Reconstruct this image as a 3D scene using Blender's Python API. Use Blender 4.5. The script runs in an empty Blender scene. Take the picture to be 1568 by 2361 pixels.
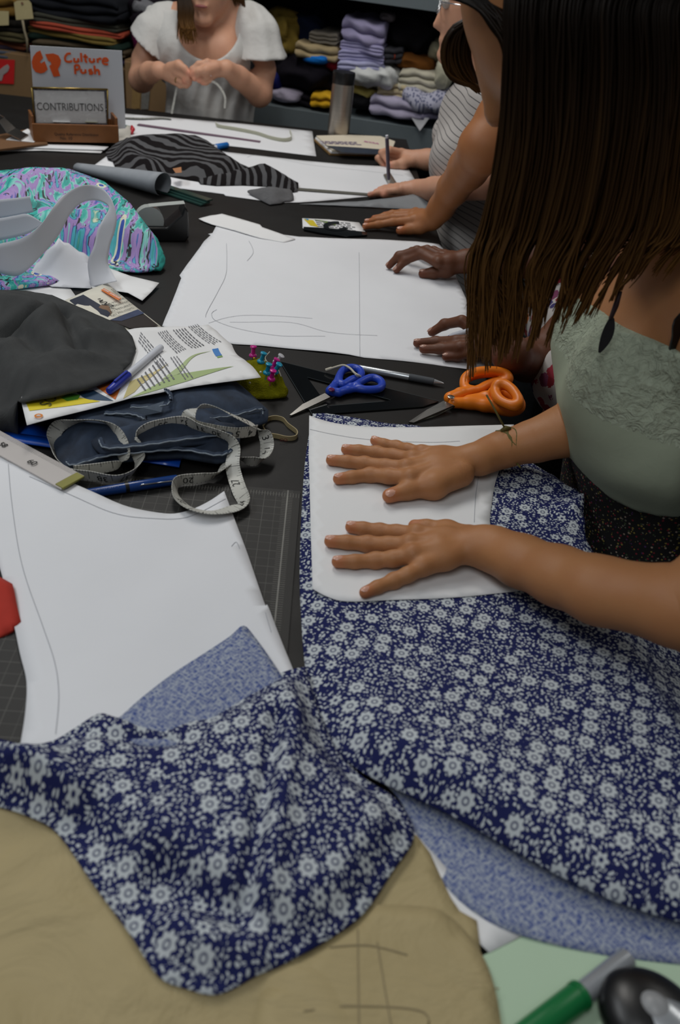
import bpy, bmesh, math, random
import numpy as np
from mathutils import Vector, Matrix
from mathutils.geometry import delaunay_2d_cdt

# ------------------------------------------------------------------ camera
TZ = 0.90                                   # height of the table top
FPX, PITCH, ROLL = 1924.4, .622275, .130944  # focal length in pixels of the 1568x2361 frame
CAMP = Vector((0, 0, TZ + .53843))
_cp, _sp, _c, _s = math.cos(PITCH), math.sin(PITCH), math.cos(ROLL), math.sin(ROLL)
C_R, C_U, C_F = Vector((_c, _s*_sp, _s*_cp)), Vector((-_s, _c*_sp, _c*_cp)), Vector((0, _cp, -_sp))
SC = bpy.context.scene
COL = SC.collection
cam = bpy.data.cameras.new('camera'); camo = bpy.data.objects.new('camera', cam); COL.objects.link(camo)
M3 = Matrix((C_R, C_U, -C_F)).transposed().to_4x4(); M3.translation = CAMP
camo.matrix_world = M3
cam.sensor_fit = 'VERTICAL'; cam.sensor_height = 24.0; cam.lens = FPX/2361*24.0
cam.clip_start = .01
cam.dof.use_dof = True; cam.dof.focus_distance = 1.15; cam.dof.aperture_fstop = 4.0
SC.camera = camo
# ------------------------------------------------------------------ world, lamps, exposure
w = bpy.data.worlds.new('world'); SC.world = w; w.use_nodes = True
w.node_tree.nodes['Background'].inputs[0].default_value = (.92, .96, 1.0, 1)
w.node_tree.nodes['Background'].inputs[1].default_value = .13
def area(name, loc, size, energy, color=(1, .97, .92), target=None):
    l = bpy.data.lights.new(name, 'AREA'); l.shape = 'RECTANGLE'; l.size, l.size_y = size
    l.energy = energy; l.color = color
    o = bpy.data.objects.new(name, l); COL.objects.link(o); o.location = loc
    t = Vector(target) if target else Vector((loc[0], loc[1], 0))
    o.rotation_euler = (t - Vector(loc)).to_track_quat('-Z', 'Y').to_euler()
    return o
# rows of fluorescent ceiling troffers
area('ceiling_lamp', (-.55, 2.15, 2.75), (.35, 1.3), 25)
area('ceiling_lamp', (-1.5, 1.0, 2.75), (.35, 1.3), 20, (.93, .97, 1))
area('ceiling_lamp', (-.35, -.55, 2.75), (.35, 1.3), 14, (.95, .98, 1))
area('ceiling_lamp', (1.5, 2.2, 2.75), (.35, 1.3), 10)
SC.view_settings.view_transform = 'Standard'; SC.view_settings.look = 'None'
SC.view_settings.gamma = 1; SC.view_settings.use_curve_mapping = False
SC.view_settings.exposure = -0.38

# ------------------------------------------------------------------ pixels to places
def ray(u, v): return C_F + C_R*((u-784)/FPX) - C_U*((v-1180.5)/FPX)
def px(u, v, h=0.0):                         # point at height h above the table top
    d = ray(u, v); return CAMP + d*((TZ + h - CAMP.z)/d.z)
def pz(u, v, z):
    return px(u, v, z-TZ)
def pxY(u, v, Y):
    d = ray(u, v); return CAMP + d*(Y/d.y)
def topx(p):
    q = Vector(p)-CAMP; d = q.dot(C_F); return 784+FPX*q.dot(C_R)/d, 1180.5-FPX*q.dot(C_U)/d
def PX(pts, h=0.0): return [px(p[0], p[1], (p[2] if len(p) > 2 else h)) for p in pts]

# ------------------------------------------------------------------ numpy noise
def nz(x, y, seed=0, scale=1.0, n=9, z=0):
    r = np.random.RandomState(seed); o = np.zeros_like(np.asarray(x, float))
    for i in range(n):
        a = r.uniform(0, 2*np.pi); k = scale*(.6 + 1.6*i/n)
        o = o + np.sin(k*(np.cos(a)*x + np.sin(a)*y + .6*z*np.cos(3*a)) + r.uniform(0, 6.28))/(1+.5*i/n)
    return o/np.sqrt(n)
def ridge(x, y, seed=0, scale=1.0, warp=.3):
    wx = x + warp/scale*nz(x, y, seed+11, scale); wy = y + warp/scale*nz(x, y, seed+12, scale)
    return 1 - np.minimum(1, np.abs(nz(wx, wy, seed, scale, 5)))
def sstep(a, b, x): t = np.clip((x-a)/(b-a), 0, 1); return t*t*(3-2*t)

# ------------------------------------------------------------------ materials
def lin(c):
    if isinstance(c, str): c = tuple(int(c[i:i+2], 16)/255 for i in (0, 2, 4))
    return tuple((x/12.92 if x <= .04045 else ((x+.055)/1.055)**2.4) for x in c) + (1,)
class NT:
    def __init__(s, name):
        s.m = bpy.data.materials.new(name); s.m.use_nodes = True; s.t = s.m.node_tree
        s.b = s.t.nodes['Principled BSDF']
    def n(s, typ, **kw):
        nd = s.t.nodes.new(typ)
        for k, v in kw.items(): setattr(nd, k, v)
        return nd
    def put(s, sock, val):
        if hasattr(val, 'is_output'): s.t.links.new(val, sock)
        elif val is not None: sock.default_value = val
    def math(s, op, a, b=None, c=None, clamp=False):
        nd = s.n('ShaderNodeMath', operation=op, use_clamp=clamp)
        for i, x in enumerate((a, b, c)):
            if x is not None: s.put(nd.inputs[i], x)
        return nd.outputs[0]
    def mix(s, f, a, b):
        nd = s.n('ShaderNodeMix', data_type='RGBA'); s.put(nd.inputs[0], f)
        s.put(nd.inputs[6], a); s.put(nd.inputs[7], b); return nd.outputs[2]
    def coord(s, k='UV'): return s.n('ShaderNodeTexCoord').outputs[k]
    def mapping(s, vec, scale=(1, 1, 1), loc=(0, 0, 0), rot=(0, 0, 0)):
        nd = s.n('ShaderNodeMapping'); s.put(nd.inputs[0], vec)
        nd.inputs['Location'].default_value = loc; nd.inputs['Rotation'].default_value = rot
        nd.inputs['Scale'].default_value = scale; return nd.outputs[0]
    def noise(s, vec, scale, detail=3, rough=.55, dist=0):
        nd = s.n('ShaderNodeTexNoise'); s.put(nd.inputs['Vector'], vec)
        nd.inputs['Scale'].default_value = scale; nd.inputs['Detail'].default_value = detail
        nd.inputs['Roughness'].default_value = rough; nd.inputs['Distortion'].default_value = dist
        return nd.outputs['Fac']
    def ramp(s, fac, stops, interp='LINEAR'):
        nd = s.n('ShaderNodeValToRGB'); s.put(nd.inputs[0], fac); cr = nd.color_ramp; cr.interpolation = interp
        while len(cr.elements) < len(stops): cr.elements.new(.5)
        for e, (p, c) in zip(cr.elements, stops): e.position = p; e.color = c
        return nd.outputs[0]
    def vor(s, vec, scale, feature='F1', rnd=1.0, dim='2D'):
        nd = s.n('ShaderNodeTexVoronoi', voronoi_dimensions=dim, feature=feature); s.put(nd.inputs['Vector'], vec)
        nd.inputs['Scale'].default_value = scale; nd.inputs['Randomness'].default_value = rnd; return nd
    def sep(s, vec): nd = s.n('ShaderNodeSeparateXYZ'); s.put(nd.inputs[0], vec); return nd.outputs
    def comb(s, x, y, z=0.0):
        nd = s.n('ShaderNodeCombineXYZ')
        for i, k in enumerate((x, y, z)): s.put(nd.inputs[i], k)
        return nd.outputs[0]
    def bump(s, h, strength=.3, dist=.001):
        nd = s.n('ShaderNodeBump'); nd.inputs['Strength'].default_value = strength
        nd.inputs['Distance'].default_value = dist; s.put(nd.inputs['Height'], h)
        s.t.links.new(nd.outputs[0], s.b.inputs['Normal'])
    def col(s, c): s.put(s.b.inputs['Base Color'], c)
    def set(s, **kw):
        for k, v in kw.items(): s.put(s.b.inputs[k.replace('_', ' ').title() if k != 'IOR' else k], v)
        return s
def mat(name, c, rough=.6, metal=0.0, var=.12, nscale=60, bump=0.0, bscale=400, bdist=.0006, spec=.5, **kw):
    k = NT(name); c = lin(c); oc = k.coord('Object')
    if var > 0:
        f = k.noise(oc, nscale, 4)
        a = tuple(max(0, x*(1-var)) for x in c[:3]) + (1,); b = tuple(min(1, x*(1+var)) for x in c[:3]) + (1,)
        k.col(k.mix(f, a, b))
    else: k.col(c)
    k.set(roughness=rough, metallic=metal); k.b.inputs['Specular IOR Level'].default_value = spec
    for kk, v in kw.items(): k.b.inputs[kk.replace('_', ' ').title()].default_value = v
    if bump > 0: k.bump(k.noise(oc, bscale, 3), bump, bdist)
    return k.m
def glass(name, c, alpha=.25, rough=.08):
    k = NT(name); k.col(lin(c)); k.set(roughness=rough, alpha=alpha); return k.m

# ------------------------------------------------------------------ objects
def link(o, parent=None):
    COL.objects.link(o)
    if parent is not None: o.parent = parent
    return o
def tag(o, label, cat, group=None, kind=None):
    o['label'] = label; o['category'] = cat
    if group: o['group'] = group
    if kind: o['kind'] = kind
    return o
def thing(name, label, cat, group=None):
    return tag(link(bpy.data.objects.new(name, None)), label, cat, group)
def mesh(name, verts, faces, m, parent=None, smooth=True, uv=None, ring_edges=None):
    me = bpy.data.meshes.new(name)
    me.from_pydata([tuple(v) for v in verts], [], [tuple(int(i) for i in f) for f in faces])
    me.update()
    if uv is not None:
        l = me.uv_layers.new(name='UVMap'); ui = np.asarray(uv, float)
        idx = np.empty(len(me.loops), int); me.loops.foreach_get('vertex_index', idx)
        l.data.foreach_set('uv', ui[idx].astype(np.float32).ravel())
    if smooth: me.polygons.foreach_set('use_smooth', [True]*len(me.polygons))
    if m is not None:
        for x in (m if isinstance(m, (list, tuple)) else [m]): me.materials.append(x)
    return link(bpy.data.objects.new(name, me), parent)
def fixn(o):
    bm = bmesh.new(); bm.from_mesh(o.data); bmesh.ops.recalc_face_normals(bm, faces=bm.faces); bm.to_mesh(o.data); bm.free(); return o
def bevel(o, w=.002, seg=2, angle=.6):
    md = o.modifiers.new('bevel', 'BEVEL'); md.width = w; md.segments = seg; md.limit_method = 'ANGLE'; md.angle_limit = angle; return o
def box(name, m, parent, c, size, rz=0.0, bev=.001, frame=None):
    sx, sy, sz = (x/2 for x in size)
    v = [Vector((a*sx, b*sy, d*sz)) for a in (-1, 1) for b in (-1, 1) for d in (-1, 1)]
    R = frame if frame is not None else Matrix.Rotation(rz, 3, 'Z')
    v = [R @ x + Vector(c) for x in v]
    f = [(0, 1, 3, 2), (4, 6, 7, 5), (0, 4, 5, 1), (2, 3, 7, 6), (0, 2, 6, 4), (1, 5, 7, 3)]
    o = mesh(name, v, f, m, parent, smooth=False); fixn(o)
    if bev: bevel(o, bev)
    return o
def prism(name, pts, z0, z1, m, parent=None, bev=0.0, smooth=False):
    n = len(pts); v = [(p[0], p[1], z0) for p in pts] + [(p[0], p[1], z1) for p in pts]
    f = [tuple(range(n))[::-1], tuple(range(n, 2*n))] + [(i, (i+1) % n, n+(i+1) % n, n+i) for i in range(n)]
    o = mesh(name, v, f, m, parent, smooth); fixn(o)
    if bev: bevel(o, bev)
    return o
def resample(pts, step, closed=False):
    P = [Vector(p) for p in pts]
    if closed: P = P + [P[0]]
    out = []
    for a, b in zip(P[:-1], P[1:]):
        n = max(1, int(math.ceil((b-a).length/step)))
        for i in range(n): out.append(a + (b-a)*(i/n))
    if not closed: out.append(P[-1])
    return out
def spline(pts, per=8, closed=False):
    P = [np.array(tuple(p), float) for p in pts]; n = len(P); out = []
    rng = range(n if closed else n-1)
    for i in rng:
        g = lambda k: P[k % n] if closed else P[min(max(k, 0), n-1)]
        p0, p1, p2, p3 = g(i-1), g(i), g(i+1), g(i+2)
        for j in range(per):
            t = j/per
            out.append(.5*((2*p1) + (-p0+p2)*t + (2*p0-5*p1+4*p2-p3)*t*t + (-p0+3*p1-3*p2+p3)*t**3))
    if not closed: out.append(P[-1])
    return out
def cdt(outline, res):
    """outline: list of (x,y); returns pts array, tris, boundary count"""
    B = [(p[0], p[1]) for p in resample([(x, y, 0) for x, y in outline], res, True)]
    nb = len(B); A = np.array(B)
    x0, y0 = A.min(0); x1, y1 = A.max(0)
    gx, gy = [], []
    r = 0; y = y0
    while y < y1:
        xs = np.arange(x0 + (res*.5 if r % 2 else 0), x1, res); gx.append(xs); gy.append(np.full_like(xs, y)); y += res*.87; r += 1
    gx = np.concatenate(gx); gy = np.concatenate(gy)
    ins = np.zeros(len(gx), bool); dm = np.full(len(gx), 9.)
    for i in range(nb):
        ax, ay = A[i]; bx, by = A[(i+1) % nb]
        cond = (ay > gy) != (by > gy)
        with np.errstate(divide='ignore', invalid='ignore'):
            xi = (bx-ax)*(gy-ay)/(by-ay) + ax
        ins ^= cond & (gx < xi)
        dx, dy = bx-ax, by-ay; L = dx*dx+dy*dy + 1e-12
        t = np.clip(((gx-ax)*dx + (gy-ay)*dy)/L, 0, 1)
        dm = np.minimum(dm, np.hypot(gx-ax-t*dx, gy-ay-t*dy))
    k = ins & (dm > res*.45)
    pts = B + list(zip(gx[k].tolist(), gy[k].tolist()))
    V, E, Fc, *_ = delaunay_2d_cdt([Vector(p) for p in pts], [(i, (i+1) % nb) for i in range(nb)], [], 1, 1e-7)
    return np.array([(v.x, v.y) for v in V]), [tuple(f) for f in Fc], nb
def bdist(P, outline):
    A = np.array([(p[0], p[1]) for p in outline]); dm = np.full(len(P), 9.)
    for i in range(len(A)):
        ax, ay = A[i]; bx, by = A[(i+1) % len(A)]
        dx, dy = bx-ax, by-ay; L = dx*dx+dy*dy+1e-12
        t = np.clip(((P[:, 0]-ax)*dx + (P[:, 1]-ay)*dy)/L, 0, 1)
        dm = np.minimum(dm, np.hypot(P[:, 0]-ax-t*dx, P[:, 1]-ay-t*dy))
    return dm
def close_solid(P3, faces, t):
    """double a triangulated sheet into a closed solid of thickness t (downwards)"""
    n = len(P3); P3 = np.asarray(P3)
    V = np.vstack([P3, P3 - np.array([0, 0, t])])
    ec = {}
    F2 = []
    for f in faces:
        a, b, c = (P3[f[0]], P3[f[1]], P3[f[2]])
        if np.cross((b-a)[:2], (c-a)[:2]) < 0: f = f[::-1]
        F2.append(f)
        for i in range(3):
            e = (f[i], f[(i+1) % 3]); ec[e] = ec.get(e, 0)+1
    out = list(F2) + [tuple(n+i for i in f[::-1]) for f in F2]
    for (a, b) in ec:
        if (b, a) not in ec: out.append((b, a, n+a, n+b))
    return V, out
def sheet(name, outline, m, parent=None, res=.012, z=.001, zf=None, t=.0004, uvrot=0.0, smooth=True, uvs=1.0):
    """outline in pixels at height z (or (u,v,h)); zf(x,y,P,dist)->height above table"""
    W = [px(p[0], p[1], p[2] if len(p) > 2 else z) for p in outline]
    P, Fc, nb = cdt([(a.x, a.y) for a in W], res)
    d = bdist(P, W)
    if zf is not None: h = zf(P[:, 0], P[:, 1], d)
    elif any(len(p) > 2 for p in outline): h = interp_h(P, W)
    else: h = np.full(len(P), z)
    P3 = np.column_stack([P, TZ + h])
    V, FF = close_solid(P3, Fc, t)
    c, s = math.cos(uvrot), math.sin(uvrot)
    uv = np.column_stack([V[:, 0]*c - V[:, 1]*s, V[:, 0]*s + V[:, 1]*c])*uvs
    return mesh(name, V, FF, m, parent, smooth, uv)
def interp_h(P, W, power=3.0):
    A = np.array([(w.x, w.y, w.z-TZ) for w in resample(W, .02, True)])
    d = np.hypot(P[:, None, 0]-A[None, :, 0], P[:, None, 1]-A[None, :, 1]) + 1e-6
    wt = 1/d**power
    return (wt*A[None, :, 2]).sum(1)/wt.sum(1)
def heap(name, outline, bump, m, parent=None, res=.008, uvrot=0.0, base=0.0, edge=.02, skirt=.01, uvs=1.0, basef=None):
    """outline (u,v,h): silhouette points with their height; bump(x,y,d) adds relief inside; skirt closes to the table"""
    W = [px(*p) for p in outline]
    P, Fc, nb = cdt([(a.x, a.y) for a in W], res)
    d = bdist(P, W)
    h = interp_h(P, W) + bump(P[:, 0], P[:, 1], d)
    h = np.maximum(h, base + .001)
    F2 = []; ec = {}
    P3 = np.column_stack([P, TZ+h])
    for f in Fc:
        a, b, c = P[f[0]], P[f[1]], P[f[2]]
        if np.cross(b-a, c-a) < 0: f = f[::-1]
        F2.append(f)
        for i in range(3): ec[(f[i], f[(i+1) % 3])] = 1
    be = [(a, b) for (a, b) in ec if (b, a) not in ec]
    ids = {}; extra = []
    n = len(P3)
    nrm = {}
    for a, b in be:
        e = P[b]-P[a]; nn = np.array([e[1], -e[0]]); L = np.hypot(*nn)+1e-9
        for k in (a, b): nrm[k] = nrm.get(k, 0) + nn/L
    lv = 3
    for k, v in nrm.items():
        v = v/(np.hypot(*v)+1e-9); ids[k] = n + len(extra)
        bk = basef(P3[k]) if basef else base
        hk = P3[k, 2]-TZ-bk
        for j in range(1, lv+1):
            t = j/lv
            off = skirt*math.sin(t*math.pi)*.9 if hk > .004 else 0
            extra.append((P3[k, 0]+v[0]*off, P3[k, 1]+v[1]*off, TZ+bk + hk*(1-t)))
    V = np.vstack([P3, np.array(extra)]) if extra else P3
    for a, b in be:
        pa, pb = a, b
        for j in range(lv):
            qa, qb = ids[a]+j, ids[b]+j
            F2.append((pb, pa, qa, qb)); pa, pb = qa, qb
    c, s = math.cos(uvrot), math.sin(uvrot)
    X = V[:, 0]; Y = V[:, 1] - (V[:, 2]-TZ)*.8
    uv = np.column_stack([X*c - Y*s, X*s + Y*c])*uvs
    return mesh(name, V, F2, m, parent, True, uv)
def tube(name, path, radii, m, parent=None, seg=8, caps=True, flat=None, uv=False):
    P = [Vector(p) for p in path]; n = len(P)
    if not hasattr(radii, '__len__'): radii = [radii]*n
    V, Fc, U = [], [], []
    up = Vector((0, 0, 1)); prev = None; L = 0
    for i in range(n):
        t = (P[min(i+1, n-1)] - P[max(i-1, 0)]).normalized()
        if i: L += (P[i]-P[i-1]).length
        if prev is None:
            a = t.cross(up)
            if a.length < .1: a = t.cross(Vector((1, 0, 0)))
        else: a = prev - t*prev.dot(t)
        a.normalize(); prev = a; b = t.cross(a)
        for j in range(seg):
            th = 2*math.pi*j/seg
            V.append(P[i] + (a*math.cos(th) + b*math.sin(th)*(flat or 1))*radii[i]); U.append((j/seg, L))
    for i in range(n-1):
        for j in range(seg):
            k = (j+1) % seg; Fc.append((i*seg+j, i*seg+k, (i+1)*seg+k, (i+1)*seg+j))
    if caps: Fc += [tuple(range(seg))[::-1], tuple(range((n-1)*seg, n*seg))]
    o = mesh(name, V, Fc, m, parent, True, U); return fixn(o)
def frame_to(axis):
    a = Vector(axis).normalized(); h = Vector((0, 0, 1)) if abs(a.z) < .9 else Vector((1, 0, 0))
    x = h.cross(a).normalized(); y = a.cross(x); return Matrix((x, y, a)).transposed()
def lathe(name, prof, m, parent, base, axis=(0, 0, 1), seg=24, smooth=True):
    R = frame_to(axis); V, Fc = [], []
    for r, z in prof:
        for j in range(seg):
            th = 2*math.pi*j/seg; V.append(Vector(base) + R @ Vector((r*math.cos(th), r*math.sin(th), z)))
    for i in range(len(prof)-1):
        for j in range(seg):
            k = (j+1) % seg; Fc.append((i*seg+j, i*seg+k, (i+1)*seg+k, (i+1)*seg+j))
    Fc += [tuple(range(seg))[::-1], tuple(range((len(prof)-1)*seg, len(prof)*seg))]
    o = mesh(name, V, Fc, m, parent, smooth); fixn(o)
    md = o.modifiers.new('es', 'EDGE_SPLIT'); md.split_angle = .7
    return o
def strip(name, path, wdirs, width, m, parent=None, t=.0004, uvl=True):
    """ribbon through path (3D); wdirs: width directions"""
    P = [Vector(p) for p in path]; n = len(P); V, U, Fc = [], [], []; L = 0
    if not isinstance(wdirs, list): wdirs = [wdirs]*n
    for i in range(n):
        tg = (P[min(i+1, n-1)]-P[max(i-1, 0)]).normalized()
        wd = Vector(wdirs[i]); wd = (wd - tg*wd.dot(tg)).normalized(); nn = tg.cross(wd)
        if i: L += (P[i]-P[i-1]).length
        wi = width[i] if hasattr(width, '__len__') else width
        for s, k in ((-.5, 0), (.5, 0), (.5, 1), (-.5, 1)):
            V.append(P[i] + wd*wi*s - nn*t*(k-.5)*1); U.append((L, (s+.5)))
    for i in range(n-1):
        a, b = i*4, i*4+4
        for j in range(4):
            k = (j+1) % 4; Fc.append((a+j, a+k, b+k, b+j))
    Fc += [(0, 3, 2, 1), tuple(n*4-4+j for j in range(4))]
    o = mesh(name, V, Fc, m, parent, True, U); fixn(o)
    md = o.modifiers.new('es', 'EDGE_SPLIT'); md.split_angle = 1.0
    return o
_fonts = {}
def text_pts(s, size=1.0, bold=False):
    """flat text triangles (verts 2d, faces), origin centre"""
    key = (s, bold)
    if key not in _fonts:
        cu = bpy.data.curves.new('glyphs', 'FONT'); cu.body = s; cu.align_x = 'CENTER'; cu.align_y = 'CENTER'
        if bold: cu.offset = .02
        cu.resolution_u = 3
        o = bpy.data.objects.new('glyphs', cu); COL.objects.link(o)
        me = bpy.data.meshes.new_from_object(o)
        _fonts[key] = ([tuple(v.co) for v in me.vertices], [tuple(p.vertices) for p in me.polygons])
        bpy.data.objects.remove(o); bpy.data.curves.remove(cu); bpy.data.meshes.remove(me)
    v, f = _fonts[key]
    return [(x*size, y*size) for x, y, _ in v], f
def text(name, s, m, parent, origin, ex, ey, size, bold=False, lift=.0004):
    v, f = text_pts(s, size, bold); ex = Vector(ex).normalized(); ey = Vector(ey); ey = (ey - ex*ey.dot(ex)).normalized()
    nn = ex.cross(ey)
    return mesh(name, [Vector(origin) + ex*x + ey*y + nn*lift for x, y in v], f, m, parent, False)

# ------------------------------------------------------------------ smooth-union bodies
def cap(a, b, ra, rb, k=.008, flat=None): return ('c', np.array(a, float), np.array(b, float), ra, rb, k, flat)
def ell(c, r, R=None, k=.008): return ('e', np.array(c, float), np.array(r, float), None if R is None else np.array(R, float), None, k, None)
def chain(pts, k=.006, flat=None):
    """pts: list of (Vector, radius)"""
    return [cap(pts[i][0], pts[i+1][0], pts[i][1], pts[i+1][1], k, flat) for i in range(len(pts)-1)]
def _dist(pr, X):
    if pr[0] == 'c':
        _, a, b, ra, rb, k, flat = pr
        q = X - a; ab = b - a; L = (ab*ab).sum() + 1e-12
        h = np.clip((q@ab)/L, 0, 1); v = q - h[..., None]*ab
        if flat is not None:
            n = np.array(flat[0], float); n /= np.linalg.norm(n); dn = v@n
            v = v + n*(dn*(1/flat[1]-1))[..., None]
        return np.sqrt((v*v).sum(-1)) - (ra + (rb-ra)*h)
    _, c, r, R, _, k, _ = pr
    q = X - c
    if R is not None: q = q@R
    return (np.sqrt(((q/r)**2).sum(-1)) - 1)*r.min()
def sdf_grid(prims, vox, grow=0.0, lo=None, hi=None):
    bb = []
    for p in prims:
        if p[0] == 'c':
            r = max(p[3], p[4])*(max(1, p[6][1]) if p[6] else 1) + grow
            bb.append((np.minimum(p[1], p[2])-r, np.maximum(p[1], p[2])+r))
        else:
            r = p[2].max() + grow; bb.append((p[1]-r, p[1]+r))
    if lo is None: lo = np.min([b[0] for b in bb], 0) - 4*vox; hi = np.max([b[1] for b in bb], 0) + 4*vox
    shp = np.maximum(4, np.ceil((hi-lo)/vox).astype(int)+1)
    D = np.full(shp, 1.0)
    for p, (a, b) in zip(prims, bb):
        mg = p[5]*1.3 + 3*vox
        i0 = np.clip(np.floor((a-mg-lo)/vox).astype(int), 0, shp-1); i1 = np.clip(np.ceil((b+mg-lo)/vox).astype(int)+1, 1, shp)
        if (i1 <= i0).any(): continue
        ax = [lo[i] + vox*np.arange(i0[i], i1[i]) for i in range(3)]
        X = np.stack(np.meshgrid(*ax, indexing='ij'), -1)
        d = _dist(p, X) - grow
        S = tuple(slice(i0[i], i1[i]) for i in range(3)); o = D[S]; k = p[5]
        hh = np.maximum(k - np.abs(o-d), 0)/k
        D[S] = np.minimum(o, d) - hh*hh*k*.25
    return D, lo
def surf_nets(D, lo, vox):
    D = np.clip(D, -4*vox, 4*vox); S = D < 0
    nx, ny, nzv = D.shape
    c = np.zeros((nx-1, ny-1, nzv-1), np.int8)
    for dx in (0, 1):
        for dy in (0, 1):
            for dz in (0, 1): c += S[dx:nx-1+dx, dy:ny-1+dy, dz:nzv-1+dz]
    act = (c > 0) & (c < 8)
    I = np.argwhere(act); idx = -np.ones(act.shape, int); idx[act] = np.arange(len(I))
    acc = np.zeros((len(I), 3)); cnt = np.zeros(len(I))
    corners = [(0, 0, 0), (1, 0, 0), (0, 1, 0), (1, 1, 0), (0, 0, 1), (1, 0, 1), (0, 1, 1), (1, 1, 1)]
    val = [D[I[:, 0]+x, I[:, 1]+y, I[:, 2]+z] for x, y, z in corners]
    for a in range(8):
        for ax in range(3):
            if corners[a][ax] == 0:
                b = a + (1, 2, 4)[ax]; va, vb = val[a], val[b]
                m = (va < 0) != (vb < 0); t = np.where(m, va/np.where(m, va-vb, 1), 0)
                p = np.array(corners[a], float)[None, :].repeat(len(I), 0); p[:, ax] += t
                acc += p*m[:, None]; cnt += m
    V = lo + vox*(I + acc/cnt[:, None])
    Fs = []
    for ax in range(3):
        o1, o2 = [(1, 2), (2, 0), (0, 1)][ax]
        a = [slice(1, -1)]*3; a[ax] = slice(0, -1); b = [slice(1, -1)]*3; b[ax] = slice(1, None)
        A, B = S[tuple(a)], S[tuple(b)]
        J = np.argwhere(A != B); sgn = A[tuple(J.T)]
        J = J + np.array([1 if i != ax else 0 for i in range(3)])
        e1 = np.zeros(3, int); e1[o1] = 1; e2 = np.zeros(3, int); e2[o2] = 1
        q = np.stack([idx[tuple((J-e1-e2).T)], idx[tuple((J-e2).T)], idx[tuple(J.T)], idx[tuple((J-e1).T)]], 1)
        q[~sgn] = q[~sgn][:, ::-1]; Fs.append(q)
    Fq = np.vstack(Fs)
    Fq = Fq[(Fq >= 0).all(1)]
    return V, Fq
def relax(V, Fq, it=2, lam=.5):
    n = len(V)
    for _ in range(it):
        acc = np.zeros_like(V); cnt = np.zeros(n)
        for i in range(4):
            for j in (1, 3):
                np.add.at(acc, Fq[:, i], V[Fq[:, (i+j) % 4]]); np.add.at(cnt, Fq[:, i], 1)
        V = V + lam*(acc/np.maximum(cnt, 1)[:, None] - V)
    return V
def fastmesh(name, V, Fq, m, parent=None, uv=None):
    me = bpy.data.meshes.new(name); n = len(Fq); k = Fq.shape[1]
    me.vertices.add(len(V)); me.vertices.foreach_set('co', np.asarray(V, np.float32).ravel())
    me.loops.add(n*k); me.loops.foreach_set('vertex_index', Fq.astype(np.int32).ravel())
    me.polygons.add(n); me.polygons.foreach_set('loop_start', np.arange(0, n*k, k, dtype=np.int32))
    me.update(calc_edges=True); me.validate()
    if uv is not None:
        l = me.uv_layers.new(name='UVMap'); l.data.foreach_set('uv', np.asarray(uv)[Fq.ravel()].astype(np.float32).ravel())
    me.polygons.foreach_set('use_smooth', [True]*len(me.polygons))
    for x in (m if isinstance(m, (list, tuple)) else [m]): me.materials.append(x)
    return link(bpy.data.objects.new(name, me), parent)
def body(name, prims, vox, m, parent=None, grow=0.0, cuts=(), sub=(), it=2, disp=None):
    """cuts: (point, normal) keep the side opposite to the normal; sub: prims carved away"""
    D, lo = sdf_grid(prims, vox, grow)
    shp = D.shape
    if cuts or sub or disp:
        ax = [lo[i] + vox*np.arange(shp[i]) for i in range(3)]
        X = np.stack(np.meshgrid(*ax, indexing='ij'), -1)
        if disp: D = D + disp(X[..., 0], X[..., 1], X[..., 2])
        for p, nn in cuts:
            nn = np.array(nn, float); nn /= np.linalg.norm(nn); D = np.maximum(D, (X-np.array(p, float))@nn)
        for p in sub: D = np.maximum(D, -_dist(p, X))
    V, Fq = surf_nets(D, lo, vox); V = relax(V, Fq, it)
    return fastmesh(name, V, Fq, m, parent)
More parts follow.
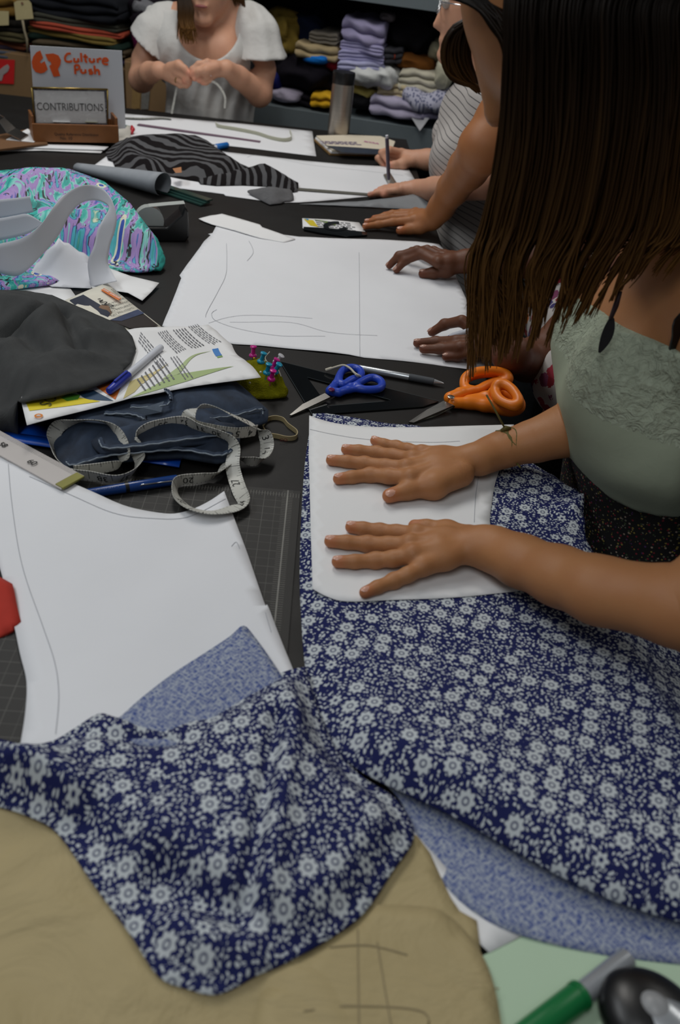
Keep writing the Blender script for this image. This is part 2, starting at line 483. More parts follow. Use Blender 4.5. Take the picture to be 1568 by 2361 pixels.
# ------------------------------------------------------------------ shared materials
def floral(name, base, ink, soft=.06, contrast=1.0, rot=0.0, s=54.0):
    k = NT(name); uv = k.mapping(k.coord('UV'), scale=(s, s, s), rot=(0, 0, rot))
    nd = k.n('ShaderNodeTexNoise'); k.put(nd.inputs['Vector'], uv); nd.inputs['Scale'].default_value = 1.3
    v1 = k.vor(uv, 1.0, rnd=.42)
    sub = k.n('ShaderNodeVectorMath', operation='SUBTRACT'); k.put(sub.inputs[0], uv); k.put(sub.inputs[1], v1.outputs['Position'])
    x, y, _ = k.sep(sub.outputs[0])
    r = k.math('SQRT', k.math('ADD', k.math('MULTIPLY', x, x), k.math('MULTIPLY', y, y)))
    an = k.math('ARCTAN2', y, x)
    def lt(a, b, w=soft):                                  # soft a<b
        return k.math('MULTIPLY_ADD', k.math('SUBTRACT', b, a), 1/w, .5, clamp=True)
    rnd = k.sep(v1.outputs['Color'])[0]
    R = k.math('MULTIPLY_ADD', k.math('COSINE', k.math('MULTIPLY', an, 8.0)), .05, .335)
    big = k.math('MULTIPLY', lt(r, R), k.math('SUBTRACT', 1.0, k.math('MULTIPLY', lt(r, .145), lt(.085, r))), clamp=True)
    R2 = k.math('MULTIPLY_ADD', k.math('COSINE', k.math('MULTIPLY', an, 6.0)), .055, .24)
    small = k.math('MULTIPLY', lt(r, R2), lt(.085, r))
    isb = k.math('LESS_THAN', rnd, .5); iss = k.math('GREATER_THAN', rnd, .76)
    motif = k.math('ADD', k.math('MULTIPLY', big, isb), k.math('MULTIPLY', small, iss))
    clear = k.math('ADD', k.math('MULTIPLY', isb, lt(r, k.math('ADD', R, .07))), k.math('MULTIPLY', iss, lt(r, k.math('ADD', R2, .07))), clamp=True)
    wv = k.n('ShaderNodeVectorMath', operation='MULTIPLY_ADD'); k.put(wv.inputs[0], nd.outputs['Color'])
    wv.inputs[1].default_value = (.5, .5, 0); k.put(wv.inputs[2], uv)
    v2 = k.vor(k.mapping(wv.outputs[0], scale=(5.6, 3.2, 1), rot=(0, 0, .7)), 1.0, rnd=.85)
    v3 = k.vor(k.mapping(wv.outputs[0], scale=(3.2, 5.6, 1), rot=(0, 0, .2), loc=(3.3, 1.7, 0)), 1.0, rnd=.85)
    v4 = k.vor(k.mapping(uv, scale=(4.2, 4.2, 1), rot=(0, 0, .4), loc=(7.1, 2.2, 0)), 1.0, rnd=.8)
    sel = k.noise(uv, 1.7, 1); s2 = k.math('GREATER_THAN', sel, .54); s3 = k.math('LESS_THAN', sel, .47)
    s4 = k.math('SUBTRACT', 1.0, k.math('ADD', s2, s3))
    leaf = k.math('ADD', k.math('ADD', k.math('MULTIPLY', lt(v2.outputs['Distance'], .27, .12), s2), k.math('MULTIPLY', lt(v3.outputs['Distance'], .27, .12), s3)), k.math('MULTIPLY', lt(v4.outputs['Distance'], .24, .1), s4))
    allm = k.math('MAXIMUM', motif, k.math('MULTIPLY', leaf, k.math('SUBTRACT', 1.0, clear)), clamp=True)
    allm = k.math('MULTIPLY', allm, contrast)
    k.col(k.mix(allm, lin(base), lin(ink))); k.set(roughness=.85); k.b.inputs['Specular IOR Level'].default_value = .15
    k.bump(k.noise(k.coord('UV'), 900, 2), .25, .0006)
    return k.m
M = {}
M['floral'] = floral('blue_floral_cotton', '1d2352', 'bdc3c6')
k = NT('blue_floral_reverse'); uv = k.coord('UV')
n1 = k.noise(k.mapping(uv, scale=(520, 190, 1), rot=(0, 0, .6)), 1.0, 2); n2 = k.noise(k.mapping(uv, scale=(190, 520, 1), rot=(0, 0, .3)), 1.0, 2)
k.col(k.mix(k.math('MULTIPLY_ADD', k.math('MAXIMUM', n1, n2), 5.0, -2.15, clamp=True), lin('44548c'), lin('a0a7b3'))); k.set(roughness=.9); k.b.inputs['Specular IOR Level'].default_value = .1; M['floral_rev'] = k.m
def paper(name, c='e2e3e6', marks=True):
    k = NT(name); uv = k.coord('UV'); c = lin(c)
    f = k.noise(uv, 9, 4); c2 = tuple(x*.94 for x in c[:3]) + (1,)
    k.col(k.mix(f, c2, c)); k.set(roughness=.75); k.b.inputs['Specular IOR Level'].default_value = .2
    k.bump(k.noise(uv, 14, 4), .35, .0025); return k.m
M['paper'] = paper('pattern_paper'); M['paper2'] = paper('copy_paper', 'e6e6e6')
M['pencil'] = mat('pencil_line', 'a9abb0', .8, var=0)
M['black'] = mat('black_plastic', '0b0b0c', .35, var=.1)
M['ink'] = mat('printed_ink', '141414', .7, var=0)
M['steel'] = mat('brushed_steel', 'b9b6b0', .28, 1.0, var=.06)
M['chrome'] = mat('bright_metal', 'cfd2d6', .15, 1.0, var=0)

# ------------------------------------------------------------------ room
o = prism('floor', [(-3.5, -2), (3.5, -2), (3.5, 4.6), (-3.5, 4.6)], -.05, 0, mat('floor_concrete', '2b2927', .7, nscale=5, bump=.2, bscale=40)); o['kind'] = 'structure'
o = prism('wall_back', [(-3.5, 4.4), (3.5, 4.4), (3.5, 4.55), (-3.5, 4.55)], 0, 2.9, mat('back_wall_paint', '3a3a3c', .8, nscale=4)); o['kind'] = 'structure'

# ------------------------------------------------------------------ cutting table
def edgeX(Y): return .228 - .105*(Y-1.029)
yaw = .088
ex_t, ey_t = Vector((math.cos(yaw), math.sin(yaw), 0)), Vector((-math.sin(yaw), math.cos(yaw), 0))
k = NT('table_laminate'); oc = k.coord('Object')
k.col(k.mix(k.noise(oc, 6, 5), lin('121110'), lin('1a1817'))); k.put(k.b.inputs['Roughness'], k.math('MULTIPLY_ADD', k.noise(oc, 18, 5), .25, .42))
k.bump(k.noise(oc, 300, 3), .08, .0005); k.b.inputs['Specular IOR Level'].default_value = .3; M['table'] = k.m
tab = thing('cutting_table', 'big black cutting table that everyone works around', 'table')
c_fr = Vector((edgeX(2.70), 2.70, 0)); c_nr = c_fr - ey_t*2.66; c_fl = c_fr - ex_t*1.55; c_nl = c_nr - ex_t*1.55
prism('table_top', [c_nl, c_nr, c_fr, c_fl], TZ-.04, TZ, M['table'], tab, bev=.003)
for a in (c_nl + (ex_t+ey_t)*.08, c_nr + (-ex_t+ey_t)*.08, c_fr - (ex_t+ey_t)*.08, c_fl + (ex_t-ey_t)*.08):
    box('leg', M['black'], tab, (a.x, a.y, (TZ-.04)/2), (.06, .06, TZ-.042), yaw)

# ------------------------------------------------------------------ cutting mats
k = NT('cutting_mat_grid'); x, y, _ = k.sep(k.coord('UV'))
def gline(c, per, w):
    m_ = k.math('ABSOLUTE', k.math('SUBTRACT', k.math('FRACT', k.math('ADD', k.math('DIVIDE', c, per), .5)), .5))
    return k.math('LESS_THAN', m_, w/per)
half = k.math('MAXIMUM', gline(x, .0127, .00028), gline(y, .0127, .00028))
inch = k.math('MAXIMUM', gline(x, .0254, .0003), gline(y, .0254, .0003))
edge = k.math('LESS_THAN', k.math('ABSOLUTE', x), .0007)
tick = k.math('MULTIPLY', gline(y, .003175, .0003), k.math('LESS_THAN', k.math('ABSOLUTE', x), .006))
tickT = k.math('MULTIPLY', gline(x, .003175, .0003), k.math('LESS_THAN', k.math('ABSOLUTE', y), .004))
ins = k.math('MULTIPLY', k.math('LESS_THAN', x, .002), k.math('LESS_THAN', y, .002))
f = k.math('MULTIPLY', half, .10); f = k.math('MAXIMUM', f, k.math('MULTIPLY', inch, .16)); f = k.math('MULTIPLY', f, ins)
f = k.math('MAXIMUM', f, k.math('MULTIPLY', edge, .4)); f = k.math('MAXIMUM', f, k.math('MULTIPLY', k.math('MAXIMUM', tick, tickT), .22))
wear = k.noise(k.coord('UV'), 22, 5); f = k.math('MULTIPLY', f, k.math('MULTIPLY_ADD', wear, 1.2, .3))
k.col(k.mix(f, k.mix(wear, lin('161513'), lin('211f1c')), lin('b9b7ae'))); k.set(roughness=.62); M['mat'] = k.m
ym = .0699; exm, eym = Vector((math.cos(ym), math.sin(ym), 0)), Vector((-math.sin(ym), math.cos(ym), 0))
mo = px(688, 1140, .002) + exm*.002 + eym*.006
mt = [mo, mo - exm*.9, mo - exm*.9 - eym*.60, mo - eym*.60]
v = [Vector((p.x, p.y, TZ+z)) for z in (.0004, .0024) for p in mt]
u0 = px(400+1290/4.9, 1080+300/4.9, .0024)
uvm = [((p-u0).dot(exm), (p-u0).dot(eym)) for p in v]
o = mesh('cutting_mat', v, [(0, 1, 2, 3), (4, 7, 6, 5), (0, 4, 5, 1), (1, 5, 6, 2), (2, 6, 7, 3), (3, 7, 4, 0)], M['mat'], None, False, uvm); fixn(o)
tag(o, 'dark grey gridded cutting mat under the white curved pattern piece', 'cutting mat')
gm = [px(u, v_, .004) for u, v_ in ((1010, 2210), (1215, 2120), (1600, 2020), (1680, 2460), (1120, 2480))]
g = px(1125, 2198, .004); d1 = (px(1205, 2160, .004)-g).normalized()
o = prism('cutting_mat', [px(1040, 2240, .004), px(1300, 2113, .004), px(1580, 1980, .004), px(1720, 2480, .004), px(1050, 2520, .004)], TZ+.0026, TZ+.0046, mat('green_mat', 'b2caae', .55, nscale=8, var=.06))
tag(o, 'pale green cutting mat at the near corner beside the marker', 'cutting mat')

# ------------------------------------------------------------------ white sheets
def lines(parent, segs, h, m=None, w=.0006, name='pencil_line', zf=None):
    for s_ in segs:
        P = [px(u, v_, h) for u, v_ in s_]
        P = [Vector(p) for p in spline(P, 6)] if len(P) > 2 else resample(P, .02)
        P = [p + Vector((0, 0, .0003)) for p in P]
        if zf:
            for p in P: p.z = TZ + float(zf(np.array([p.x]), np.array([p.y]), None)[0]) + .0005
        strip(name, P, Vector((0, 0, 1)).cross(P[-1]-P[0]), w, m or M['pencil'], parent, .0001)
def spl2(pts, per=5): return [tuple(p) for p in spline(pts, per)]
def zA(x, y, d):
    c = px(60, 1100, .01); r = np.hypot(x-c.x, y-c.y)
    return .0075 + .012*sstep(.22, .02, r) + .0018*nz(x, y, 3, 16) + .001*nz(x, y, 31, 40)
top = spl2([(-70, 1005), (0, 1050), (40, 1078), (100, 1103), (160, 1128), (220, 1150), (300, 1177), (380, 1187), (430, 1178), (480, 1155), (517, 1130)])
right = spl2([(517, 1130), (540, 1190), (570, 1268), (600, 1360), (612, 1393), (618, 1395), (640, 1450), (677, 1540)])
left = spl2([(45, 1720), (57, 1640), (60, 1565), (45, 1500), (28, 1420), (0, 1310), (-40, 1200), (-90, 1100)])
pA = sheet('pattern_piece', top + right[1:] + [(690, 1570), (560, 1720), (300, 1760)] + left, M['paper'], None, .012, .009, zA)
tag(pA, 'large white paper pattern piece with curved neckline over the gridded mat', 'pattern piece')
lines(pA, [[(22, 1090), (30, 1180), (50, 1300), (95, 1430), (125, 1520), (135, 1600), (128, 1690)], [(70, 1118), (160, 1155), (260, 1190), (340, 1200), (430, 1192), (520, 1148)],
           [(534, 1255), (545, 1245), (553, 1260)], [(612, 1410), (618, 1430), (626, 1455)]], .009, zf=zA)
zB0 = .0115
def zB(x, y, d): return zB0 + .0006*nz(x, y, 5, 25)
topB = spl2([(713, 958), (770, 975), (850, 983), (980, 984), (1100, 982), (1185, 979)])
rB = spl2([(1185, 979), (1160, 1060), (1143, 1110), (1134, 1160), (1131, 1215), (1160, 1300), (1215, 1358)])
bB = spl2([(1215, 1360), (1050, 1377), (900, 1383), (800, 1386), (755, 1375), (721, 1357)])
pB = sheet('pattern_piece', topB + rB[1:] + bB[1:] + [(716, 1200), (712, 1050)], M['paper2'], None, .012, zB0, zB)
tag(pB, 'small white paper pattern piece pressed flat under two tanned hands', 'pattern piece')
lines(pB, [[(714, 990), (770, 1002), (850, 1013), (990, 1020), (1060, 1018)], [(1103, 1100), (1096, 1150), (1093, 1205)]], zB0, zf=zB)
# big sheet by the brown hands
def z2(x, y, d):
    xe = .235 - .105*(y-1.029); over = np.maximum(0, x-xe)
    return np.maximum(.0012 + .0012*np.maximum(0, nz(x, y, 8, 18)) + .0006*nz(x, y, 81, 45) - 1.3*over**1.15*(1+0*x), -.3)
o2 = [(500, 517), (600, 532), (690, 545), (850, 551), (960, 556), (1012, 562), (1026, 576), (1052, 640), (1076, 690), (1088, 745), (1120, 820), (1137, 866),
      (1090, 852), (1000, 838), (900, 828), (840, 823), (805, 817), (700, 806), (600, 796), (540, 792), (450, 775), (374, 752), (398, 692), (418, 640), (414, 633), (440, 598), (470, 556), (486, 541), (480, 538), (490, 536)]
p2 = sheet('pattern_sheet', o2, M['paper'], None, .012, .002, z2)
tag(p2, 'large white drafting sheet with pencil lines between the two dark-skinned hands', 'paper sheet')
lines(p2, [[(828, 580), (829, 680), (830, 820)], [(522, 560), (523, 600), (518, 640), (480, 712), (474, 730)], [(750, 775), (650, 774), (560, 760), (500, 740), (488, 722), (500, 712)],
           [(481, 744), (560, 726), (720, 735)], [(530, 742), (670, 744), (760, 765), (870, 772)], [(574, 555), (584, 580), (570, 600)]], .0028, w=.0007, zf=lambda x, y, d: z2(x, y, d)+.0002)
zs = lambda x, y, d: .003 + .012*np.maximum(0, nz(x, y, 4, 14)) + .0*x
p = sheet('paper_scrap', [(458, 500), (485, 492), (512, 487), (545, 496), (600, 512), (605, 518), (640, 530), (682, 545), (655, 553), (600, 543), (540, 525), (490, 512)], M['paper2'], None, .008, .008, zs)
tag(p, 'narrow curled white paper scrap on the far edge of the drafting sheet', 'paper scrap')

# ------------------------------------------------------------------ blue floral cotton, right length
fab = thing('floral_fabric', 'long folded blue cotton with white flowers, under the tanned forearm', 'fabric')
def zF(x, y, d):
    e = sstep(0, .03, d)
    xe = edgeX(y)+.01; over = np.maximum(0, x-xe)
    g = px(1340, 1180, .0); near = np.exp(-((x-g.x)**2+(y-g.y)**2)/.05**2)
    low = sstep(.62, .38, y)
    fold = low*sstep(-.02, .06, x)
    return .0035 + .0065*e + fold*(.013 + .009*np.sqrt(np.clip(d/.02, 0, 1))) + low*.006*sstep(0, .045, d) + (.0008 + .0028*low)*nz(x, y, 21, 22)*e + .02*near*np.maximum(0, ridge(x, y, 7, 45)-.2) - .55*over + .03*near*sstep(0, .05, over)
fo = spl2([(722, 945), (712, 1000), (702, 1080), (695, 1200), (692, 1320), (696, 1420), (704, 1520), (722, 1620), (752, 1695), (800, 1762), (860, 1808), (930, 1843), (1020, 1885),
           (1130, 1945), (1280, 2030), (1430, 2098), (1600, 2150)], 4)
fo += [(1750, 2150), (1750, 1500)] + spl2([(1560, 1345), (1440, 1290), (1370, 1250), (1348, 1200), (1342, 1150), (1318, 1110), (1270, 1085), (1200, 1040), (1130, 1012), (1060, 1000), (1000, 985), (960, 972), (900, 968), (840, 958), (780, 948), (750, 944)], 4)
sheet('face_side', fo, M['floral'], fab, .0065, .009, zF, t=.0012, uvrot=.3)
def zR(x, y, d): return .0062 + .0012*nz(x, y, 41, 25) - .0*x
fr = spl2([(860, 1780), (920, 1838), (950, 1900), (985, 1980), (1040, 2055), (1110, 2112), (1210, 2158), (1400, 2200), (1620, 2226)], 4) + [(1700, 2226), (1700, 1900), (1100, 1750)]
sheet('reverse_side', fr, M['floral_rev'], fab, .01, .0065, zR, t=.001, uvrot=.8)
# ------------------------------------------------------------------ left swatch
sw = thing('floral_fabric', 'crumpled blue floral cotton remnant with one corner turned back, nearest the camera', 'fabric')
def seg(x, y, a, b):
    a, b = px(*a, .01), px(*b, .01); dx, dy = b.x-a.x, b.y-a.y; L = math.hypot(dx, dy)
    t = np.clip(((x-a.x)*dx+(y-a.y)*dy)/L/L, 0, 1); return np.hypot(x-a.x-t*dx, y-a.y-t*dy), ((x-a.x)*dy-(y-a.y)*dx)/L
def zS(x, y, d):
    e = sstep(0, .03, d)
    h = .012 + .018*e + .007*nz(x, y, 52, 22)*e
    q, s_ = seg(x, y, (640, 1690), (560, 2140)); h = h - .014*np.exp(-(q/.006)**2)*e + .011*np.exp(-((s_+.012)/.012)**2)*np.exp(-(q/.03)**2)
    q, s_ = seg(x, y, (220, 1900), (380, 2060)); h = h - .020*np.exp(-(q/.014)**2)
    q, s_ = seg(x, y, (380, 2060), (600, 2150)); h = h - .018*np.exp(-(q/.012)**2)
    q, s_ = seg(x, y, (60, 1790), (330, 1980)); h = h + .016*np.exp(-(q/.02)**2)*e
    q, s_ = seg(x, y, (290, 1690), (400, 1700)); h = h + .010*np.exp(-(q/.02)**2) - .012*np.exp(-((s_-.012)/.008)**2)*np.exp(-(q/.03)**2)
    return np.maximum(h, .0128)
so = spl2([(-60, 1690), (0, 1705), (60, 1718), (120, 1710), (165, 1685), (228, 1648), (268, 1668), (320, 1690), (395, 1698), (470, 1655), (560, 1600), (650, 1552), (705, 1538)], 4)
so += spl2([(705, 1538), (735, 1640), (780, 1735), (840, 1795), (915, 1845), (955, 1928), (905, 2010), (840, 2105), (760, 2165), (660, 2220), (590, 2255), (500, 2294), (430, 2280), (365, 2252),
            (300, 2155), (215, 2040), (135, 1925), (70, 1885), (0, 1862), (-60, 1850)], 4)[1:]
sheet('face_side', so, M['floral'], sw, .0055, .012, zS, t=.0012, uvrot=-.35)
def zSf(x, y, d):
    return .0135 + .004*sstep(0, .05, d) + .0015*nz(x, y, 61, 30)
sheet('turned_back_corner', spl2([(225, 1650), (265, 1655), (330, 1600), (400, 1545), (480, 1495), (530, 1462), (562, 1437), (590, 1468), (620, 1510), (648, 1552), (660, 1570)], 4) + [(560, 1625), (470, 1680), (395, 1722), (310, 1715), (250, 1690)], M['floral_rev'], sw, .008, .016, zSf, t=.001, uvrot=.5)
# ------------------------------------------------------------------ manila tissue and white slip near the camera
k = NT('manila_tissue'); uv = k.coord('UV'); k.col(k.mix(k.noise(uv, 14, 5), lin('9c8c62'), lin('b3a278'))); k.set(roughness=.7)
k.bump(k.noise(uv, 11, 5, dist=1.2), .8, .010); M['manila'] = k.m
def zM(x, y, d): return .0060 + .0060*ridge(x, y, 71, 24, .8)**4*sstep(.50, .25, y+x*.6) + .0008*nz(x, y, 72, 20)
p = sheet('tissue_pattern', [(-120, 1820), (150, 1800), (600, 1850), (962, 1925), (992, 1965), (1012, 2010), (1040, 2070), (1060, 2100), (1100, 2122), (1108, 2190), (1095, 2230), (900, 2480), (-120, 2520)], M['manila'], None, .009, .007, zM)
tag(p, 'rumpled manila tissue pattern piece lying under the floral remnant', 'pattern piece')
def zM2(x, y, d): return .0105 + .0008*nz(x, y, 75, 20)
p = sheet('tissue_pattern', spl2([(870, 2085), (960, 2088), (1020, 2100), (1075, 2148), (1120, 2215), (1145, 2290), (1160, 2380)], 4) + [(1165, 2480), (560, 2500), (600, 2290), (760, 2150)], M['manila'], None, .012, .0105, zM2)
tag(p, 'smooth manila tissue pattern piece with ruled pencil lines by the green mat', 'pattern piece')
lines(p, [[(760, 2182), (850, 2178), (940, 2200)], [(825, 2140), (828, 2361)], [(870, 2170), (905, 2380)], [(700, 2330), (820, 2318), (978, 2332), (978, 2400)], [(1140, 2278), (1152, 2278)]], .0107, mat('pencil_brown', '85785a', .8, var=0), .0008, zf=zM2)
p = sheet('paper_slip', [(930, 1890), (1060, 2035), (1140, 2100), (1207, 2156), (1128, 2196), (1090, 2160), (1000, 2060)], M['paper2'], None, .012, .0052)
tag(p, 'white paper corner peeking out between manila tissue and floral cotton', 'paper')

# ------------------------------------------------------------------ marker and silver gadget in the corner
mk = thing('marker', 'green capped silver marker pen on the pale green mat', 'marker')
a, b = px(1170, 2425, .012), px(1432, 2222, .012)
dv = (b-a)
M['green'] = mat('green_plastic', '0a6a35', .35, var=.05); M['silver'] = mat('silver_lacquer', 'b4b8bc', .25, .6, var=.03)
lathe('cap', [(.004, -.055), (.0085, -.05), (.0088, 0), (.0088, .034), (.0084, .035)], M['green'], mk, a + dv*.28, dv)
lathe('barrel', [(.0070, 0), (.0070, .034), (.0066, .044), (.003, .046)], M['silver'], mk, a + dv*.28 + dv.normalized()*.034, dv)
lathe('cap_rim', [(.0092, 0), (.0092, .003), (.009, .0035)], M['green'], mk, a + dv*.28 + dv.normalized()*.031, dv)
gd = thing('tape_dispenser', 'black and silver rounded gadget in the near corner of the green mat', 'gadget')
c0 = px(1572, 2418, .016); dx = (px(1600, 2345, .02)-px(1440, 2345, .02)).normalized(); dx = (px(1590, 2420, .02)-px(1460, 2300, .02)).normalized(); dy = Vector((0, 0, 1)).cross(dx)
Rg = Matrix((dx, dy, Vector((0, 0, 1)))).transposed()
D, lo = sdf_grid([ell(c0, (.050, .027, .016), Rg), ell(c0 - dx*.022, (.024, .026, .014), Rg, .01)], .0015)
Vv, Fq = surf_nets(D, lo, .0015)
fastmesh('shell', relax(Vv, Fq, 2), Fq, M['black'], gd)
D, lo = sdf_grid([ell(c0 + Vector((0, 0, .004)), (.044, .021, .0155), Rg)], .0012); Vv, Fq = surf_nets(D, lo, .0012); fastmesh('silver_face', relax(Vv, Fq, 2), Fq, M['silver'], gd)
D, lo = sdf_grid([ell(c0 + dx*.016 + Vector((0, 0, .008)), (.026, .014, .0145), Rg)], .0012); Vv, Fq = surf_nets(D, lo, .0012); fastmesh('dark_window', relax(Vv, Fq, 2), Fq, mat('dark_window', '1a2036', .08, var=.1), gd)
D, lo = sdf_grid([ell(c0 - dx*.022 + Vector((0, 0, .008)), (.013, .011, .0118), Rg)], .0012); Vv, Fq = surf_nets(D, lo, .0012); fastmesh('thumb_pad', relax(Vv, Fq, 2), Fq, mat('grey_pad', '8e8f90', .4, var=.03), gd)
# ------------------------------------------------------------------ helpers for print on flat sheets
def text_px(name, s, a, b, h, m, parent, bold=False, flipy=False, stretch=1.0, lift=.0004):
    A, B = px(*a, h), px(*b, h); ex = B-A; ey = Vector((0, 0, 1)).cross(ex.normalized())
    v, f = text_pts(s, 1.0, bold); wd = max(x for x, y in v)-min(x for x, y in v)
    sc = ex.length/wd; c = (A+B)/2; ex.normalize()
    return mesh(name, [c + ex*(x*sc) + ey*(y*sc*stretch) + Vector((0, 0, lift)) for x, y in v], f, m, parent, False)
def patch(name, pts, h, m, parent, lift=.0003, uv=None):
    W = [px(p[0], p[1], h) + Vector((0, 0, lift)) for p in pts]
    return mesh(name, W, [tuple(range(len(W)))], m, parent, False, uv)
def rows(name, pts, n, h, parent, m, cols=1):
    """rows of small print: quads between pts[0]->pts[1] (line direction) and pts[0]->pts[3] (down)"""
    A, B, C_, D_ = [px(p[0], p[1], h) for p in pts]; V, Fc = [], []
    r = random.Random(n*7+len(name))
    for i in range(n):
        t = (i+.25)/n; t2 = (i+.7)/n
        x = 0
        while x < 1-.04:
            L = r.uniform(.05, .14)
            if x+L > r.uniform(.86, 1): break
            q = [(A*(1-xx)+B*xx)*(1-tt) + (D_*(1-xx)+C_*xx)*tt for xx, tt in ((x, t), (x+L, t), (x+L, t2), (x, t2))]
            k0 = len(V); V += [p + Vector((0, 0, .0004)) for p in q]; Fc.append((k0, k0+1, k0+2, k0+3)); x += L+.025
    return mesh(name, V, Fc, m, parent, False)
M['print'] = mat('grey_print', '6c6c70', .8, var=0); M['print_d'] = mat('dark_print', '2a2a2c', .8, var=0)

# ------------------------------------------------------------------ denim, blue folders
k = NT('denim'); uv = k.coord('UV'); f = k.noise(uv, 30, 6)
tw = k.math('MULTIPLY_ADD', k.math('SINE', k.math('MULTIPLY', k.math('ADD', k.sep(uv)[0], k.sep(uv)[1]), 5200.)), .1, .5)
k.col(k.mix(k.math('MULTIPLY_ADD', f, 1.6, -.35, clamp=True), lin('10151f'), lin('35455c'))); k.set(roughness=.9); k.bump(k.math('ADD', tw, k.noise(uv, 500, 2)), .4, .0006); M['denim'] = k.m
M['denim_l'] = mat('denim_hem', '2a3648', .9, nscale=150, var=.6, bump=.5, bscale=500)
M['denim_in'] = mat('denim_inside', '55606e', .9, nscale=90, var=.3, bump=.4, bscale=700)
M['blue_gloss'] = mat('blue_gloss_board', '0c46a8', .25, var=.2, nscale=20)
M['thread'] = mat('fray_thread', '7d8791', .9, nscale=300, var=.4)
for i, pts in enumerate(([(-60, 955, .001), (120, 985, .001), (435, 1040, .001), (415, 1060, .001), (230, 1030, .001), (-60, 985, .001)], [(-60, 985, .003), (200, 1020, .003), (420, 1048, .003), (413, 1076, .003), (335, 1064, .003), (150, 1035, .003), (-60, 1005, .003)])):
    p = sheet('blue_folder', [(u, v_, h+.002) for u, v_, h in pts], M['blue_gloss'], None, .02, .003, t=.0015)
    tag(p, ['glossy bright blue folder tucked under the jeans, lower of two', 'glossy bright blue folder tucked under the jeans, upper of two'][i], 'folder', 'blue folders')
jn = thing('jeans', 'folded faded blue jeans with frayed hems under the printed flyer', 'jeans')
def zJ(x, y, d):
    return .016*sstep(0, .03, d) + .005*ridge(x, y, 5, 30)*sstep(0, .02, d)
heap('trouser_leg', [(128, 985, .018), (150, 950, .02), (250, 925, .02), (400, 900, .02), (480, 920, .022), (540, 990, .022), (535, 1040, .020), (500, 1046, .020), (420, 1035, .018), (330, 1040, .018), (240, 1048, .018), (165, 1070, .018), (150, 1050, .018)], zJ, M['denim'], jn, .008, uvrot=.3, base=.006)
def zJ2(x, y, d): return .010*sstep(0, .025, d) + .003*nz(x, y, 9, 40)*sstep(0, .02, d)
heap('trouser_leg', [(350, 905, .035), (420, 880, .035), (545, 880, .030), (606, 938, .026), (604, 958, .022), (540, 975, .026), (470, 960, .03), (400, 960, .035)], zJ2, M['denim'], jn, .008, uvrot=-.2, base=.010)
heap('trouser_leg', [(225, 1010, .032), (240, 1030, .03), (330, 1022, .03), (430, 1010, .03), (530, 1000, .03), (530, 975, .034), (430, 962, .036), (330, 965, .036), (240, 985, .036)], zJ2, M['denim'], jn, .008, uvrot=.2, base=.020)
def hem(path, h, wd=.012, inside=True):
    P = [Vector(p) for p in spline([px(u, v_, hh) for u, v_, hh in path], 8)]
    P = [p + Vector((0, 0, .0006*math.sin(i*1.9))) for i, p in enumerate(P)]
    tube('frayed_hem', P, .0009, M['thread'], jn, 6)
    strip('hem_band', [p + Vector((0, .0028, .0003)) for p in P], Vector((0, 1, .1)), .0055, M['denim_l'], jn, .0010)
hem([(152, 1065, .020), (170, 1072, .021), (245, 1052, .024), (330, 1043, .024), (420, 1038, .024), (500, 1050, .024), (535, 1040, .026)], 0)
hem([(228, 1015, .034), (245, 1033, .034), (330, 1027, .034), (430, 1013, .034), (535, 1000, .034)], 0)
hem([(240, 955, .04), (300, 955, .041), (330, 965, .041), (330, 970, .036), (270, 972, .033)], 0)
hem([(480, 965, .036), (540, 958, .033), (600, 943, .031), (606, 955, .026)], 0)
hem([(300, 940, .043), (380, 935, .044), (392, 915, .046), (380, 900, .048)], 0)
# dark hollow of the leg openings
for pts in ([(270, 955, .04), (330, 940, .045), (378, 925, .047), (372, 950, .04), (300, 965, .035)], [(170, 1060, .014), (240, 1042, .016), (300, 1052, .012), (240, 1068, .008), (180, 1072, .008)], [(545, 962, .026), (602, 948, .026), (600, 964, .018), (560, 970, .018)]):
    P = [px(*p) for p in pts]; mesh('leg_opening', P, [tuple(range(len(P)))], M['denim_in'], jn, False)

# ------------------------------------------------------------------ printed flyer on the jeans
FH = .052
def zFl(x, y, d):
    a = px(540, 800, .0); q = np.hypot(x-a.x, y-a.y)
    return .048 - .040*sstep(.17, .02, q) + .0*x + .0015*nz(x, y, 3, 20)
def fh(u, v_): # height of the flyer at a pixel (iterate)
    h = .04
    for _ in range(6):
        p = px(u, v_, h); h = float(zFl(np.array([p.x]), np.array([p.y]), None)[0])
    return h
fo = [(48, 922), (62, 980), (130, 962), (200, 945), (300, 918), (380, 903), (450, 890), (602, 870), (570, 835), (535, 795), (500, 763), (480, 748), (400, 752), (310, 757), (200, 800), (60, 880)]
fl = sheet('flyer', [(u, v_, fh(u, v_)) for u, v_ in fo], M['paper2'], None, .012, FH, zFl)
tag(fl, 'white printed flyer with green and yellow triangles lying on the jeans', 'flyer')
def fpatch(name, pts, c, lift=.0005):
    Wp = [px(u, v_, fh(u, v_)) + Vector((0, 0, lift)) for u, v_ in pts]
    P, Fc, nb = cdt([(p.x, p.y) for p in Wp], .012)
    z = zFl(P[:, 0], P[:, 1], None) + TZ + lift
    V = np.column_stack([P, z])
    return mesh(name, V, Fc, c if not isinstance(c, str) else mat('print_'+c, c, .6, var=.08, nscale=40), fl, False)
fpatch('yellow_triangle', [(58, 925), (68, 948), (150, 938), (232, 926), (170, 915), (110, 905)], 'd8c51c')
fpatch('navy_triangle', [(175, 905), (215, 900), (262, 925), (200, 922)], '22405c')
fpatch('leaf_print', [(140, 918), (160, 908), (185, 912), (180, 922), (155, 926)], '4f8f2c', .0008)
fpatch('orange_triangle', [(222, 893), (290, 865), (285, 880), (266, 922)], 'c2641a')
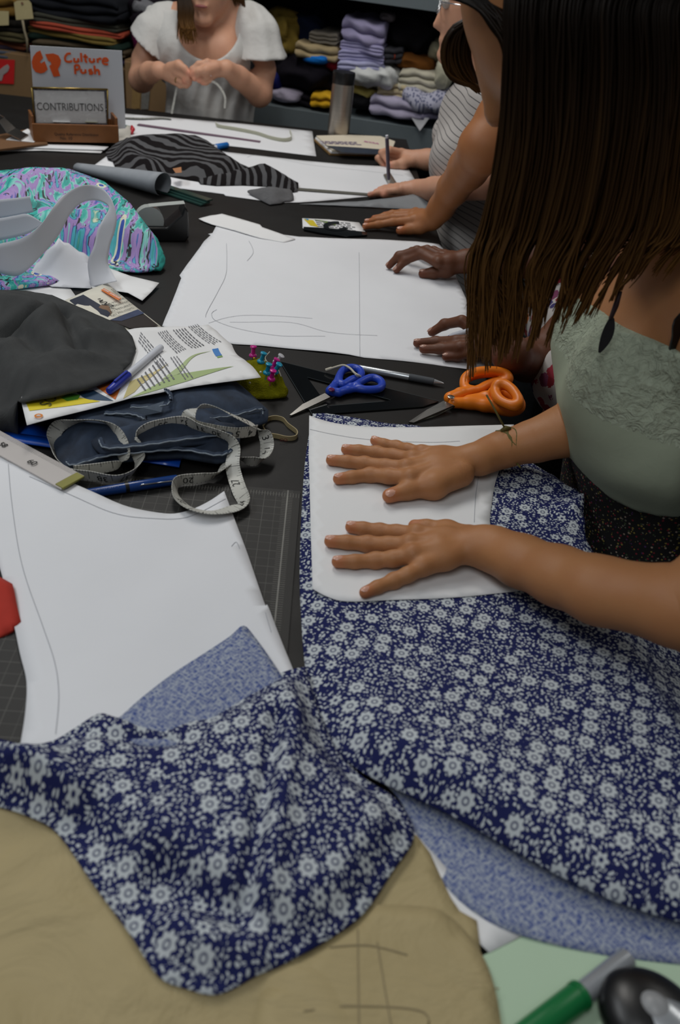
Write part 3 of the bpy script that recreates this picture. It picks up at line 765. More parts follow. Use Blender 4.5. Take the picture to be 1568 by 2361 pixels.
fpatch('pale_triangle', [(284, 920), (300, 880), (350, 860), (310, 905)], 'b9ad74')
fpatch('pale_triangle', [(300, 890), (390, 838), (330, 885)], 'cfc08a')
fpatch('green_triangle', [(300, 918), (400, 866), (540, 845), (430, 880)], '9fb27a', .0006)
fpatch('green_triangle', [(370, 878), (420, 840), (488, 808), (415, 862)], 'a9b988', .0007)
fpatch('blue_logo', [(489, 805), (503, 803), (512, 818), (498, 822)], '3f7fc4')
fpatch('green_bar', [(500, 823), (512, 819), (514, 823), (502, 826)], '7fa860')
for nm, q, n in (('small_print', [(325, 765), (395, 850), (372, 862), (318, 790)], 4), ('small_print', [(385, 762), (440, 812), (410, 822), (362, 768)], 5),
                 ('small_print', [(428, 757), (478, 800), (448, 808), (396, 762)], 5), ('small_print', [(456, 748), (515, 790), (488, 798), (432, 754)], 5),
                 ('small_print', [(372, 825), (410, 880), (330, 905), (312, 880)], 7), ('small_print', [(410, 822), (448, 872), (425, 880), (390, 826)], 3)):
    A = [px(u, v_, fh(u, v_)) for u, v_ in q]; V, Fc = [], []; r = random.Random(n*31+int(q[0][0]))
    for i in range(n):
        x = 0.
        while x < .95:
            L = r.uniform(.06, .15)
            if x+L > 1: break
            k0 = len(V)
            for xx, tt in ((x, (i+.3)/n), (x+L, (i+.3)/n), (x+L, (i+.62)/n), (x, (i+.62)/n)):
                p = (A[0]*(1-xx)+A[1]*xx)*(1-tt) + (A[3]*(1-xx)+A[2]*xx)*tt
                z = float(zFl(np.array([p.x]), np.array([p.y]), None)[0]); V.append((p.x, p.y, TZ+z+.0011))
            Fc.append((k0, k0+1, k0+2, k0+3)); x += L+.03
    mesh(nm, V, Fc, M['print'], fl, False)
h = fh(120, 925); text_px('title_lettering', 'FOS', (128, 908), (101, 937), h, mat('title_ink', '4a4a20', .7, var=0), fl, lift=.002)
h = fh(92, 962); text_px('round_mark', 'o', (97, 958), (87, 967), h, mat('mark_orange', 'd07a20', .7, var=0), fl, True, lift=.002)
pn = thing('ballpoint_pen', 'white ballpoint pen with a blue cap lying across the flyer', 'pen')
a, b = px(372, 800, fh(372, 800)+.006), px(250, 903, fh(250, 903)+.006); dv = b-a; L = dv.length; dn = dv.normalized()
M['blue'] = mat('blue_plastic', '1c2f9c', .35, var=.05); M['white_pl'] = mat('white_plastic', 'c9ccd4', .4, var=.04)
lathe('barrel', [(.003, 0), (.0042, .001), (.0046, .01), (.0046, L*.66)], M['white_pl'], pn, a, dv)
capo = lathe('cap', [(.0052, 0), (.0056, .002), (.0053, L*.22), (.0045, L*.33), (.0035, L*.34)], M['blue'], pn, a + dn*L*.655, dv)
ax = Vector((0, 0, 1)) - dn*dn.z
box('cap_clip', M['blue'], capo, a + dn*L*.78 + ax.normalized()*.0066, (.003, .0018, L*.22), bev=.0005, frame=Matrix((dn.cross(ax).normalized(), ax.normalized(), dn)).transposed())

# ------------------------------------------------------------------ magazine page
pg = sheet('magazine_page', [(150, 692, .022), (200, 670, .016), (246, 652, .010), (300, 697, .008), (372, 753, .010), (320, 762, .014), (240, 780, .022), (150, 740, .03)], paper('page_stock', 'd8d4c6'), None, .02, .012)
tag(pg, 'torn magazine page with dark photographs beside the grey garment', 'magazine page')
def pgh(u, v_): return .0135 if v_ > 700 else .014
for nm, pts, c in (('dark_photo', [(160, 692, .022), (192, 679, .018), (232, 703, .016), (255, 722, .0155), (245, 738, .017), (200, 728, .022)], '232838'), ('tan_photo', [(232, 703, .0165), (250, 705, .015), (258, 720, .015), (250, 733, .016), (215, 726, .019)], '7a5d44'),
                   ('dark_photo', [(318, 713, .0118), (366, 751, .0112), (300, 757, .0165), (252, 738, .0175)], '2a2320'), ('blue_photo', [(318, 713, .0122), (333, 722, .0122), (280, 740, .0165), (255, 738, .0178)], '3a4460'), ('gold_shape', [(310, 742, .0145), (328, 738, .013), (326, 746, .0135), (305, 749, .0155)], 'a06a2c')):
    W_ = [px(u, v_, hh+.0012) for u, v_, hh in pts]; mesh(nm, W_, [tuple(range(len(W_)))], mat('ph_'+nm+c, c, .4, var=.4, nscale=60), pg, False)
patch('orange_banner', [(232, 669), (240, 665), (280, 688), (274, 693)], .0145, mat('banner', 'd9752a', .6, var=0), pg)
text_px('banner_lettering', 'womens wear', (276, 689), (237, 667), .0155, M['paper2'], pg)
text_px('page_lettering', 'DKNY', (256, 709), (219, 689), .0155, M['ink'], pg, True, stretch=1.6)
for i, s_ in enumerate(('ON ALL ITEMS', 'NO RETURNS', 'NO EXCHANGES', 'NO REFUNDS')):
    text_px('page_lettering', s_, (256-i*4, 729-i*8), (308-i*5, 710-i*8), .0165-.0005*i, M['ink'], pg)
rows('small_print', [(262, 665), (286, 685), (281, 690), (255, 668)], 3, .014, pg, M['print_d'])

# ------------------------------------------------------------------ grey garment
k = NT('charcoal_linen'); uv = k.coord('UV'); wv = k.math('MULTIPLY', k.math('SINE', k.math('MULTIPLY', k.sep(uv)[0], 5000.)), k.math('SINE', k.math('MULTIPLY', k.sep(uv)[1], 5000.)))
chk = k.math('MAXIMUM', k.math('LESS_THAN', k.math('FRACT', k.math('MULTIPLY', k.sep(uv)[0], 22.)), .06), k.math('LESS_THAN', k.math('FRACT', k.math('MULTIPLY', k.sep(uv)[1], 22.)), .06))
k.col(k.mix(k.noise(uv, 60, 5), lin('3a3b3b'), lin('4c4d4d'))); k.set(roughness=.95); k.b.inputs['Specular IOR Level'].default_value = .1
k.bump(k.math('ADD', k.math('MULTIPLY', wv, .3), k.math('MULTIPLY', chk, 1.2)), .35, .0012); M['charcoal'] = k.m
def zG(x, y, d):
    e = sstep(0, .045, d)
    h = .010*e + .009*nz(x, y, 91, 26)*e
    q, s_ = seg(x, y, (60, 720), (300, 800)); h = h + .014*np.exp(-(q/.02)**2)*e
    q, s_ = seg(x, y, (0, 830), (150, 790)); h = h - .030*np.exp(-(q/.010)**2)*e
    q, s_ = seg(x, y, (150, 790), (190, 880)); h = h - .018*np.exp(-(q/.009)**2)*e
    q, s_ = seg(x, y, (-20, 900), (130, 820)); h = h + .016*np.exp(-(q/.02)**2)*e
    q, s_ = seg(x, y, (100, 735), (250, 830)); h = h - .012*np.exp(-(q/.010)**2)*e
    q, s_ = seg(x, y, (0, 740), (110, 770)); h = h - .012*np.exp(-(q/.012)**2)*e
    q, s_ = seg(x, y, (40, 840), (110, 890)); h = h - .014*np.exp(-(q/.012)**2)*e
    return h + .016*(ridge(x, y, 191, 30)-.6)*e
gg = heap('folded_garment', [(-60, 655, .062), (0, 668, .062), (60, 670, .062), (120, 680, .060), (165, 700, .06), (230, 728, .058), (285, 752, .056), (305, 775, .054), (314, 803, .052), (302, 834, .053), (268, 862, .056), (196, 884, .060), (110, 900, .062), (50, 918, .056), (15, 950, .030), (-60, 975, .020)], zG, M['charcoal'], None, .007, uvrot=.5, base=.002, skirt=.006, basef=lambda p: .051 if topx(p)[1] > 790 and topx(p)[0] > 40 else .002)
tag(gg, 'charcoal grey linen garment heaped over the flyer', 'garment')

# ------------------------------------------------------------------ teal and violet print garment
k = NT('teal_violet_print'); uv = k.coord('UV')
nd = k.n('ShaderNodeTexNoise'); k.put(nd.inputs['Vector'], uv); nd.inputs['Scale'].default_value = 26; nd.inputs['Detail'].default_value = 2
wv = k.n('ShaderNodeVectorMath', operation='MULTIPLY_ADD'); k.put(wv.inputs[0], nd.outputs['Color']); wv.inputs[1].default_value = (.03, .03, 0); k.put(wv.inputs[2], uv)
nA = k.noise(wv.outputs[0], 34, 3, .5, 1.4)
base = k.ramp(nA, [(.27, lin('0f5f5c')), (.36, lin('1f948c')), (.42, lin('2fb0a4')), (.455, lin('8fd0c8')), (.475, lin('9a7cba')), (.545, lin('a88ac4')), (.565, lin('3d49a8')), (.595, lin('4fb4c4')), (.66, lin('23998f')), (.72, lin('d8d8b8'))])
v1 = k.vor(uv, 30, rnd=1.0)
eye = k.math('MULTIPLY', k.math('LESS_THAN', v1.outputs['Distance'], .26), k.math('GREATER_THAN', k.sep(v1.outputs['Color'])[0], .72))
base = k.mix(eye, base, lin('d9d9c0')); base = k.mix(k.math('MULTIPLY', eye, k.math('LESS_THAN', v1.outputs['Distance'], .14)), base, lin('2a4aa8'))
fine = k.noise(wv.outputs[0], 90, 3, dist=1.6)
base = k.mix(k.math('GREATER_THAN', fine, .60), base, lin('15101f'))
k.col(base); k.set(roughness=.6); M['teal'] = k.m
def zT(x, y, d):
    e = sstep(0, .05, d)
    h = .004*e + .014*nz(x, y, 97, 24)*e + .016*(ridge(x, y, 98, 30)-.5)*e
    a = px(190, 530, .06); h = h - .06*np.exp(-((x-a.x)**2+(y-a.y)**2)/.035**2)*e
    q, s_ = seg(x, y, (20, 430), (140, 480)); h = h - .03*np.exp(-(q/.018)**2)*e + .022*np.exp(-((s_+.03)/.02)**2)*np.exp(-(q/.06)**2)*e
    q, s_ = seg(x, y, (290, 470), (300, 590)); h = h + .018*np.exp(-(q/.02)**2)*e - .012*np.exp(-((s_-.03)/.012)**2)*np.exp(-(q/.05)**2)*e
    return h
tg = heap('printed_garment', [(-70, 410, .08), (0, 393, .09), (80, 386, .095), (160, 389, .095), (240, 418, .09), (300, 468, .08), (345, 528, .06), (360, 580, .03), (356, 606, .015), (318, 616, .008), (270, 612, .008), (200, 620, .01), (100, 640, .012), (-70, 660, .012)], zT, M['teal'], None, .009, base=.001, skirt=.02)
tag(tg, 'teal and violet floral print garment in a heap behind the white paper loop', 'garment')

# ------------------------------------------------------------------ curled paper strips
M['pstrip'] = paper('curl_paper', 'd4d6dc')
def edge_ribbon(name, label, rows_, m, cat='paper strip', parent=None, n=7):
    A = spline([pxY(a, b, y) for a, b, c, d, y in rows_], 6); B = spline([pxY(c, d, y) for a, b, c, d, y in rows_], 6); V, Fc = [], []
    for p, q_ in zip(A, B):
        for j in range(n): V.append(np.array(p)*(1-j/(n-1)) + np.array(q_)*(j/(n-1)))
    for i in range(len(A)-1):
        for j in range(n-1): Fc.append((i*n+j, i*n+j+1, (i+1)*n+j+1, (i+1)*n+j))
    o = mesh(name, V, Fc, m, parent); md = o.modifiers.new('s', 'SOLIDIFY'); md.thickness = .0004; return tag(o, label, cat)
ps = sheet('paper_offcut', [(135, 548, .060), (170, 570, .042), (205, 592, .028), (218, 630, .012), (210, 665, .005), (120, 661, .004), (88, 648, .004), (62, 634, .008), (98, 592, .030)], M['pstrip'], None, .008, .004)
tag(ps, 'white paper piece sloping down in front of the tall paper loop', 'paper offcut')
ps = sheet('paper_offcut', [(205, 640, .006), (252, 618, .010), (300, 636, .008), (367, 652, .008), (350, 672, .006), (328, 693, .006), (295, 675, .007), (250, 668, .006), (212, 664, .006)], M['paper2'], None, .01, .004)
tag(ps, 'flat white paper offcut with a pointed corner at the foot of the loop', 'paper offcut')
def Wp(u, v_, Y): return pxY(u, v_, Y)
def ribbon_px(name, label, pts, width, wd, m, cat='paper strip', per=8):
    P = [Vector(p) for p in spline([px(*p) for p in pts], per)]
    W_ = [Vector(w_) for w_ in spline(wd, per)] if isinstance(wd, list) else wd
    wl = list(np.array(spline([(w_,) for w_ in width], per))[:, 0]) if isinstance(width, list) else width
    o = strip(name, P, W_, wl, m, None); tag(o, label, cat); return o
edge_ribbon('paper_strip', 'white paper strip arching up in a tall loop over the printed garment', [(-60, 575, -50, 612, 1.24), (0, 562, 15, 634, 1.24), (55, 547, 50, 632, 1.245), (95, 517, 95, 590, 1.255), (125, 475, 135, 543, 1.28), (150, 448, 160, 497, 1.31), (185, 429, 185, 470, 1.33), (215, 427, 212, 462, 1.34), (240, 438, 236, 466, 1.335), (258, 462, 251, 480, 1.32),
    (269, 500, 236, 508, 1.31), (265, 532, 225, 530, 1.305), (254, 565, 216, 568, 1.30), (249, 605, 203, 600, 1.295), (260, 630, 204, 632, 1.285), (270, 648, 210, 662, 1.27)], M['pstrip'])
edge_ribbon('paper_strip', 'short white paper tab standing at the edge of the printed garment', [(-60, 466, -60, 508, 1.36), (0, 460, 0, 505, 1.36), (40, 456, 45, 497, 1.36), (68, 452, 77, 489, 1.36)], M['pstrip'])
edge_ribbon('paper_strip', 'rolled white paper strip curving below the standing tab', [(-60, 508, -60, 562, 1.31), (0, 503, 0, 554, 1.30), (35, 497, 40, 546, 1.295), (64, 494, 68, 537, 1.29), (97, 513, 96, 518, 1.28)], M['pstrip'])
cb = sheet('paper_offcut', [(-70, 660, .001), (60, 655, .001), (160, 662, .002), (180, 690, .002), (60, 720, .002), (-70, 720, .002)], M['paper2'], None, .02, .002, t=.0003)
tag(cb, 'white paper sheet half covered by the charcoal garment', 'paper offcut')

# ------------------------------------------------------------------ pincushion and pins
k = NT('olive_felt'); oc = k.coord('Object'); k.col(k.mix(k.noise(oc, 160, 5), lin('4a4a08'), lin('7d7a12'))); k.set(roughness=1.0); k.b.inputs['Specular IOR Level'].default_value = .05
k.bump(k.noise(oc, 500, 4), .8, .002); M['felt'] = k.m
pc = heap('pincushion', [(520, 850, .020), (560, 832, .022), (600, 826, .024), (628, 838, .026), (648, 868, .022), (660, 893, .014), (656, 905, .009), (620, 912, .006), (570, 912, .006), (530, 905, .006)], lambda x, y, d: .008*sstep(0, .02, d)+.001*nz(x, y, 3, 120), M['felt'], None, .004, base=0, skirt=.004)
tag(pc, 'olive green felt pincushion beside the flyer corner', 'pincushion')
PC = {'magenta': mat('pin_magenta', 'b4127c', .3, var=0), 'teal': mat('pin_teal', '1288a8', .3, var=0), 'white': mat('pin_white', 'b9b9bd', .3, var=0)}
PIN = [(.0004, -.009), (.0004, 0), (.0052, 0), (.0056, .0012), (.005, .003), (.0031, .0042), (.0027, .0105), (.0034, .0125), (.0046, .0132), (.0046, .0148), (.004, .0152)]
for (u, v_, hh, tx, ty, c, lb) in ((583, 822, .026, 0, .1, 'magenta', 'magenta push pin standing alone at the back of the pincushion'), (601, 836, .030, .25, .1, 'teal', 'teal push pin beside the white thread on the pincushion'),
        (615, 862, .030, .15, .05, 'teal', 'teal push pin at the front left of the pin cluster'), (627, 849, .031, .45, .15, 'magenta', 'magenta push pin leaning behind the teal pins'),
        (636, 838, .028, .55, .0, 'white', 'white push pin leaning at the back of the pin cluster'), (633, 858, .028, .45, -.1, 'teal', 'teal push pin with a pale top leaning right'),
        (625, 876, .026, .15, -.05, 'magenta', 'magenta push pin at the front of the pin cluster')):
    o = lathe('push_pin', PIN, PC[c], None, px(u, v_, hh), (tx, ty, 1), 14); tag(o, lb, 'push pin', 'push pins in the pincushion')
for (u, v_, hh, c) in ((586, 826, .028, 'b8a010'), (575, 845, .030, 'b8b8a8'), (601, 858, .032, 'd0d0b8'), (576, 883, .022, 'c8c8b0'), (632, 864, .028, 'd8d8c0'), (613, 832, .026, 'cfcfc4')):
    lbp = {586: 'tiny yellow headed sewing pin under the lone magenta push pin', 575: 'tiny pale headed pin nearest the flyer edge', 601: 'tiny pale headed pin left of the front teal push pin', 576: 'tiny pale headed pin low on the pincushion front', 632: 'tiny pale headed pin in the middle of the push pin cluster', 613: 'tiny pale headed pin beside the white thread'}[u]
    D, lo = sdf_grid([ell(px(u, v_, hh), (.0016,)*3)], .0005); Vv, Fq = surf_nets(D, lo, .0005)
    o = fastmesh('ball_pin', Vv, Fq, mat('ball_'+c, c, .3, var=0)); tag(o, lbp, 'pin', 'ball pins in the pincushion')
M['string'] = mat('cotton_string', 'b9b4a4', .9, nscale=800, var=.2)
o = tube('thread', spline([px(*p) for p in ((622, 811, .040), (612, 824, .034), (616, 834, .032), (628, 841, .031), (641, 852, .028), (648, 868, .024))], 8), .0007, M['string'], None, 6)
tag(o, 'loose white thread curling over the pincushion', 'thread')

# ------------------------------------------------------------------ set square, scissors, pen
M['smoke'] = mat('smoked_acrylic', '0f1214', .12, var=0); M['smoke_edge'] = mat('acrylic_edge', '3b4244', .2, var=0)
outer = [px(u, v_, .002) for u, v_ in ((646, 834), (1012, 926), (976, 938), (720, 957))]; inner = [px(u, v_, .002) for u, v_ in ((709, 871), (900, 923), (880, 927), (757, 937))]
V = []
for z in (.0006, .0026): V += [(p.x, p.y, TZ+z) for p in outer] + [(p.x, p.y, TZ+z) for p in inner]
Fc = []
for i in range(4):
    j = (i+1) % 4
    Fc += [(i, 4+i, 4+j, j), (8+i, 8+j, 12+j, 12+i), (i, j, 8+j, 8+i), (4+i, 12+i, 12+j, 4+j)]
o = mesh('set_square', V, Fc, M['smoke'], None, False); fixn(o); bevel(o, .0004, 1); tag(o, 'dark transparent triangular set square under the blue scissors', 'set square')
strip('edge_line', [Vector((p.x, p.y, TZ+.0029)) for p in (outer[0], outer[1])], ey_t, .0007, M['smoke_edge'], o, .0001)
strip('edge_line', [Vector((p.x, p.y, TZ+.0029)) for p in (outer[0], outer[3])], ex_t, .0007, M['smoke_edge'], o, .0001)
strip('edge_line', [Vector((p.x, p.y, TZ+.0029)) for p in (inner[0], inner[1])], ey_t, .0007, M['smoke_edge'], o, .0001)
strip('edge_line', [Vector((p.x, p.y, TZ+.0029)) for p in (inner[3], inner[2])], ey_t, .0007, M['smoke_edge'], o, .0001)

def blob(name, chains, vox, m, parent, k=.003, flat=None):
    pr = []
    for ch in chains: pr += chain(ch, k, flat)
    D, lo = sdf_grid(pr, vox); Vv, Fq = surf_nets(D, lo, vox); return fastmesh(name, relax(Vv, Fq, 2), Fq, m, parent)
def K(ox, oy, s): return lambda x, y, h: px(ox + x/s, oy + y/s, h)
q = K(640, 820, 2.613)
def ring(pts, h, r, per=4, closed=True):
    P = spline([q(x, y, (hh if hh is not None else h)) for x, y, hh in [(p[0], p[1], p[2] if len(p) > 2 else None) for p in pts]], per, closed)
    P = [Vector(p) for p in P]
    if closed: P.append(P[0])
    return [(p, r) for p in P]
M['scis_blue'] = mat('scissor_blue', '1b3fae', .4, var=.04); M['scis_orange'] = mat('scissor_orange', 'ec7e16', .4, var=.05, bump=.05, bscale=600)
sb = thing('scissors', 'small scissors with blue plastic handles lying on the set square', 'scissors')
blob('handle', [ring([(372, 125), (395, 88), (440, 72), (488, 82), (505, 108), (490, 132), (455, 142), (430, 155), (395, 175), (372, 160)], .0085, .0045),
                [(q(318, 212, .008), .0068), (q(350, 170, .008), .0052), (q(372, 130, .0085), .0045)]], .0009, M['scis_blue'], sb)
blob('handle', [ring([(478, 178), (520, 148), (570, 132), (615, 148), (630, 175), (612, 198), (560, 205), (500, 200)], .009, .0045),
                [(q(335, 218, .0075), .0066), (q(370, 222, .0075), .0055), (q(430, 205, .0085), .0048), (q(500, 198, .009), .0045)], [(q(390, 210, .008), .0045), (q(440, 185, .0085), .0045), (q(480, 176, .009), .0045)]], .0009, M['scis_blue'], sb)
def blade(parent, pts, t, m):
    W_ = [q(*p) for p in pts]; n = len(W_); V = list(W_) + [w_ - Vector((0, 0, t)) for w_ in W_]
    o = mesh('blade', V, [tuple(range(n)), tuple(range(n, 2*n))[::-1]] + [(i, n+i, n+(i+1) % n, (i+1) % n) for i in range(n)], m, parent, False); return fixn(o)
blade(sb, [(72, 357, .003), (150, 292, .006), (285, 225, .0095), (318, 248, .0085), (180, 315, .005), (85, 358, .003)], .0018, M['steel'])
blade(sb, [(78, 358, .0024), (180, 318, .0045), (320, 252, .0075), (345, 245, .007), (200, 315, .0035)], .0018, M['chrome'])
lathe('pivot_cap', [(.0042, 0), (.0044, .0012), (.0036, .002)], mat('pivot_plum', '5a1040', .3, var=0), sb, q(325, 208, .0138), (0, 0, 1))
o = tube('string_loop', spline([q(*p) for p in ((290, 88, .006), (330, 75, .010), (395, 58, .014), (435, 75, .0165), (465, 105, .0165), (490, 120, .015), (505, 132, .008), (485, 128, .012), (470, 112, .0165))], 8), [.0024]*8+[.0016]*57, M['string'], None, 7)
tag(o, 'short white cotton string looped through the blue scissors handle', 'string')
so_ = thing('scissors', 'large scissors with orange plastic handles near the table edge', 'scissors')
blob('handle', [ring([(1128, 190, .014), (1128, 140, .02), (1165, 108, .027), (1230, 92, .03), (1310, 92, .03), (1372, 108, .028), (1392, 138, .024), (1372, 155, .02), (1310, 160, .017), (1255, 180, .014), (1215, 203, .012), (1170, 212, .011)], .02, .0052),
                ring([(1128, 190, .006), (1128, 150, .008), (1165, 125, .012), (1230, 110, .016), (1310, 108, .016), (1372, 125, .014), (1388, 148, .012), (1372, 165, .010), (1310, 168, .009), (1255, 185, .008), (1215, 205, .007), (1170, 215, .006)], .02, .0052),
                [(q(1038, 255, .011), .0085), (q(1100, 228, .012), .008), (q(1170, 212, .012), .0065)]], .0011, M['scis_orange'], so_, .004)
blob('handle', [ring([(1312, 205, .028), (1325, 175, .034), (1365, 172, .036), (1415, 205, .036), (1450, 260, .033), (1448, 298, .028), (1410, 300, .026), (1350, 275, .025), (1318, 240, .026)], .02, .005),
                ring([(1300, 235, .012), (1320, 215, .015), (1365, 215, .015), (1415, 245, .015), (1450, 285, .014), (1446, 315, .011), (1400, 325, .009), (1340, 310, .009), (1305, 270, .010)], .02, .0072),
                [(q(1060, 285, .008), .0075), (q(1150, 285, .008), .0085), (q(1250, 300, .0085), .0088), (q(1400, 322, .009), .0085)], [(q(1150, 265, .009), .0065), (q(1250, 245, .013), .0065), (q(1305, 225, .022), .0055)], [(q(1180, 280, .008), .009), (q(1300, 270, .009), .009)]], .0011, M['scis_orange'], so_, .005)
blade(so_, [(790, 398, .003), (900, 325, .007), (1000, 272, .012), (1062, 298, .010), (960, 350, .005), (820, 402, .0025)], .002, M['steel'])
blade(so_, [(815, 403, .002), (950, 355, .004), (1062, 302, .0085), (1080, 300, .007), (930, 372, .002)], .0016, M['chrome'])
lathe('pivot_screw', [(.0048, 0), (.005, .001), (.0035, .0016)], M['steel'], so_, q(1045, 250, .0185), (0, 0, 1))
pn = thing('ballpoint_pen', 'silver pen with a grey rubber grip behind the blue scissors', 'pen')
a, b = q(478, 72, .0062), q(1002, 168, .0055); dv = b-a; L = dv.length; dn = dv.normalized()
lathe('barrel', [(.003, 0), (.0046, .003), (.0047, L*.6)], M['silver'], pn, a, dv); lathe('grip', [(.0050, 0), (.0053, .004), (.0050, L*.28), (.004, L*.285)], mat('grey_rubber', '3f4348', .7, var=.05), pn, a+dn*L*.6, dv)
lathe('tip', [(.0042, 0), (.0018, .012), (.0006, L*.115)], M['silver'], pn, a+dn*L*.885, dv)
# ------------------------------------------------------------------ rubber band
P = [Vector(p) for p in spline([px(u, v_, .0035) for u, v_ in ((606, 985), (614, 969), (632, 963), (652, 967), (664, 980), (684, 996), (682, 1008), (664, 1011), (640, 1006), (618, 1001))], 6, True)]; P.append(P[0])
o = strip('rubber_band', P, (0, 0, 1), .0062, mat('rubber_tan', '9c8d68', .6, var=.08, nscale=200), None, .0011); tag(o, 'tan rubber band standing on edge beside the jeans', 'rubber band')
c = px(654, 1013, .004); text('red_lettering', 'OO', mat('red_stamp', '7a1522', .7, var=0), o, c + Vector((0, -.0012, 0)), Vector((1, .12, 0)), Vector((0, 0, 1)), .006)

# ------------------------------------------------------------------ ruler and blue pen by the big pattern piece
k = NT('clear_ruler'); x, y, _ = k.sep(k.coord('UV'))
tk = k.math('MULTIPLY', k.math('LESS_THAN', k.math('FRACT', k.math('DIVIDE', x, .002)), .22), k.math('GREATER_THAN', y, .78))
k.col(k.mix(tk, lin('d8d2ce'), lin('3a3838'))); k.set(roughness=.25, alpha=.7); M['clear'] = k.m
a, b = px(-80, 978, .024), px(168, 1113, .0215)
P = resample([a, b], .02); wdv = Vector((0, 0, 1)).cross(b-a).normalized()
o = strip('ruler', P, wdv, .032, M['clear'], None, .0016); tag(o, 'clear plastic ruler with metric ticks along the curved pattern piece', 'ruler')
text_px('ruler_number', '58', (0, 1024), (14, 1031), .0235, M['ink'], o, True, lift=.0012); text_px('ruler_number', '60', (66, 1064), (82, 1072), .0235, M['ink'], o, True, lift=.0012)
e = b - (b-a).normalized()*.004; box('end_tab', mat('brass_tab', '7d7a3a', .5, .3, var=.1), o, e + Vector((0, 0, .0006)), (.012, .030, .0028), math.atan2((b-a).y, (b-a).x))
bp = thing('ballpoint_pen', 'blue click pen with printed barrel beside the tape measure loops', 'pen')
a, b = px(172, 1143, .0085), px(408, 1106, .0085); dv = b-a; L = dv.length; dn = dv.normalized()
M['blue_mid'] = mat('blue_barrel', '163a78', .22, var=.05)
lathe('barrel', [(.0035, 0), (.0052, .01), (.0056, L*.48)], M['blue_mid'], bp, a, dv); lathe('ring', [(.0059, 0), (.0059, .004)], M['black'], bp, a+dn*L*.48, dv)
lathe('upper_barrel', [(.0057, 0), (.0057, L*.48), (.004, L*.50)], M['blue_mid'], bp, a+dn*(L*.48+.004), dv)
sd = Vector((0, 0, 1)).cross(dn); tube('wire_clip', [a + dn*L*t + -sd*.0052 + Vector((0, 0, z)) for t, z in ((.62, .003), (.64, .0045), (.66, .004), (.99, .003))], .0009, M['chrome'], bp, 6)
text('barrel_lettering', 'PRECISE', mat('pale_print', 'a8b4c8', .5, var=0), bp, a + dn*L*.30 + Vector((0, 0, .0052)) - sd*.0022, -dn, Vector((0, 0, -1))*.5 + sd*1.0, .0075)

# ------------------------------------------------------------------ white tape measure
k = NT('tape_vinyl'); x, y, _ = k.sep(k.coord('UV'))
def tl(per, w_): return k.math('LESS_THAN', k.math('FRACT', k.math('DIVIDE', x, per)), w_/per)
t1 = k.math('MULTIPLY', tl(.0031, .0006), k.math('GREATER_THAN', y, .82)); t2 = k.math('MULTIPLY', tl(.0254, .0008), k.math('GREATER_THAN', y, .25)); t3 = k.math('MULTIPLY', tl(.0127, .0007), k.math('GREATER_THAN', y, .62)); t4 = k.math('MULTIPLY', tl(.005, .0006), k.math('LESS_THAN', y, .12))
tt = k.math('MAXIMUM', k.math('MAXIMUM', t1, t2), k.math('MAXIMUM', t3, t4))
k.col(k.mix(k.math('MULTIPLY', tt, .85), lin('bdbcb4'), lin('1d1d1d'))); k.set(roughness=.4); M['tape'] = k.m
up, fl_ = (0, -.25, 1), (0, -1, .35)
TP = [(592, 992, .032, up), (548, 998, .034, up), (490, 990, .036, up), (445, 978, .04, (.3, -.2, 1)), (436, 958, .05, (.8, .3, .5)), (462, 938, .058, (.7, -.2, .6)), (500, 940, .058, (.2, -.9, .6)), (545, 962, .050, (-.2, -.9, .5)), (588, 983, .036, (-.3, -.8, .5)),
      (610, 1002, .026, (.9, -.1, .3)), (616, 1030, .016, (.95, .05, .3)), (606, 1060, .010, (.6, -.3, .7)), (580, 1064, .010, (.1, -.3, 1)), (548, 1056, .014, (0, -.8, .6)), (524, 1070, .014, (.6, -.7, .4)), (500, 1094, .012, (.3, -.6, .8)), (460, 1103, .012, up), (418, 1107, .012, up),
      (404, 1122, .011, (-.3, -.2, 1)), (412, 1150, .010, (-.4, -.6, .6)), (440, 1172, .0135, (0, -.9, .5)), (490, 1182, .012, (.1, -.9, .4)), (540, 1172, .010, (.3, -.9, .2)), (562, 1156, .009, (.5, -.8, .4)), (552, 1130, .008, (.9, -.2, .3)), (542, 1100, .009, (1, .1, .2)), (536, 1070, .018, (1, .2, .4)),
      (540, 1036, .028, (.8, 0, .6)), (530, 1012, .036, (.3, -.4, .8)), (500, 998, .040, (0, -.5, .9)), (462, 986, .042, (0, -.5, .9)), (425, 972, .044, up), (375, 978, .042, up), (335, 990, .040, up), (312, 1012, .032, (.5, 0, .8)), (316, 1040, .022, (.9, 0, .5)), (322, 1062, .016, (.7, -.1, .7)),
      (306, 1090, .0135, (.3, -.4, .8)), (270, 1104, .0125, (0, -.5, .9)), (210, 1098, .012, up), (160, 1090, .012, up), (134, 1064, .012, (-.4, 0, .9)), (122, 1020, .016, (-.5, .1, .8)), (134, 984, .03, (-.5, -.2, .8)), (180, 970, .042, (0, -.8, .6)), (235, 972, .044, (.2, -.8, .6)), (268, 996, .038, (.7, -.4, .5)),
      (284, 1036, .026, (.9, 0, .4)), (280, 1066, .016, (.6, -.1, .8)), (240, 1078, .013, up), (170, 1086, .013, up)]
P = [Vector(p) for p in spline([px(*p[:3]) for p in TP], 7)]; Wd = [Vector(p) for p in spline([p[3] for p in TP], 7)]
tm = thing('tape_measure', 'long white tape measure tangled in loops over the jeans', 'tape measure')
tpo = strip('tape', P, Wd, .0165, M['tape'], tm, .0006)
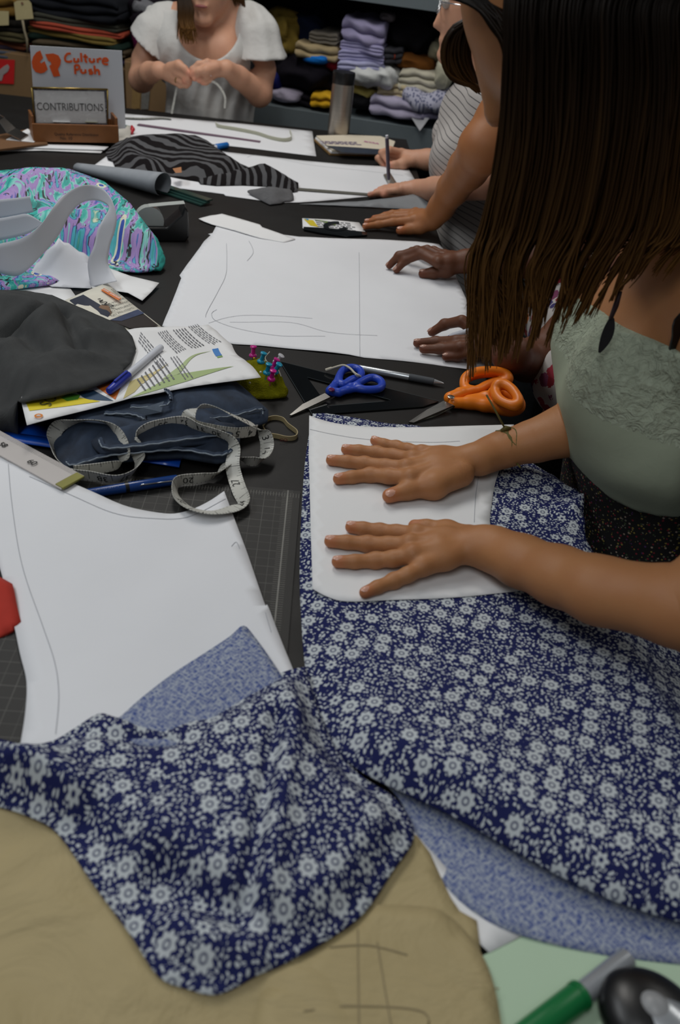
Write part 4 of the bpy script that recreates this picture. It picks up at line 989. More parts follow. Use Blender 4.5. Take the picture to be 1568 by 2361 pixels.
def tnum(s, i, flip=1, size=.0125, off=-.05):
    i = int(i*7); p = P[i]; tg_ = (P[i+1]-P[i-1]).normalized(); w_ = Wd[i] - tg_*Wd[i].dot(tg_); w_.normalize(); nn = tg_.cross(w_)
    exx = tg_*flip; eyy = w_*flip
    if nn.dot(CAMP-p) < 0: exx = -exx; nn = -nn
    text('tape_number', s, M['ink'], tpo, p + w_*.0165*off + nn*.0007, exx, eyy, size, False, 0.0)
for s, i, fl2 in (('4', .5, -1), ('5', 1, -1), ('6', 1.7, -1), ('11', 6.6, 1), ('12', 7.5, 1), ('1', 8.7, 1), ('3', 9.4, 1), ('14', 10.4, 1), ('7', 13.2, 1), ('16', 14.6, 1), ('18', 15.2, 1), ('20', 16.6, -1), ('23', 19.3, 1), ('24', 22.8, -1), ('27', 24.6, -1), ('30', 29.1, -1), ('31', 30.1, -1), ('32', 31.1, -1), ('33', 32.1, -1), ('37', 37.6, -1), ('38', 38.6, -1), ('40', 41.5, 1), ('43', 44.2, 1), ('44', 45, 1)):
    tnum(s, i, fl2)
# ------------------------------------------------------------------ red cloth at the frame edge
p = heap('red_cloth', [(-90, 1330, .012), (-20, 1330, .016), (8, 1345, .016), (18, 1400, .012), (30, 1452, .006), (0, 1468, .004), (-90, 1490, .004)], lambda x, y, d: .004*nz(x, y, 3, 60)*sstep(0, .01, d), mat('red_cotton', 'b02c1c', .85, var=.2, nscale=40), None, .008, base=.0025)
tag(p, 'red orange cloth showing at the left beside the white pattern piece', 'cloth')
# ------------------------------------------------------------------ middle distance on the table
def z3(x, y, d):
    xe = .235 - .105*(y-1.029); return np.maximum(.0012 + .001*np.maximum(0, nz(x, y, 18, 16)) - .9*np.maximum(0, x-xe), -.2)
p = sheet('pattern_sheet', [(218, 380), (262, 348), (300, 322), (420, 330), (520, 350), (610, 360), (700, 370), (800, 379), (905, 385), (942, 390), (968, 434), (940, 445), (850, 453), (760, 461), (690, 467), (640, 468), (520, 451), (516, 447), (400, 432), (300, 405)], M['paper'], None, .02, .0015, z3)
tag(p, 'long white drafting sheet spread under the striped sweater', 'paper sheet')
lines(p, [[(570, 362), (600, 358), (720, 380), (830, 392), (930, 405)]], .0024, w=.0009, zf=lambda x, y, d: z3(x, y, d)+.0003)
p = sheet('pattern_sheet', [(200, 250), (290, 262), (400, 272), (560, 286), (720, 303), (724, 330), (729, 360), (600, 345), (500, 334), (400, 325), (300, 316), (240, 310)], M['paper'], None, .03, .001, lambda x, y, d: .0012 + .0006*nz(x, y, 4, 14))
tag(p, 'white drafting sheet at the far end of the table before the seamstress', 'paper sheet')
k = NT('shaded_paper'); k.col(lin('7f8285')); k.set(roughness=.5); M['vellum'] = k.m  # underside of the curling paper sheet, its shadow painted in as grey
p = sheet('grey_sheet', [(690, 470, .003), (780, 466, .006), (850, 462, .012), (930, 452, .02), (1000, 440, .03), (1012, 470, .02), (985, 484, .006), (900, 480, .003), (800, 475, .003)], M['vellum'], None, .015, .005)
tag(p, 'paper underside with its shadow painted grey, curling off the table under the forearm', 'vellum')
# striped sweater
k = NT('striped_knit'); uv = k.coord('UV'); x, y, _ = k.sep(uv)
yy = k.math('ADD', y, k.math('MULTIPLY', k.math('SUBTRACT', k.noise(uv, 9, 3), .5), .05))
st = k.math('GREATER_THAN', k.math('FRACT', k.math('MULTIPLY', yy, 52.)), .55)
k.col(k.mix(st, lin('1a1718'), lin('565658'))); k.set(roughness=.95); k.b.inputs['Specular IOR Level'].default_value = .1; k.bump(k.noise(uv, 700, 2), .4, .001); M['knit'] = k.m
M['knit_g'] = mat('grey_knit', '5c5c5e', .95, var=.2, nscale=200, bump=.4, bscale=600)
sv = thing('sweater', 'grey and black striped knit sweater lying on the drafting sheet', 'sweater')
def zK(x, y, d): return .020*sstep(0, .05, d) + .008*ridge(x, y, 15, 26, .5)*sstep(0, .03, d)
heap('sweater_body', [(253, 350, .01), (268, 330, .02), (292, 317, .03), (345, 318, .035), (400, 320, .035), (462, 321, .035), (502, 342, .028), (545, 372, .02), (576, 387, .014), (560, 405, .008), (530, 424, .003), (470, 420, .003), (420, 412, .003), (385, 405, .003), (340, 410, .003), (300, 400, .003), (265, 385, .003)], zK, M['knit'], sv, .012, uvrot=.12, base=.0025, skirt=.012)
def zK2(x, y, d): return .014*sstep(0, .03, d) + .004*ridge(x, y, 17, 34, .4)*sstep(0, .02, d)
heap('sleeve', [(455, 412, .006), (500, 405, .012), (545, 395, .016), (590, 384, .02), (622, 386, .022), (655, 402, .02), (680, 418, .012), (676, 440, .006), (640, 442, .003), (620, 430, .003), (560, 427, .003), (500, 428, .003), (462, 424, .003)], zK2, M['knit'], sv, .010, uvrot=1.25, base=.0025, skirt=.012)
heap('cuff', [(578, 437, .014), (620, 430, .02), (668, 436, .018), (670, 455, .008), (648, 468, .004), (622, 471, .004), (600, 460, .004), (580, 448, .006)], zK2, M['knit_g'], sv, .010, base=.0025, skirt=.01)
p = patch('sticker', [(398, 393), (418, 389), (419, 402), (405, 403)], .026, mat('tan_sticker', 'a5714a', .7, var=.1), sv, .004)
# vellum roll, green acrylic rulers, tape dispenser
a, b = px(178, 384, .012), px(376, 434, .018); ax = (b-a).normalized(); sd = ax.cross(Vector((0, 0, 1))).normalized()
V, Fc, n = [], [], 22
for i in range(12):
    t = i/11; c = a + (b-a)*t; r = .008 + .015*t
    for j in range(n):
        th = math.radians(-150 + 300*j/(n-1))
        V.append(Vector((c.x, c.y, TZ+.003+r)) + sd*(-math.sin(th)*r*(1.5-.3*t)) + Vector((0, 0, -math.cos(th)*-r)) )
for i in range(11):
    for j in range(n-1): Fc.append((i*n+j, i*n+j+1, (i+1)*n+j+1, (i+1)*n+j))
o = mesh('vellum_roll', V, Fc, mat('vellum_grey', '8d9298', .6, var=.15, nscale=40), None); md = o.modifiers.new('s', 'SOLIDIFY'); md.thickness = .0006
tag(o, 'loosely rolled grey drafting vellum behind the printed garment', 'vellum roll')
p = sheet('grey_sheet', [(173, 376, .02), (200, 392, .014), (330, 428, .004), (405, 442, .003), (380, 446, .002), (300, 432, .002), (210, 405, .004)], mat('vellum_dark', '55585b', .6, var=.1), None, .02, .004)
tag(p, 'dark grey vellum edge lying flat in front of the vellum roll', 'vellum')
M['acryl'] = mat('green_acrylic', '27433e', .15, var=.1, spec=.8)
for i, (u0, v0, u1, v1, h) in enumerate(((330, 412, 484, 462, .010), (322, 416, 478, 468, .006), (315, 421, 470, 472, .003))):
    A, B = px(u0, v0, h), px(u1, v1, h)
    o = strip('ruler', [A, B], Vector((0, 0, 1)).cross(B-A), .018, M['acryl'], None, .003)
    tag(o, ['upper', 'middle', 'lower'][i] + ' green edged acrylic ruler sticking out of the vellum roll', 'ruler', 'acrylic rulers in the roll')
td = thing('tape_dispenser', 'black desk tape dispenser beside the teal printed garment', 'tape dispenser')
B0 = px(392, 558, 0); ed = Vector((.93, .36, 0)).normalized(); nd_ = Vector((-.36, .93, 0))
prof = [(-.075, 0), (.03, 0), (.036, .01), (.034, .058), (.028, .066), (.022, .05), (-.005, .026), (-.04, .026), (-.06, .045), (-.075, .04)]
V = [B0 + ed*x + nd_*s + Vector((0, 0, z)) for s in (0, .045) for x, z in prof]; n = len(prof)
o = mesh('body', V, [tuple(range(n)), tuple(range(n, 2*n))[::-1]] + [(i, n+i, n+(i+1) % n, (i+1) % n) for i in range(n)], M['black'], td, False); fixn(o); bevel(o, .003, 2)
lathe('tape_roll', [(.012, 0), (.026, 0), (.026, .019), (.012, .019)], mat('tape_roll', 'a8aca8', .2, var=.05), td, B0 + ed*-.035 + nd_*.012 + Vector((0, 0, .034)), nd_)
strip('tape_tongue', [B0 + ed*-.035 + nd_*.022 + Vector((0, 0, .060)), B0 + ed*.0 + nd_*.022 + Vector((0, 0, .064)), B0 + ed*.030 + nd_*.022 + Vector((0, 0, .067))], nd_, .019, mat('clear_tape', 'b8bcb8', .12, var=0), td, .0005)
# postcard and curve template
pcd = sheet('postcard', [(697, 503), (760, 506), (828, 513), (846, 540), (770, 533), (698, 526)], M['paper2'], None, .02, .0015); tag(pcd, 'printed postcard with yellow and green marks by the outstretched hand', 'postcard')
patch('yellow_mark', [(700, 505), (722, 508), (735, 524), (715, 520)], .0017, mat('mark_y', 'c9b522', .6, var=0), pcd); patch('green_mark', [(722, 506), (770, 512), (775, 520)], .0018, mat('mark_g', '7f9a50', .6, var=0), pcd)
patch('blue_mark', [(702, 504), (712, 505), (710, 509)], .0019, mat('mark_b', '3f87b0', .6, var=0), pcd)
rows('small_print', [(726, 507), (825, 515), (838, 536), (735, 528)], 5, .0018, pcd, M['print'])
P = [px(775 + 24*math.cos(t), 522 + 9*math.sin(t), .004) for t in np.linspace(.35, 5.0, 24)]
ct = thing('curve_template', 'smoked plastic curve template with a hooked end lying on the postcard', 'template')
strip('hook', [Vector(p) for p in P], [p - px(775, 522, .004) for p in P], .011, M['smoke'], ct, .002)
pts = [px(u, v_, .003) for u, v_ in ((700, 524), (760, 527), (846, 536), (846, 543), (800, 546), (740, 538), (700, 530))]; prism('plate', pts, TZ+.0022, TZ+.0042, M['smoke'], ct)
# magazine, bottle, blue marker, purple ruler, far tape
mg = thing('magazine', 'pair of magazines with pink and purple headings at the far table edge', 'magazine')
for i in range(3):
    pts = [px(u, v_, .004) for u, v_ in ((724, 322), (800, 320), (872, 323), (905, 335), (895, 360), (760, 355))]
    prism('page_block', [p + Vector((.003*i, 0, 0)) for p in pts], TZ+.001+.005*i, TZ+.0055+.005*i, [mat('kraft_cover', '8a6a3a', .6, var=.1), M['paper2'], paper('cover', 'd6ccb8')][i], mg)
patch('cover_photo', [(748, 336), (830, 341), (880, 345), (885, 357), (790, 352)], .0160, mat('photo_dark', '2c3440', .4, var=.5, nscale=30), mg, .0008)
rows('heading_lines', [(735, 325), (830, 327), (850, 336), (745, 332)], 3, .0160, mg, mat('violet_print', '4f3a78', .7, var=0))
text_px('heading', 'VOX', (875, 332), (838, 326), .0160, mat('pink_print', 'b03090', .7, var=0), mg, True, lift=.001)
bt = thing('water_bottle', 'stainless steel water bottle with a black cap before the shelf', 'bottle')
b0 = px(779, 318, 0); k = NT('bottle_steel'); k.col(k.mix(k.noise(k.mapping(k.coord('Object'), scale=(1, 1, 120)), 6, 3), lin('a39a90'), lin('c0b8ae'))); k.set(metallic=1.0, roughness=.34); M['bsteel'] = k.m
lathe('bottle_body', [(.028, 0), (.031, .003), (.0315, .008), (.0315, .135), (.0305, .140), (.0305, .143)], M['bsteel'], bt, b0, (0, 0, 1), 40)
lathe('cap', [(.031, 0), (.0315, .002), (.032, .026), (.031, .030), (.0, .0305)], M['black'], bt, b0 + Vector((0, 0, .143)), (0, 0, 1), 40)
bm_ = thing('marker', 'blue marker pen lying behind the striped sweater', 'marker'); a, b = px(498, 339, .008), px(538, 332, .008); dv = b-a
lathe('cap', [(.006, 0), (.0075, .002), (.0075, .042), (.005, .045)], mat('marker_blue', '1467b4', .35, var=0), bm_, a, dv); lathe('nib_end', [(.003, -.014), (.004, -.01), (.005, 0)], M['white_pl'], bm_, a, dv)
a, b = px(318, 287, .003), px(600, 327, .003); o = strip('ruler', [a, b], Vector((0, 0, 1)).cross(b-a), .017, mat('plum_ruler', '6e5868', .4, var=.1), None, .002); tag(o, 'long plum coloured ruler on the far drafting sheet', 'ruler')
a, b = px(640, 432, .004), px(860, 449, .004); o = strip('ruler', [a, b], Vector((0, 0, 1)).cross(b-a), .016, mat('metal_ruler', '77756c', .4, .4, var=.1), None, .0015); tag(o, 'thin metal ruler running from the sweater cuff to the hand', 'ruler')
P = [Vector(p) for p in spline([px(*p) for p in ((497, 283, .012), (505, 291, .006), (545, 298, .006), (590, 307, .006), (625, 318, .006), (655, 323, .006), (672, 318, .006), (668, 302, .006))], 8)]
k2 = M['tape']; o = strip('tape_measure', P, (0, -.4, .9), .012, mat('pale_tape', 'b9b9a4', .5, var=.06), None, .0008); tag(o, 'pale tape measure curving across the far drafting sheet', 'tape measure')
P = [Vector(p) for p in spline([px(*p) for p in ((285, 272, .004), (330, 274, .004), (372, 273, .004), (395, 275, .004))], 8)]
o = strip('tape_measure', P, (0, -.8, .5), .014, M['tape'], None, .0008); tag(o, 'flat length of white tape measure behind the sign', 'tape measure')
# ------------------------------------------------------------------ sign, donation box, papers
for i, pts in enumerate(([(-40, 340), (40, 333), (240, 345), (232, 352), (100, 346), (-40, 348)], [(-30, 336), (60, 325), (250, 338), (240, 345), (0, 338)], [(20, 332), (60, 318), (300, 330), (302, 290), (270, 285), (100, 290)])):
    p = sheet('paper_pile', [(u, v_, .004+.004*i) for u, v_ in pts], [M['paper2'], M['paper'], paper('pile_sheet', 'c9c6bd')][i], None, .03, .004+.004*i, t=.002)
    tag(p, ['lowest loose white papers jutting out below the donation box', 'middle white paper sheet under the donation box', 'topmost paper under the donation box reaching toward the sweater'][i], 'papers', 'papers under the donation box')
eb = Vector((.891, .453, 0)).normalized(); nb_ = Vector((-eb.y, eb.x, 0)); BX = px(78, 329, .012)
def plP(u, v_, org, nrm): d = ray(u, v_); return CAMP + d*((org-CAMP).dot(nrm)/d.dot(nrm))
M['wood'] = mat('stained_wood', '7d4f2a', .5, var=.25, nscale=40, bump=.1)
bx_ = thing('donation_box', 'small brown wooden tray box holding the framed sign', 'box')
FB = Matrix((eb, nb_, Vector((0, 0, 1)))).transposed(); Wb = .20
def bpart(name, x, y, z, sx, sy, sz, m=None): return box(name, m or M['wood'], bx_, BX + eb*x + nb_*y + Vector((0, 0, z)), (sx, sy, sz), frame=FB)
bpart('front_panel', Wb/2, .003, .022, Wb, .006, .040); bpart('back_panel', Wb/2, .072, .022, Wb, .006, .040); bpart('bottom_panel', Wb/2, .038, .003, Wb-.012, .064, .004)
for x in (.003, Wb-.003): bpart('side_panel', x, .038, .030, .006, .064, .056)
text('box_stamp', 'No. 10', M['ink'], bx_, BX + eb*.075 + Vector((0, 0, .011)) - nb_*.0004, eb, Vector((0, 0, 1)), .010)
text('box_stamp', 'Quality Reference Distributor', M['ink'], bx_, BX + eb*.10 + Vector((0, 0, .020)) - nb_*.0004, eb, Vector((0, 0, 1)), .0085)
bpart('coin_note', .14, .03, .044, .03, .02, .001, mat('bank_note', '8f8f78', .7, var=.3, nscale=200)); bpart('coin_note', .07, .03, .043, .04, .02, .001, M['paper2'])
O1 = BX + nb_*.085; nl = (nb_ + Vector((0, 0, .12))).normalized()
sg = thing('sign_sheet', 'white sheet with hand drawn orange logo and lettering standing behind the box', 'sign')
W_ = [plP(u, v_, O1, nl) for u, v_ in ((69, 105), (281, 117), (290, 296), (84, 312))]
W_ += [p + nl*.0012 for p in W_]; o = mesh('sheet', W_, [(0, 1, 2, 3), (7, 6, 5, 4), (0, 4, 5, 1), (1, 5, 6, 2), (2, 6, 7, 3), (3, 7, 4, 0)], paper('sign_card', 'cfd2d8'), sg, False); fixn(o); sgs = o
OR = mat('orange_marker', 'e0581c', .7, var=.1, nscale=90); C49 = lambda x, y: plP(x/4.9, y/4.9, O1 - nl*.0012, nl)
for pts in ([(455, 570), (487, 655), (450, 700), (465, 715), (505, 690), (540, 785), (500, 820), (460, 830), (400, 812), (368, 765), (358, 700), (375, 640), (412, 590)], [(510, 612), (600, 603), (660, 625), (690, 680), (682, 730), (655, 780), (680, 858), (605, 868), (555, 745), (580, 728), (570, 695), (545, 690)]):
    P_ = [C49(*p) for p in pts]; loc = [(v_.x, v_.z) for v_ in P_]; mesh('logo_shape', P_, [tuple(range(len(P_)))], OR, sgs, False)
def hand_letter(strokes):
    for st_ in strokes:
        P_ = [Vector(p) for p in (spline([C49(*p) for p in st_], 5) if len(st_) > 2 else [C49(*p) for p in st_])]
        strip('letter_stroke', P_, [nl.cross(P_[min(i+1, len(P_)-1)]-P_[max(i-1, 0)]) for i in range(len(P_))], .0048, OR, sgs, .0003)
hand_letter([[(800, 605), (760, 610), (735, 650), (745, 690), (790, 698), (815, 685)], [(840, 655), (838, 690), (858, 700), (880, 692), (885, 658)], [(885, 690), (890, 700)], [(915, 598), (922, 700)], [(962, 612), (968, 690), (985, 702)], [(940, 640), (992, 645)],
             [(1015, 655), (1015, 690), (1035, 702), (1058, 695), (1062, 660)], [(1062, 692), (1068, 704)], [(1100, 660), (1105, 710)], [(1103, 680), (1125, 662), (1145, 668)], [(1160, 690), (1215, 688), (1205, 662), (1175, 662), (1160, 690), (1172, 720), (1222, 728)],
             [(845, 738), (852, 838)], [(845, 738), (885, 738), (898, 762), (880, 785), (850, 788)], [(918, 780), (918, 812), (938, 825), (962, 815), (966, 782)], [(966, 815), (972, 828)], [(1040, 788), (1012, 790), (1010, 805), (1040, 812), (1038, 832), (1004, 832)], [(1066, 740), (1075, 840)], [(1074, 808), (1095, 790), (1116, 800), (1122, 850)]])
O2 = BX + nb_*.030; nf = (nb_ + Vector((0, 0, .10))).normalized()
fr_ = thing('framed_sign', 'small framed card wrapped in clear film reading contributions', 'sign')
FP = lambda u, v_, d=0: plP(u, v_, O2 - nf*d, nf)
W_ = [FP(*p) for p in ((73, 202), (248, 206), (248, 292), (81, 288))]; W_ += [p + nf*.006 for p in W_]
o = mesh('backing', W_, [(0, 1, 2, 3), (7, 6, 5, 4), (0, 4, 5, 1), (1, 5, 6, 2), (2, 6, 7, 3), (3, 7, 4, 0)], mat('dark_backing', '2a2440', .6, var=0), fr_, False); fixn(o)
W_ = [FP(*p, .0008) for p in ((78, 208), (240, 211), (245, 284), (84, 283))]; mesh('card', W_, [(0, 1, 2, 3)], M['paper2'], fr_, False); crd = bpy.data.objects[-1] if False else COL.objects[-1]
BR = mat('brass_frame', '8f7a45', .3, .9, var=.1)
cs = [FP(*p, .002) for p in ((73, 202), (248, 206), (248, 292), (81, 288))]
for i in range(4): tube('frame_bar', [cs[i], cs[(i+1) % 4]], .0022, BR, fr_, 6)
A, B = FP(85, 246, .0016), FP(238, 249, .0016); v, f = text_pts('CONTRIBUTIONS', 1.0); wd = max(x for x, y in v)-min(x for x, y in v); e_ = (B-A); sc = e_.length/wd; e_.normalize(); e2 = (-nf).cross(e_)
if e2.z < 0: e2 = -e2
mesh('lettering', [(A+B)/2 + e_*(x*sc) + e2*(y*sc*1.25) for x, y in v], f, M['ink'], crd, False)
k = NT('clear_film'); k.col((1, 1, 1, 1)); k.set(roughness=.06, alpha=.16); k.b.inputs['Specular IOR Level'].default_value = 1.0
k.bump(k.noise(k.coord('Object'), 60, 3, dist=2.0), 1.0, .05); M['film'] = k.m
N = 14; V = []
for i in range(N+1):
    for j in range(N+1):
        s, t = i/N, j/N; p = (FP(76, 205, .004)*(1-s) + FP(245, 208, .004)*s)*(1-t) + (FP(82, 286, .004)*(1-s)+FP(247, 288, .004)*s)*t
        V.append(p - nf*(.0015*math.sin(13*s+5*t)*math.sin(9*t+3*s)+.0015))
mesh('plastic_film', V, [(i*(N+1)+j, i*(N+1)+j+1, (i+1)*(N+1)+j+1, (i+1)*(N+1)+j) for i in range(N) for j in range(N)], M['film'], fr_)
cl = thing('clipboard', 'clipboard with a grey spring clip beside the donation box', 'clipboard')
prism('board', [px(u, v_, .014) for u, v_ in ((-60, 322), (70, 296), (110, 330), (-30, 348))], TZ+.010, TZ+.014, mat('hardboard', '6b4a2c', .7), cl)
prism('paper', [px(u, v_, .015) for u, v_ in ((14, 322), (64, 297), (90, 318), (78, 328))], TZ+.0142, TZ+.0155, M['paper2'], cl)
a, b = px(32, 318, .018), px(60, 300, .018); e_ = (b-a).normalized(); s_ = Vector((0, 0, 1)).cross(e_)
V = [a + e_*x + s_*y + Vector((0, 0, z)) for x, y, z in ((-.01, -.02, 0), (.045, -.02, 0), (.045, .01, .012), (-.01, .01, .012), (.0, .03, .035), (.035, .03, .035))]
o = mesh('spring_clip', V, [(0, 1, 2, 3), (3, 2, 5, 4)], M['steel'], cl, False); md = o.modifiers.new('s', 'SOLIDIFY'); md.thickness = .002
for dx_ in (0, .035): tube('clip_wire', [a + e_*dx_ + s_*.03 + Vector((0, 0, .035)), a + e_*(dx_-.01) + s_*.05 + Vector((0, 0, .048)), a + e_*(dx_-.02) + s_*.06 + Vector((0, 0, .04))], .0015, M['chrome'], cl, 6)
o = heap('teal_scrap', [(258, 286, .02), (268, 279, .03), (285, 284, .02), (296, 291, .008), (280, 296, .008), (262, 298, .01)], lambda x, y, d: 0*x, mat('teal_felt', '1c6e66', .9), None, .01, base=.008); tag(o, 'small teal fabric scrap beside the donation box', 'fabric scrap')
o = blob('red_clip', [[(px(303, 306, .006), .005), (px(306, 298, .012), .0055), (px(304, 291, .018), .003)]], .001, mat('red_plastic', 'b01828', .4, var=0), None); tag(o, 'tiny red plastic clip between the box and the sweater', 'clip')

# ------------------------------------------------------------------ shelf unit with fabrics
SZ = .88; SL = pz(570, 235, SZ); SRr = pz(1000, 300, SZ); es = (SRr-SL).normalized(); es.z = 0; ns = Vector((-es.y, es.x, 0))
def sp(u, v_, d=0.0): return plP(u, v_, SL + ns*d, ns)
FSH = Matrix((es, ns, Vector((0, 0, 1)))).transposed()
M['shelf'] = mat('shelf_steel', '6e787c', .45, .3, var=.06); M['upright'] = mat('shelf_upright', '4b5255', .5, .3)
shf = thing('shelf_unit', 'grey steel shelving unit stacked with clothes behind the table', 'shelf')
xl = (sp(418, 240)-SL).dot(es); xr = 1.35; cx = SL + es*(xl+xr)/2; WS = xr-xl
box('shelf_board', M['shelf'], shf, cx + ns*.30 + Vector((0, 0, -.012)), (WS, .58, .022), frame=FSH)
box('front_lip', M['shelf'], shf, cx + ns*.006 + Vector((0, 0, -.035)), (WS, .012, .070), frame=FSH)
zt = sp(880, 10).z
box('shelf_board', M['shelf'], shf, cx + ns*.30 + Vector((0, 0, zt-SZ+.05)), (WS, .58, .02), frame=FSH)
box('front_lip', M['shelf'], shf, cx + ns*.006 + Vector((0, 0, zt-SZ+.035)), (WS, .012, .070), frame=FSH)
box('shelf_board', M['shelf'], shf, cx + ns*.30 + Vector((0, 0, -.5)), (WS, .58, .02), frame=FSH)
box('back_panel', mat('shelf_back', '121214', .9), shf, cx + ns*.60 + Vector((0, 0, -.1)), (WS, .01, 1.5), frame=FSH)
for x in (xl+.02, xr-.02):
    for y in (.02, .58): box('upright', M['upright'], shf, SL + es*x + ns*y + Vector((0, 0, -SZ/2+.42)), (.04, .04, SZ+.83), frame=FSH)
_fab = {}
def fabm(c, **kw):
    if c not in _fab: _fab[c] = mat('cloth_'+c, c, .9, var=.22, nscale=30, bump=.35, bscale=90, bdist=.004, spec=.15, **kw)
    return _fab[c]
_cnt = [0]
def folded(label, u0, u1, vt, vb, c, d=.03, depth=.22, n=2, name='folded_cloth', group='folded cloths on the shelf', tilt=0.0, m=None, seed=None):
    _cnt[0] += 1; sd_ = seed or _cnt[0]; r = random.Random(sd_)
    um = (u0+u1)/2; A = sp(u0, vb, d); B = sp(u1, vb, d); T = sp(um, vt, d); Bm = sp(um, vb, d)
    w = (B-A).length; h = max(.012, T.z-Bm.z); tl_ = (B.z-A.z)/max(w, .01)
    prof = []
    for i in range(n):                                   # front scallops, bottom to top
        hh = h/n
        for j in range(7):
            th = -math.pi/2 + math.pi*j/6
            prof.append((-math.cos(th)*hh*.5*(1+.25*r.random()), i*hh + hh*.5 + math.sin(th)*hh*.47))
    for j in range(1, 6): prof.append((depth*j/6, h))
    for j in range(7):
        th = math.pi/2 - math.pi*j/6; prof.append((depth + math.cos(th)*h*.4, h/2 + math.sin(th)*h*.5))
    for j in range(1, 6): prof.append((depth*(1-j/6), 0))
    m_ = len(prof); NX = 22; V, Fc, U = [], [], []
    P = np.array(prof)
    for i in range(NX):
        t = i/(NX-1); e = 1 - max(0, (abs(t-.5)-.44)/.06)**2*.35
        zc = h*.5
        ph = .035*h/n*10
        jit = .12*h/n*np.sin(5*t+P[:, 0]*20+sd_) + .10*h/n*np.sin(13*t+P[:, 1]*80+sd_*2)
        for (y, z), jj in zip(prof, jit):
            zz = zc + (z-zc)*e + jj*.8 + .05*h*math.sin(3.1*t+sd_)
            yy_ = y + jj + .012*math.sin(4*t+sd_*1.7)
            V.append(A + es*(w*t) + Vector((0, 0, tl_*w*t*tilt + max(zz, 0))) + ns*(yy_+h/n*.5)); U.append((w*t, y+z))
    for i in range(NX-1):
        for j in range(m_):
            k_ = (j+1) % m_; Fc.append((i*m_+j, i*m_+k_, (i+1)*m_+k_, (i+1)*m_+j))
    Fc += [tuple(range(m_)), tuple(range((NX-1)*m_, NX*m_))[::-1]]
    o = mesh(name, V, Fc, m or fabm(c), None, True, U); fixn(o); return tag(o, label, 'cloth', group)
def crumple(label, u0, u1, vt, vb, c, d=.03, depth=.2, amp=.16, name='crumpled_cloth', group='heaped clothes on the shelf', m=None, seed=None):
    _cnt[0] += 1; sd_ = seed or _cnt[0]
    um = (u0+u1)/2; A = sp(u0, (vt+vb)/2, d); B = sp(u1, (vt+vb)/2, d); w = (B-A).length/2; T = sp(um, vt, d); Bm = sp(um, vb, d); h = (T.z-Bm.z)/2
    c0 = (T+Bm)/2; NA, NB = 56, 30; V, Fc, U = [], [], []
    for i in range(NB+1):
        th = math.pi*i/NB
        for j in range(NA):
            ph = 2*math.pi*j/NA
            sx, sy, sz_ = math.sin(th)*math.cos(ph), math.sin(th)*math.sin(ph), math.cos(th)
            sgn = lambda a, p_: math.copysign(abs(a)**p_, a)
            V.append((sgn(sx, .7), sgn(sy, .7), sgn(sz_, .75)))
    V = np.array(V)
    rr = ridge(V[:, 0]*w*1.0+V[:, 1]*.05, V[:, 2]*h+V[:, 1]*.07, sd_, 55, .6); nn = nz(V[:, 0]*w+V[:, 1]*.08, V[:, 2]*h*1.5, sd_+5, 40)
    sc = 1 + amp*(rr-.6) + amp*.35*nn
    P3 = [c0 + es*(v_[0]*w*s_) + ns*(v_[1]*depth*.5*s_ + depth*.5) + Vector((0, 0, v_[2]*h*s_)) for v_, s_ in zip(V, sc)]
    for i in range(NB):
        for j in range(NA):
            k_ = (j+1) % NA; Fc.append((i*NA+j, i*NA+k_, (i+1)*NA+k_, (i+1)*NA+j))
    U = [(p.x, p.z) for p in P3]
    o = mesh(name, P3, Fc, m or fabm(c), None, True, U); fixn(o); return tag(o, label, 'cloth', group)
folded('plum black folded cloth at the bottom of the dark shelf pile', 625, 780, 205, 234, '16131a', .05, .3, 2)
crumple('big heap of black garments left of the steel bottle', 622, 772, 135, 222, '15121a', .02, .3)
crumple('navy blue garment edge beneath the black heap by the blouse sleeve', 612, 650, 160, 215, '1a1f5c', .03, .2)
crumple('pale lavender crumpled cloth on the shelf lip beside the white blouse', 612, 692, 208, 240, '9a94a6', .01, .15)
folded('bright yellow folded cloth left of the steel bottle', 714, 772, 212, 246, 'c79a22', .015, .15, 2)
crumple('pale yellow cloth right of the bottle cap', 800, 878, 196, 236, 'a89a58', .05, .2)
crumple('black cloth on the shelf right of the bottle', 795, 862, 220, 258, '0f0f12', .02, .2, .1)
folded('lilac folded sheet lowest on the right of the shelf', 848, 975, 222, 270, 'a6a0b6', .0, .2, 2, tilt=.6)
k = NT('speckled_print'); kv = k.vor(k.mapping(k.coord('UV'), scale=(1, .6, 1)), 95); k.col(k.mix(k.math('LESS_THAN', kv.outputs['Distance'], .3), lin('a9a9bb'), lin('5c607c'))); k.set(roughness=.9)
folded('pale blue speckled folded cloth at the right end of the shelf', 922, 1030, 198, 252, 'a9a9bb', -.01, .2, 1, m=k.m)
folded('grey lilac folded cloth under the speckled one', 960, 1030, 238, 272, '86829a', .0, .2, 2)
folded('cream and tan folded knit left of the speckled cloth', 868, 935, 188, 228, 'b5a888', .04, .2, 3)
folded('ivory folded towel on the right of the shelf', 915, 1006, 158, 208, 'b7b2a0', .03, .2, 3)
crumple('white gathered cloth ring under the lavender stack', 772, 920, 148, 212, 'c4c6c4', .0, .25, .2)
crumple('small cream cloth tucked behind the ivory towel', 985, 1035, 95, 150, '8f8a72', .1, .2)
crumple('rust brown garment above the ivory towel', 905, 1002, 128, 172, '6a4018', .06, .2)
crumple('cream rolled cloth hanging at the shelf end beside the striped shirt', 1000, 1042, 138, 210, 'b0ad98', .0, .1, .1)
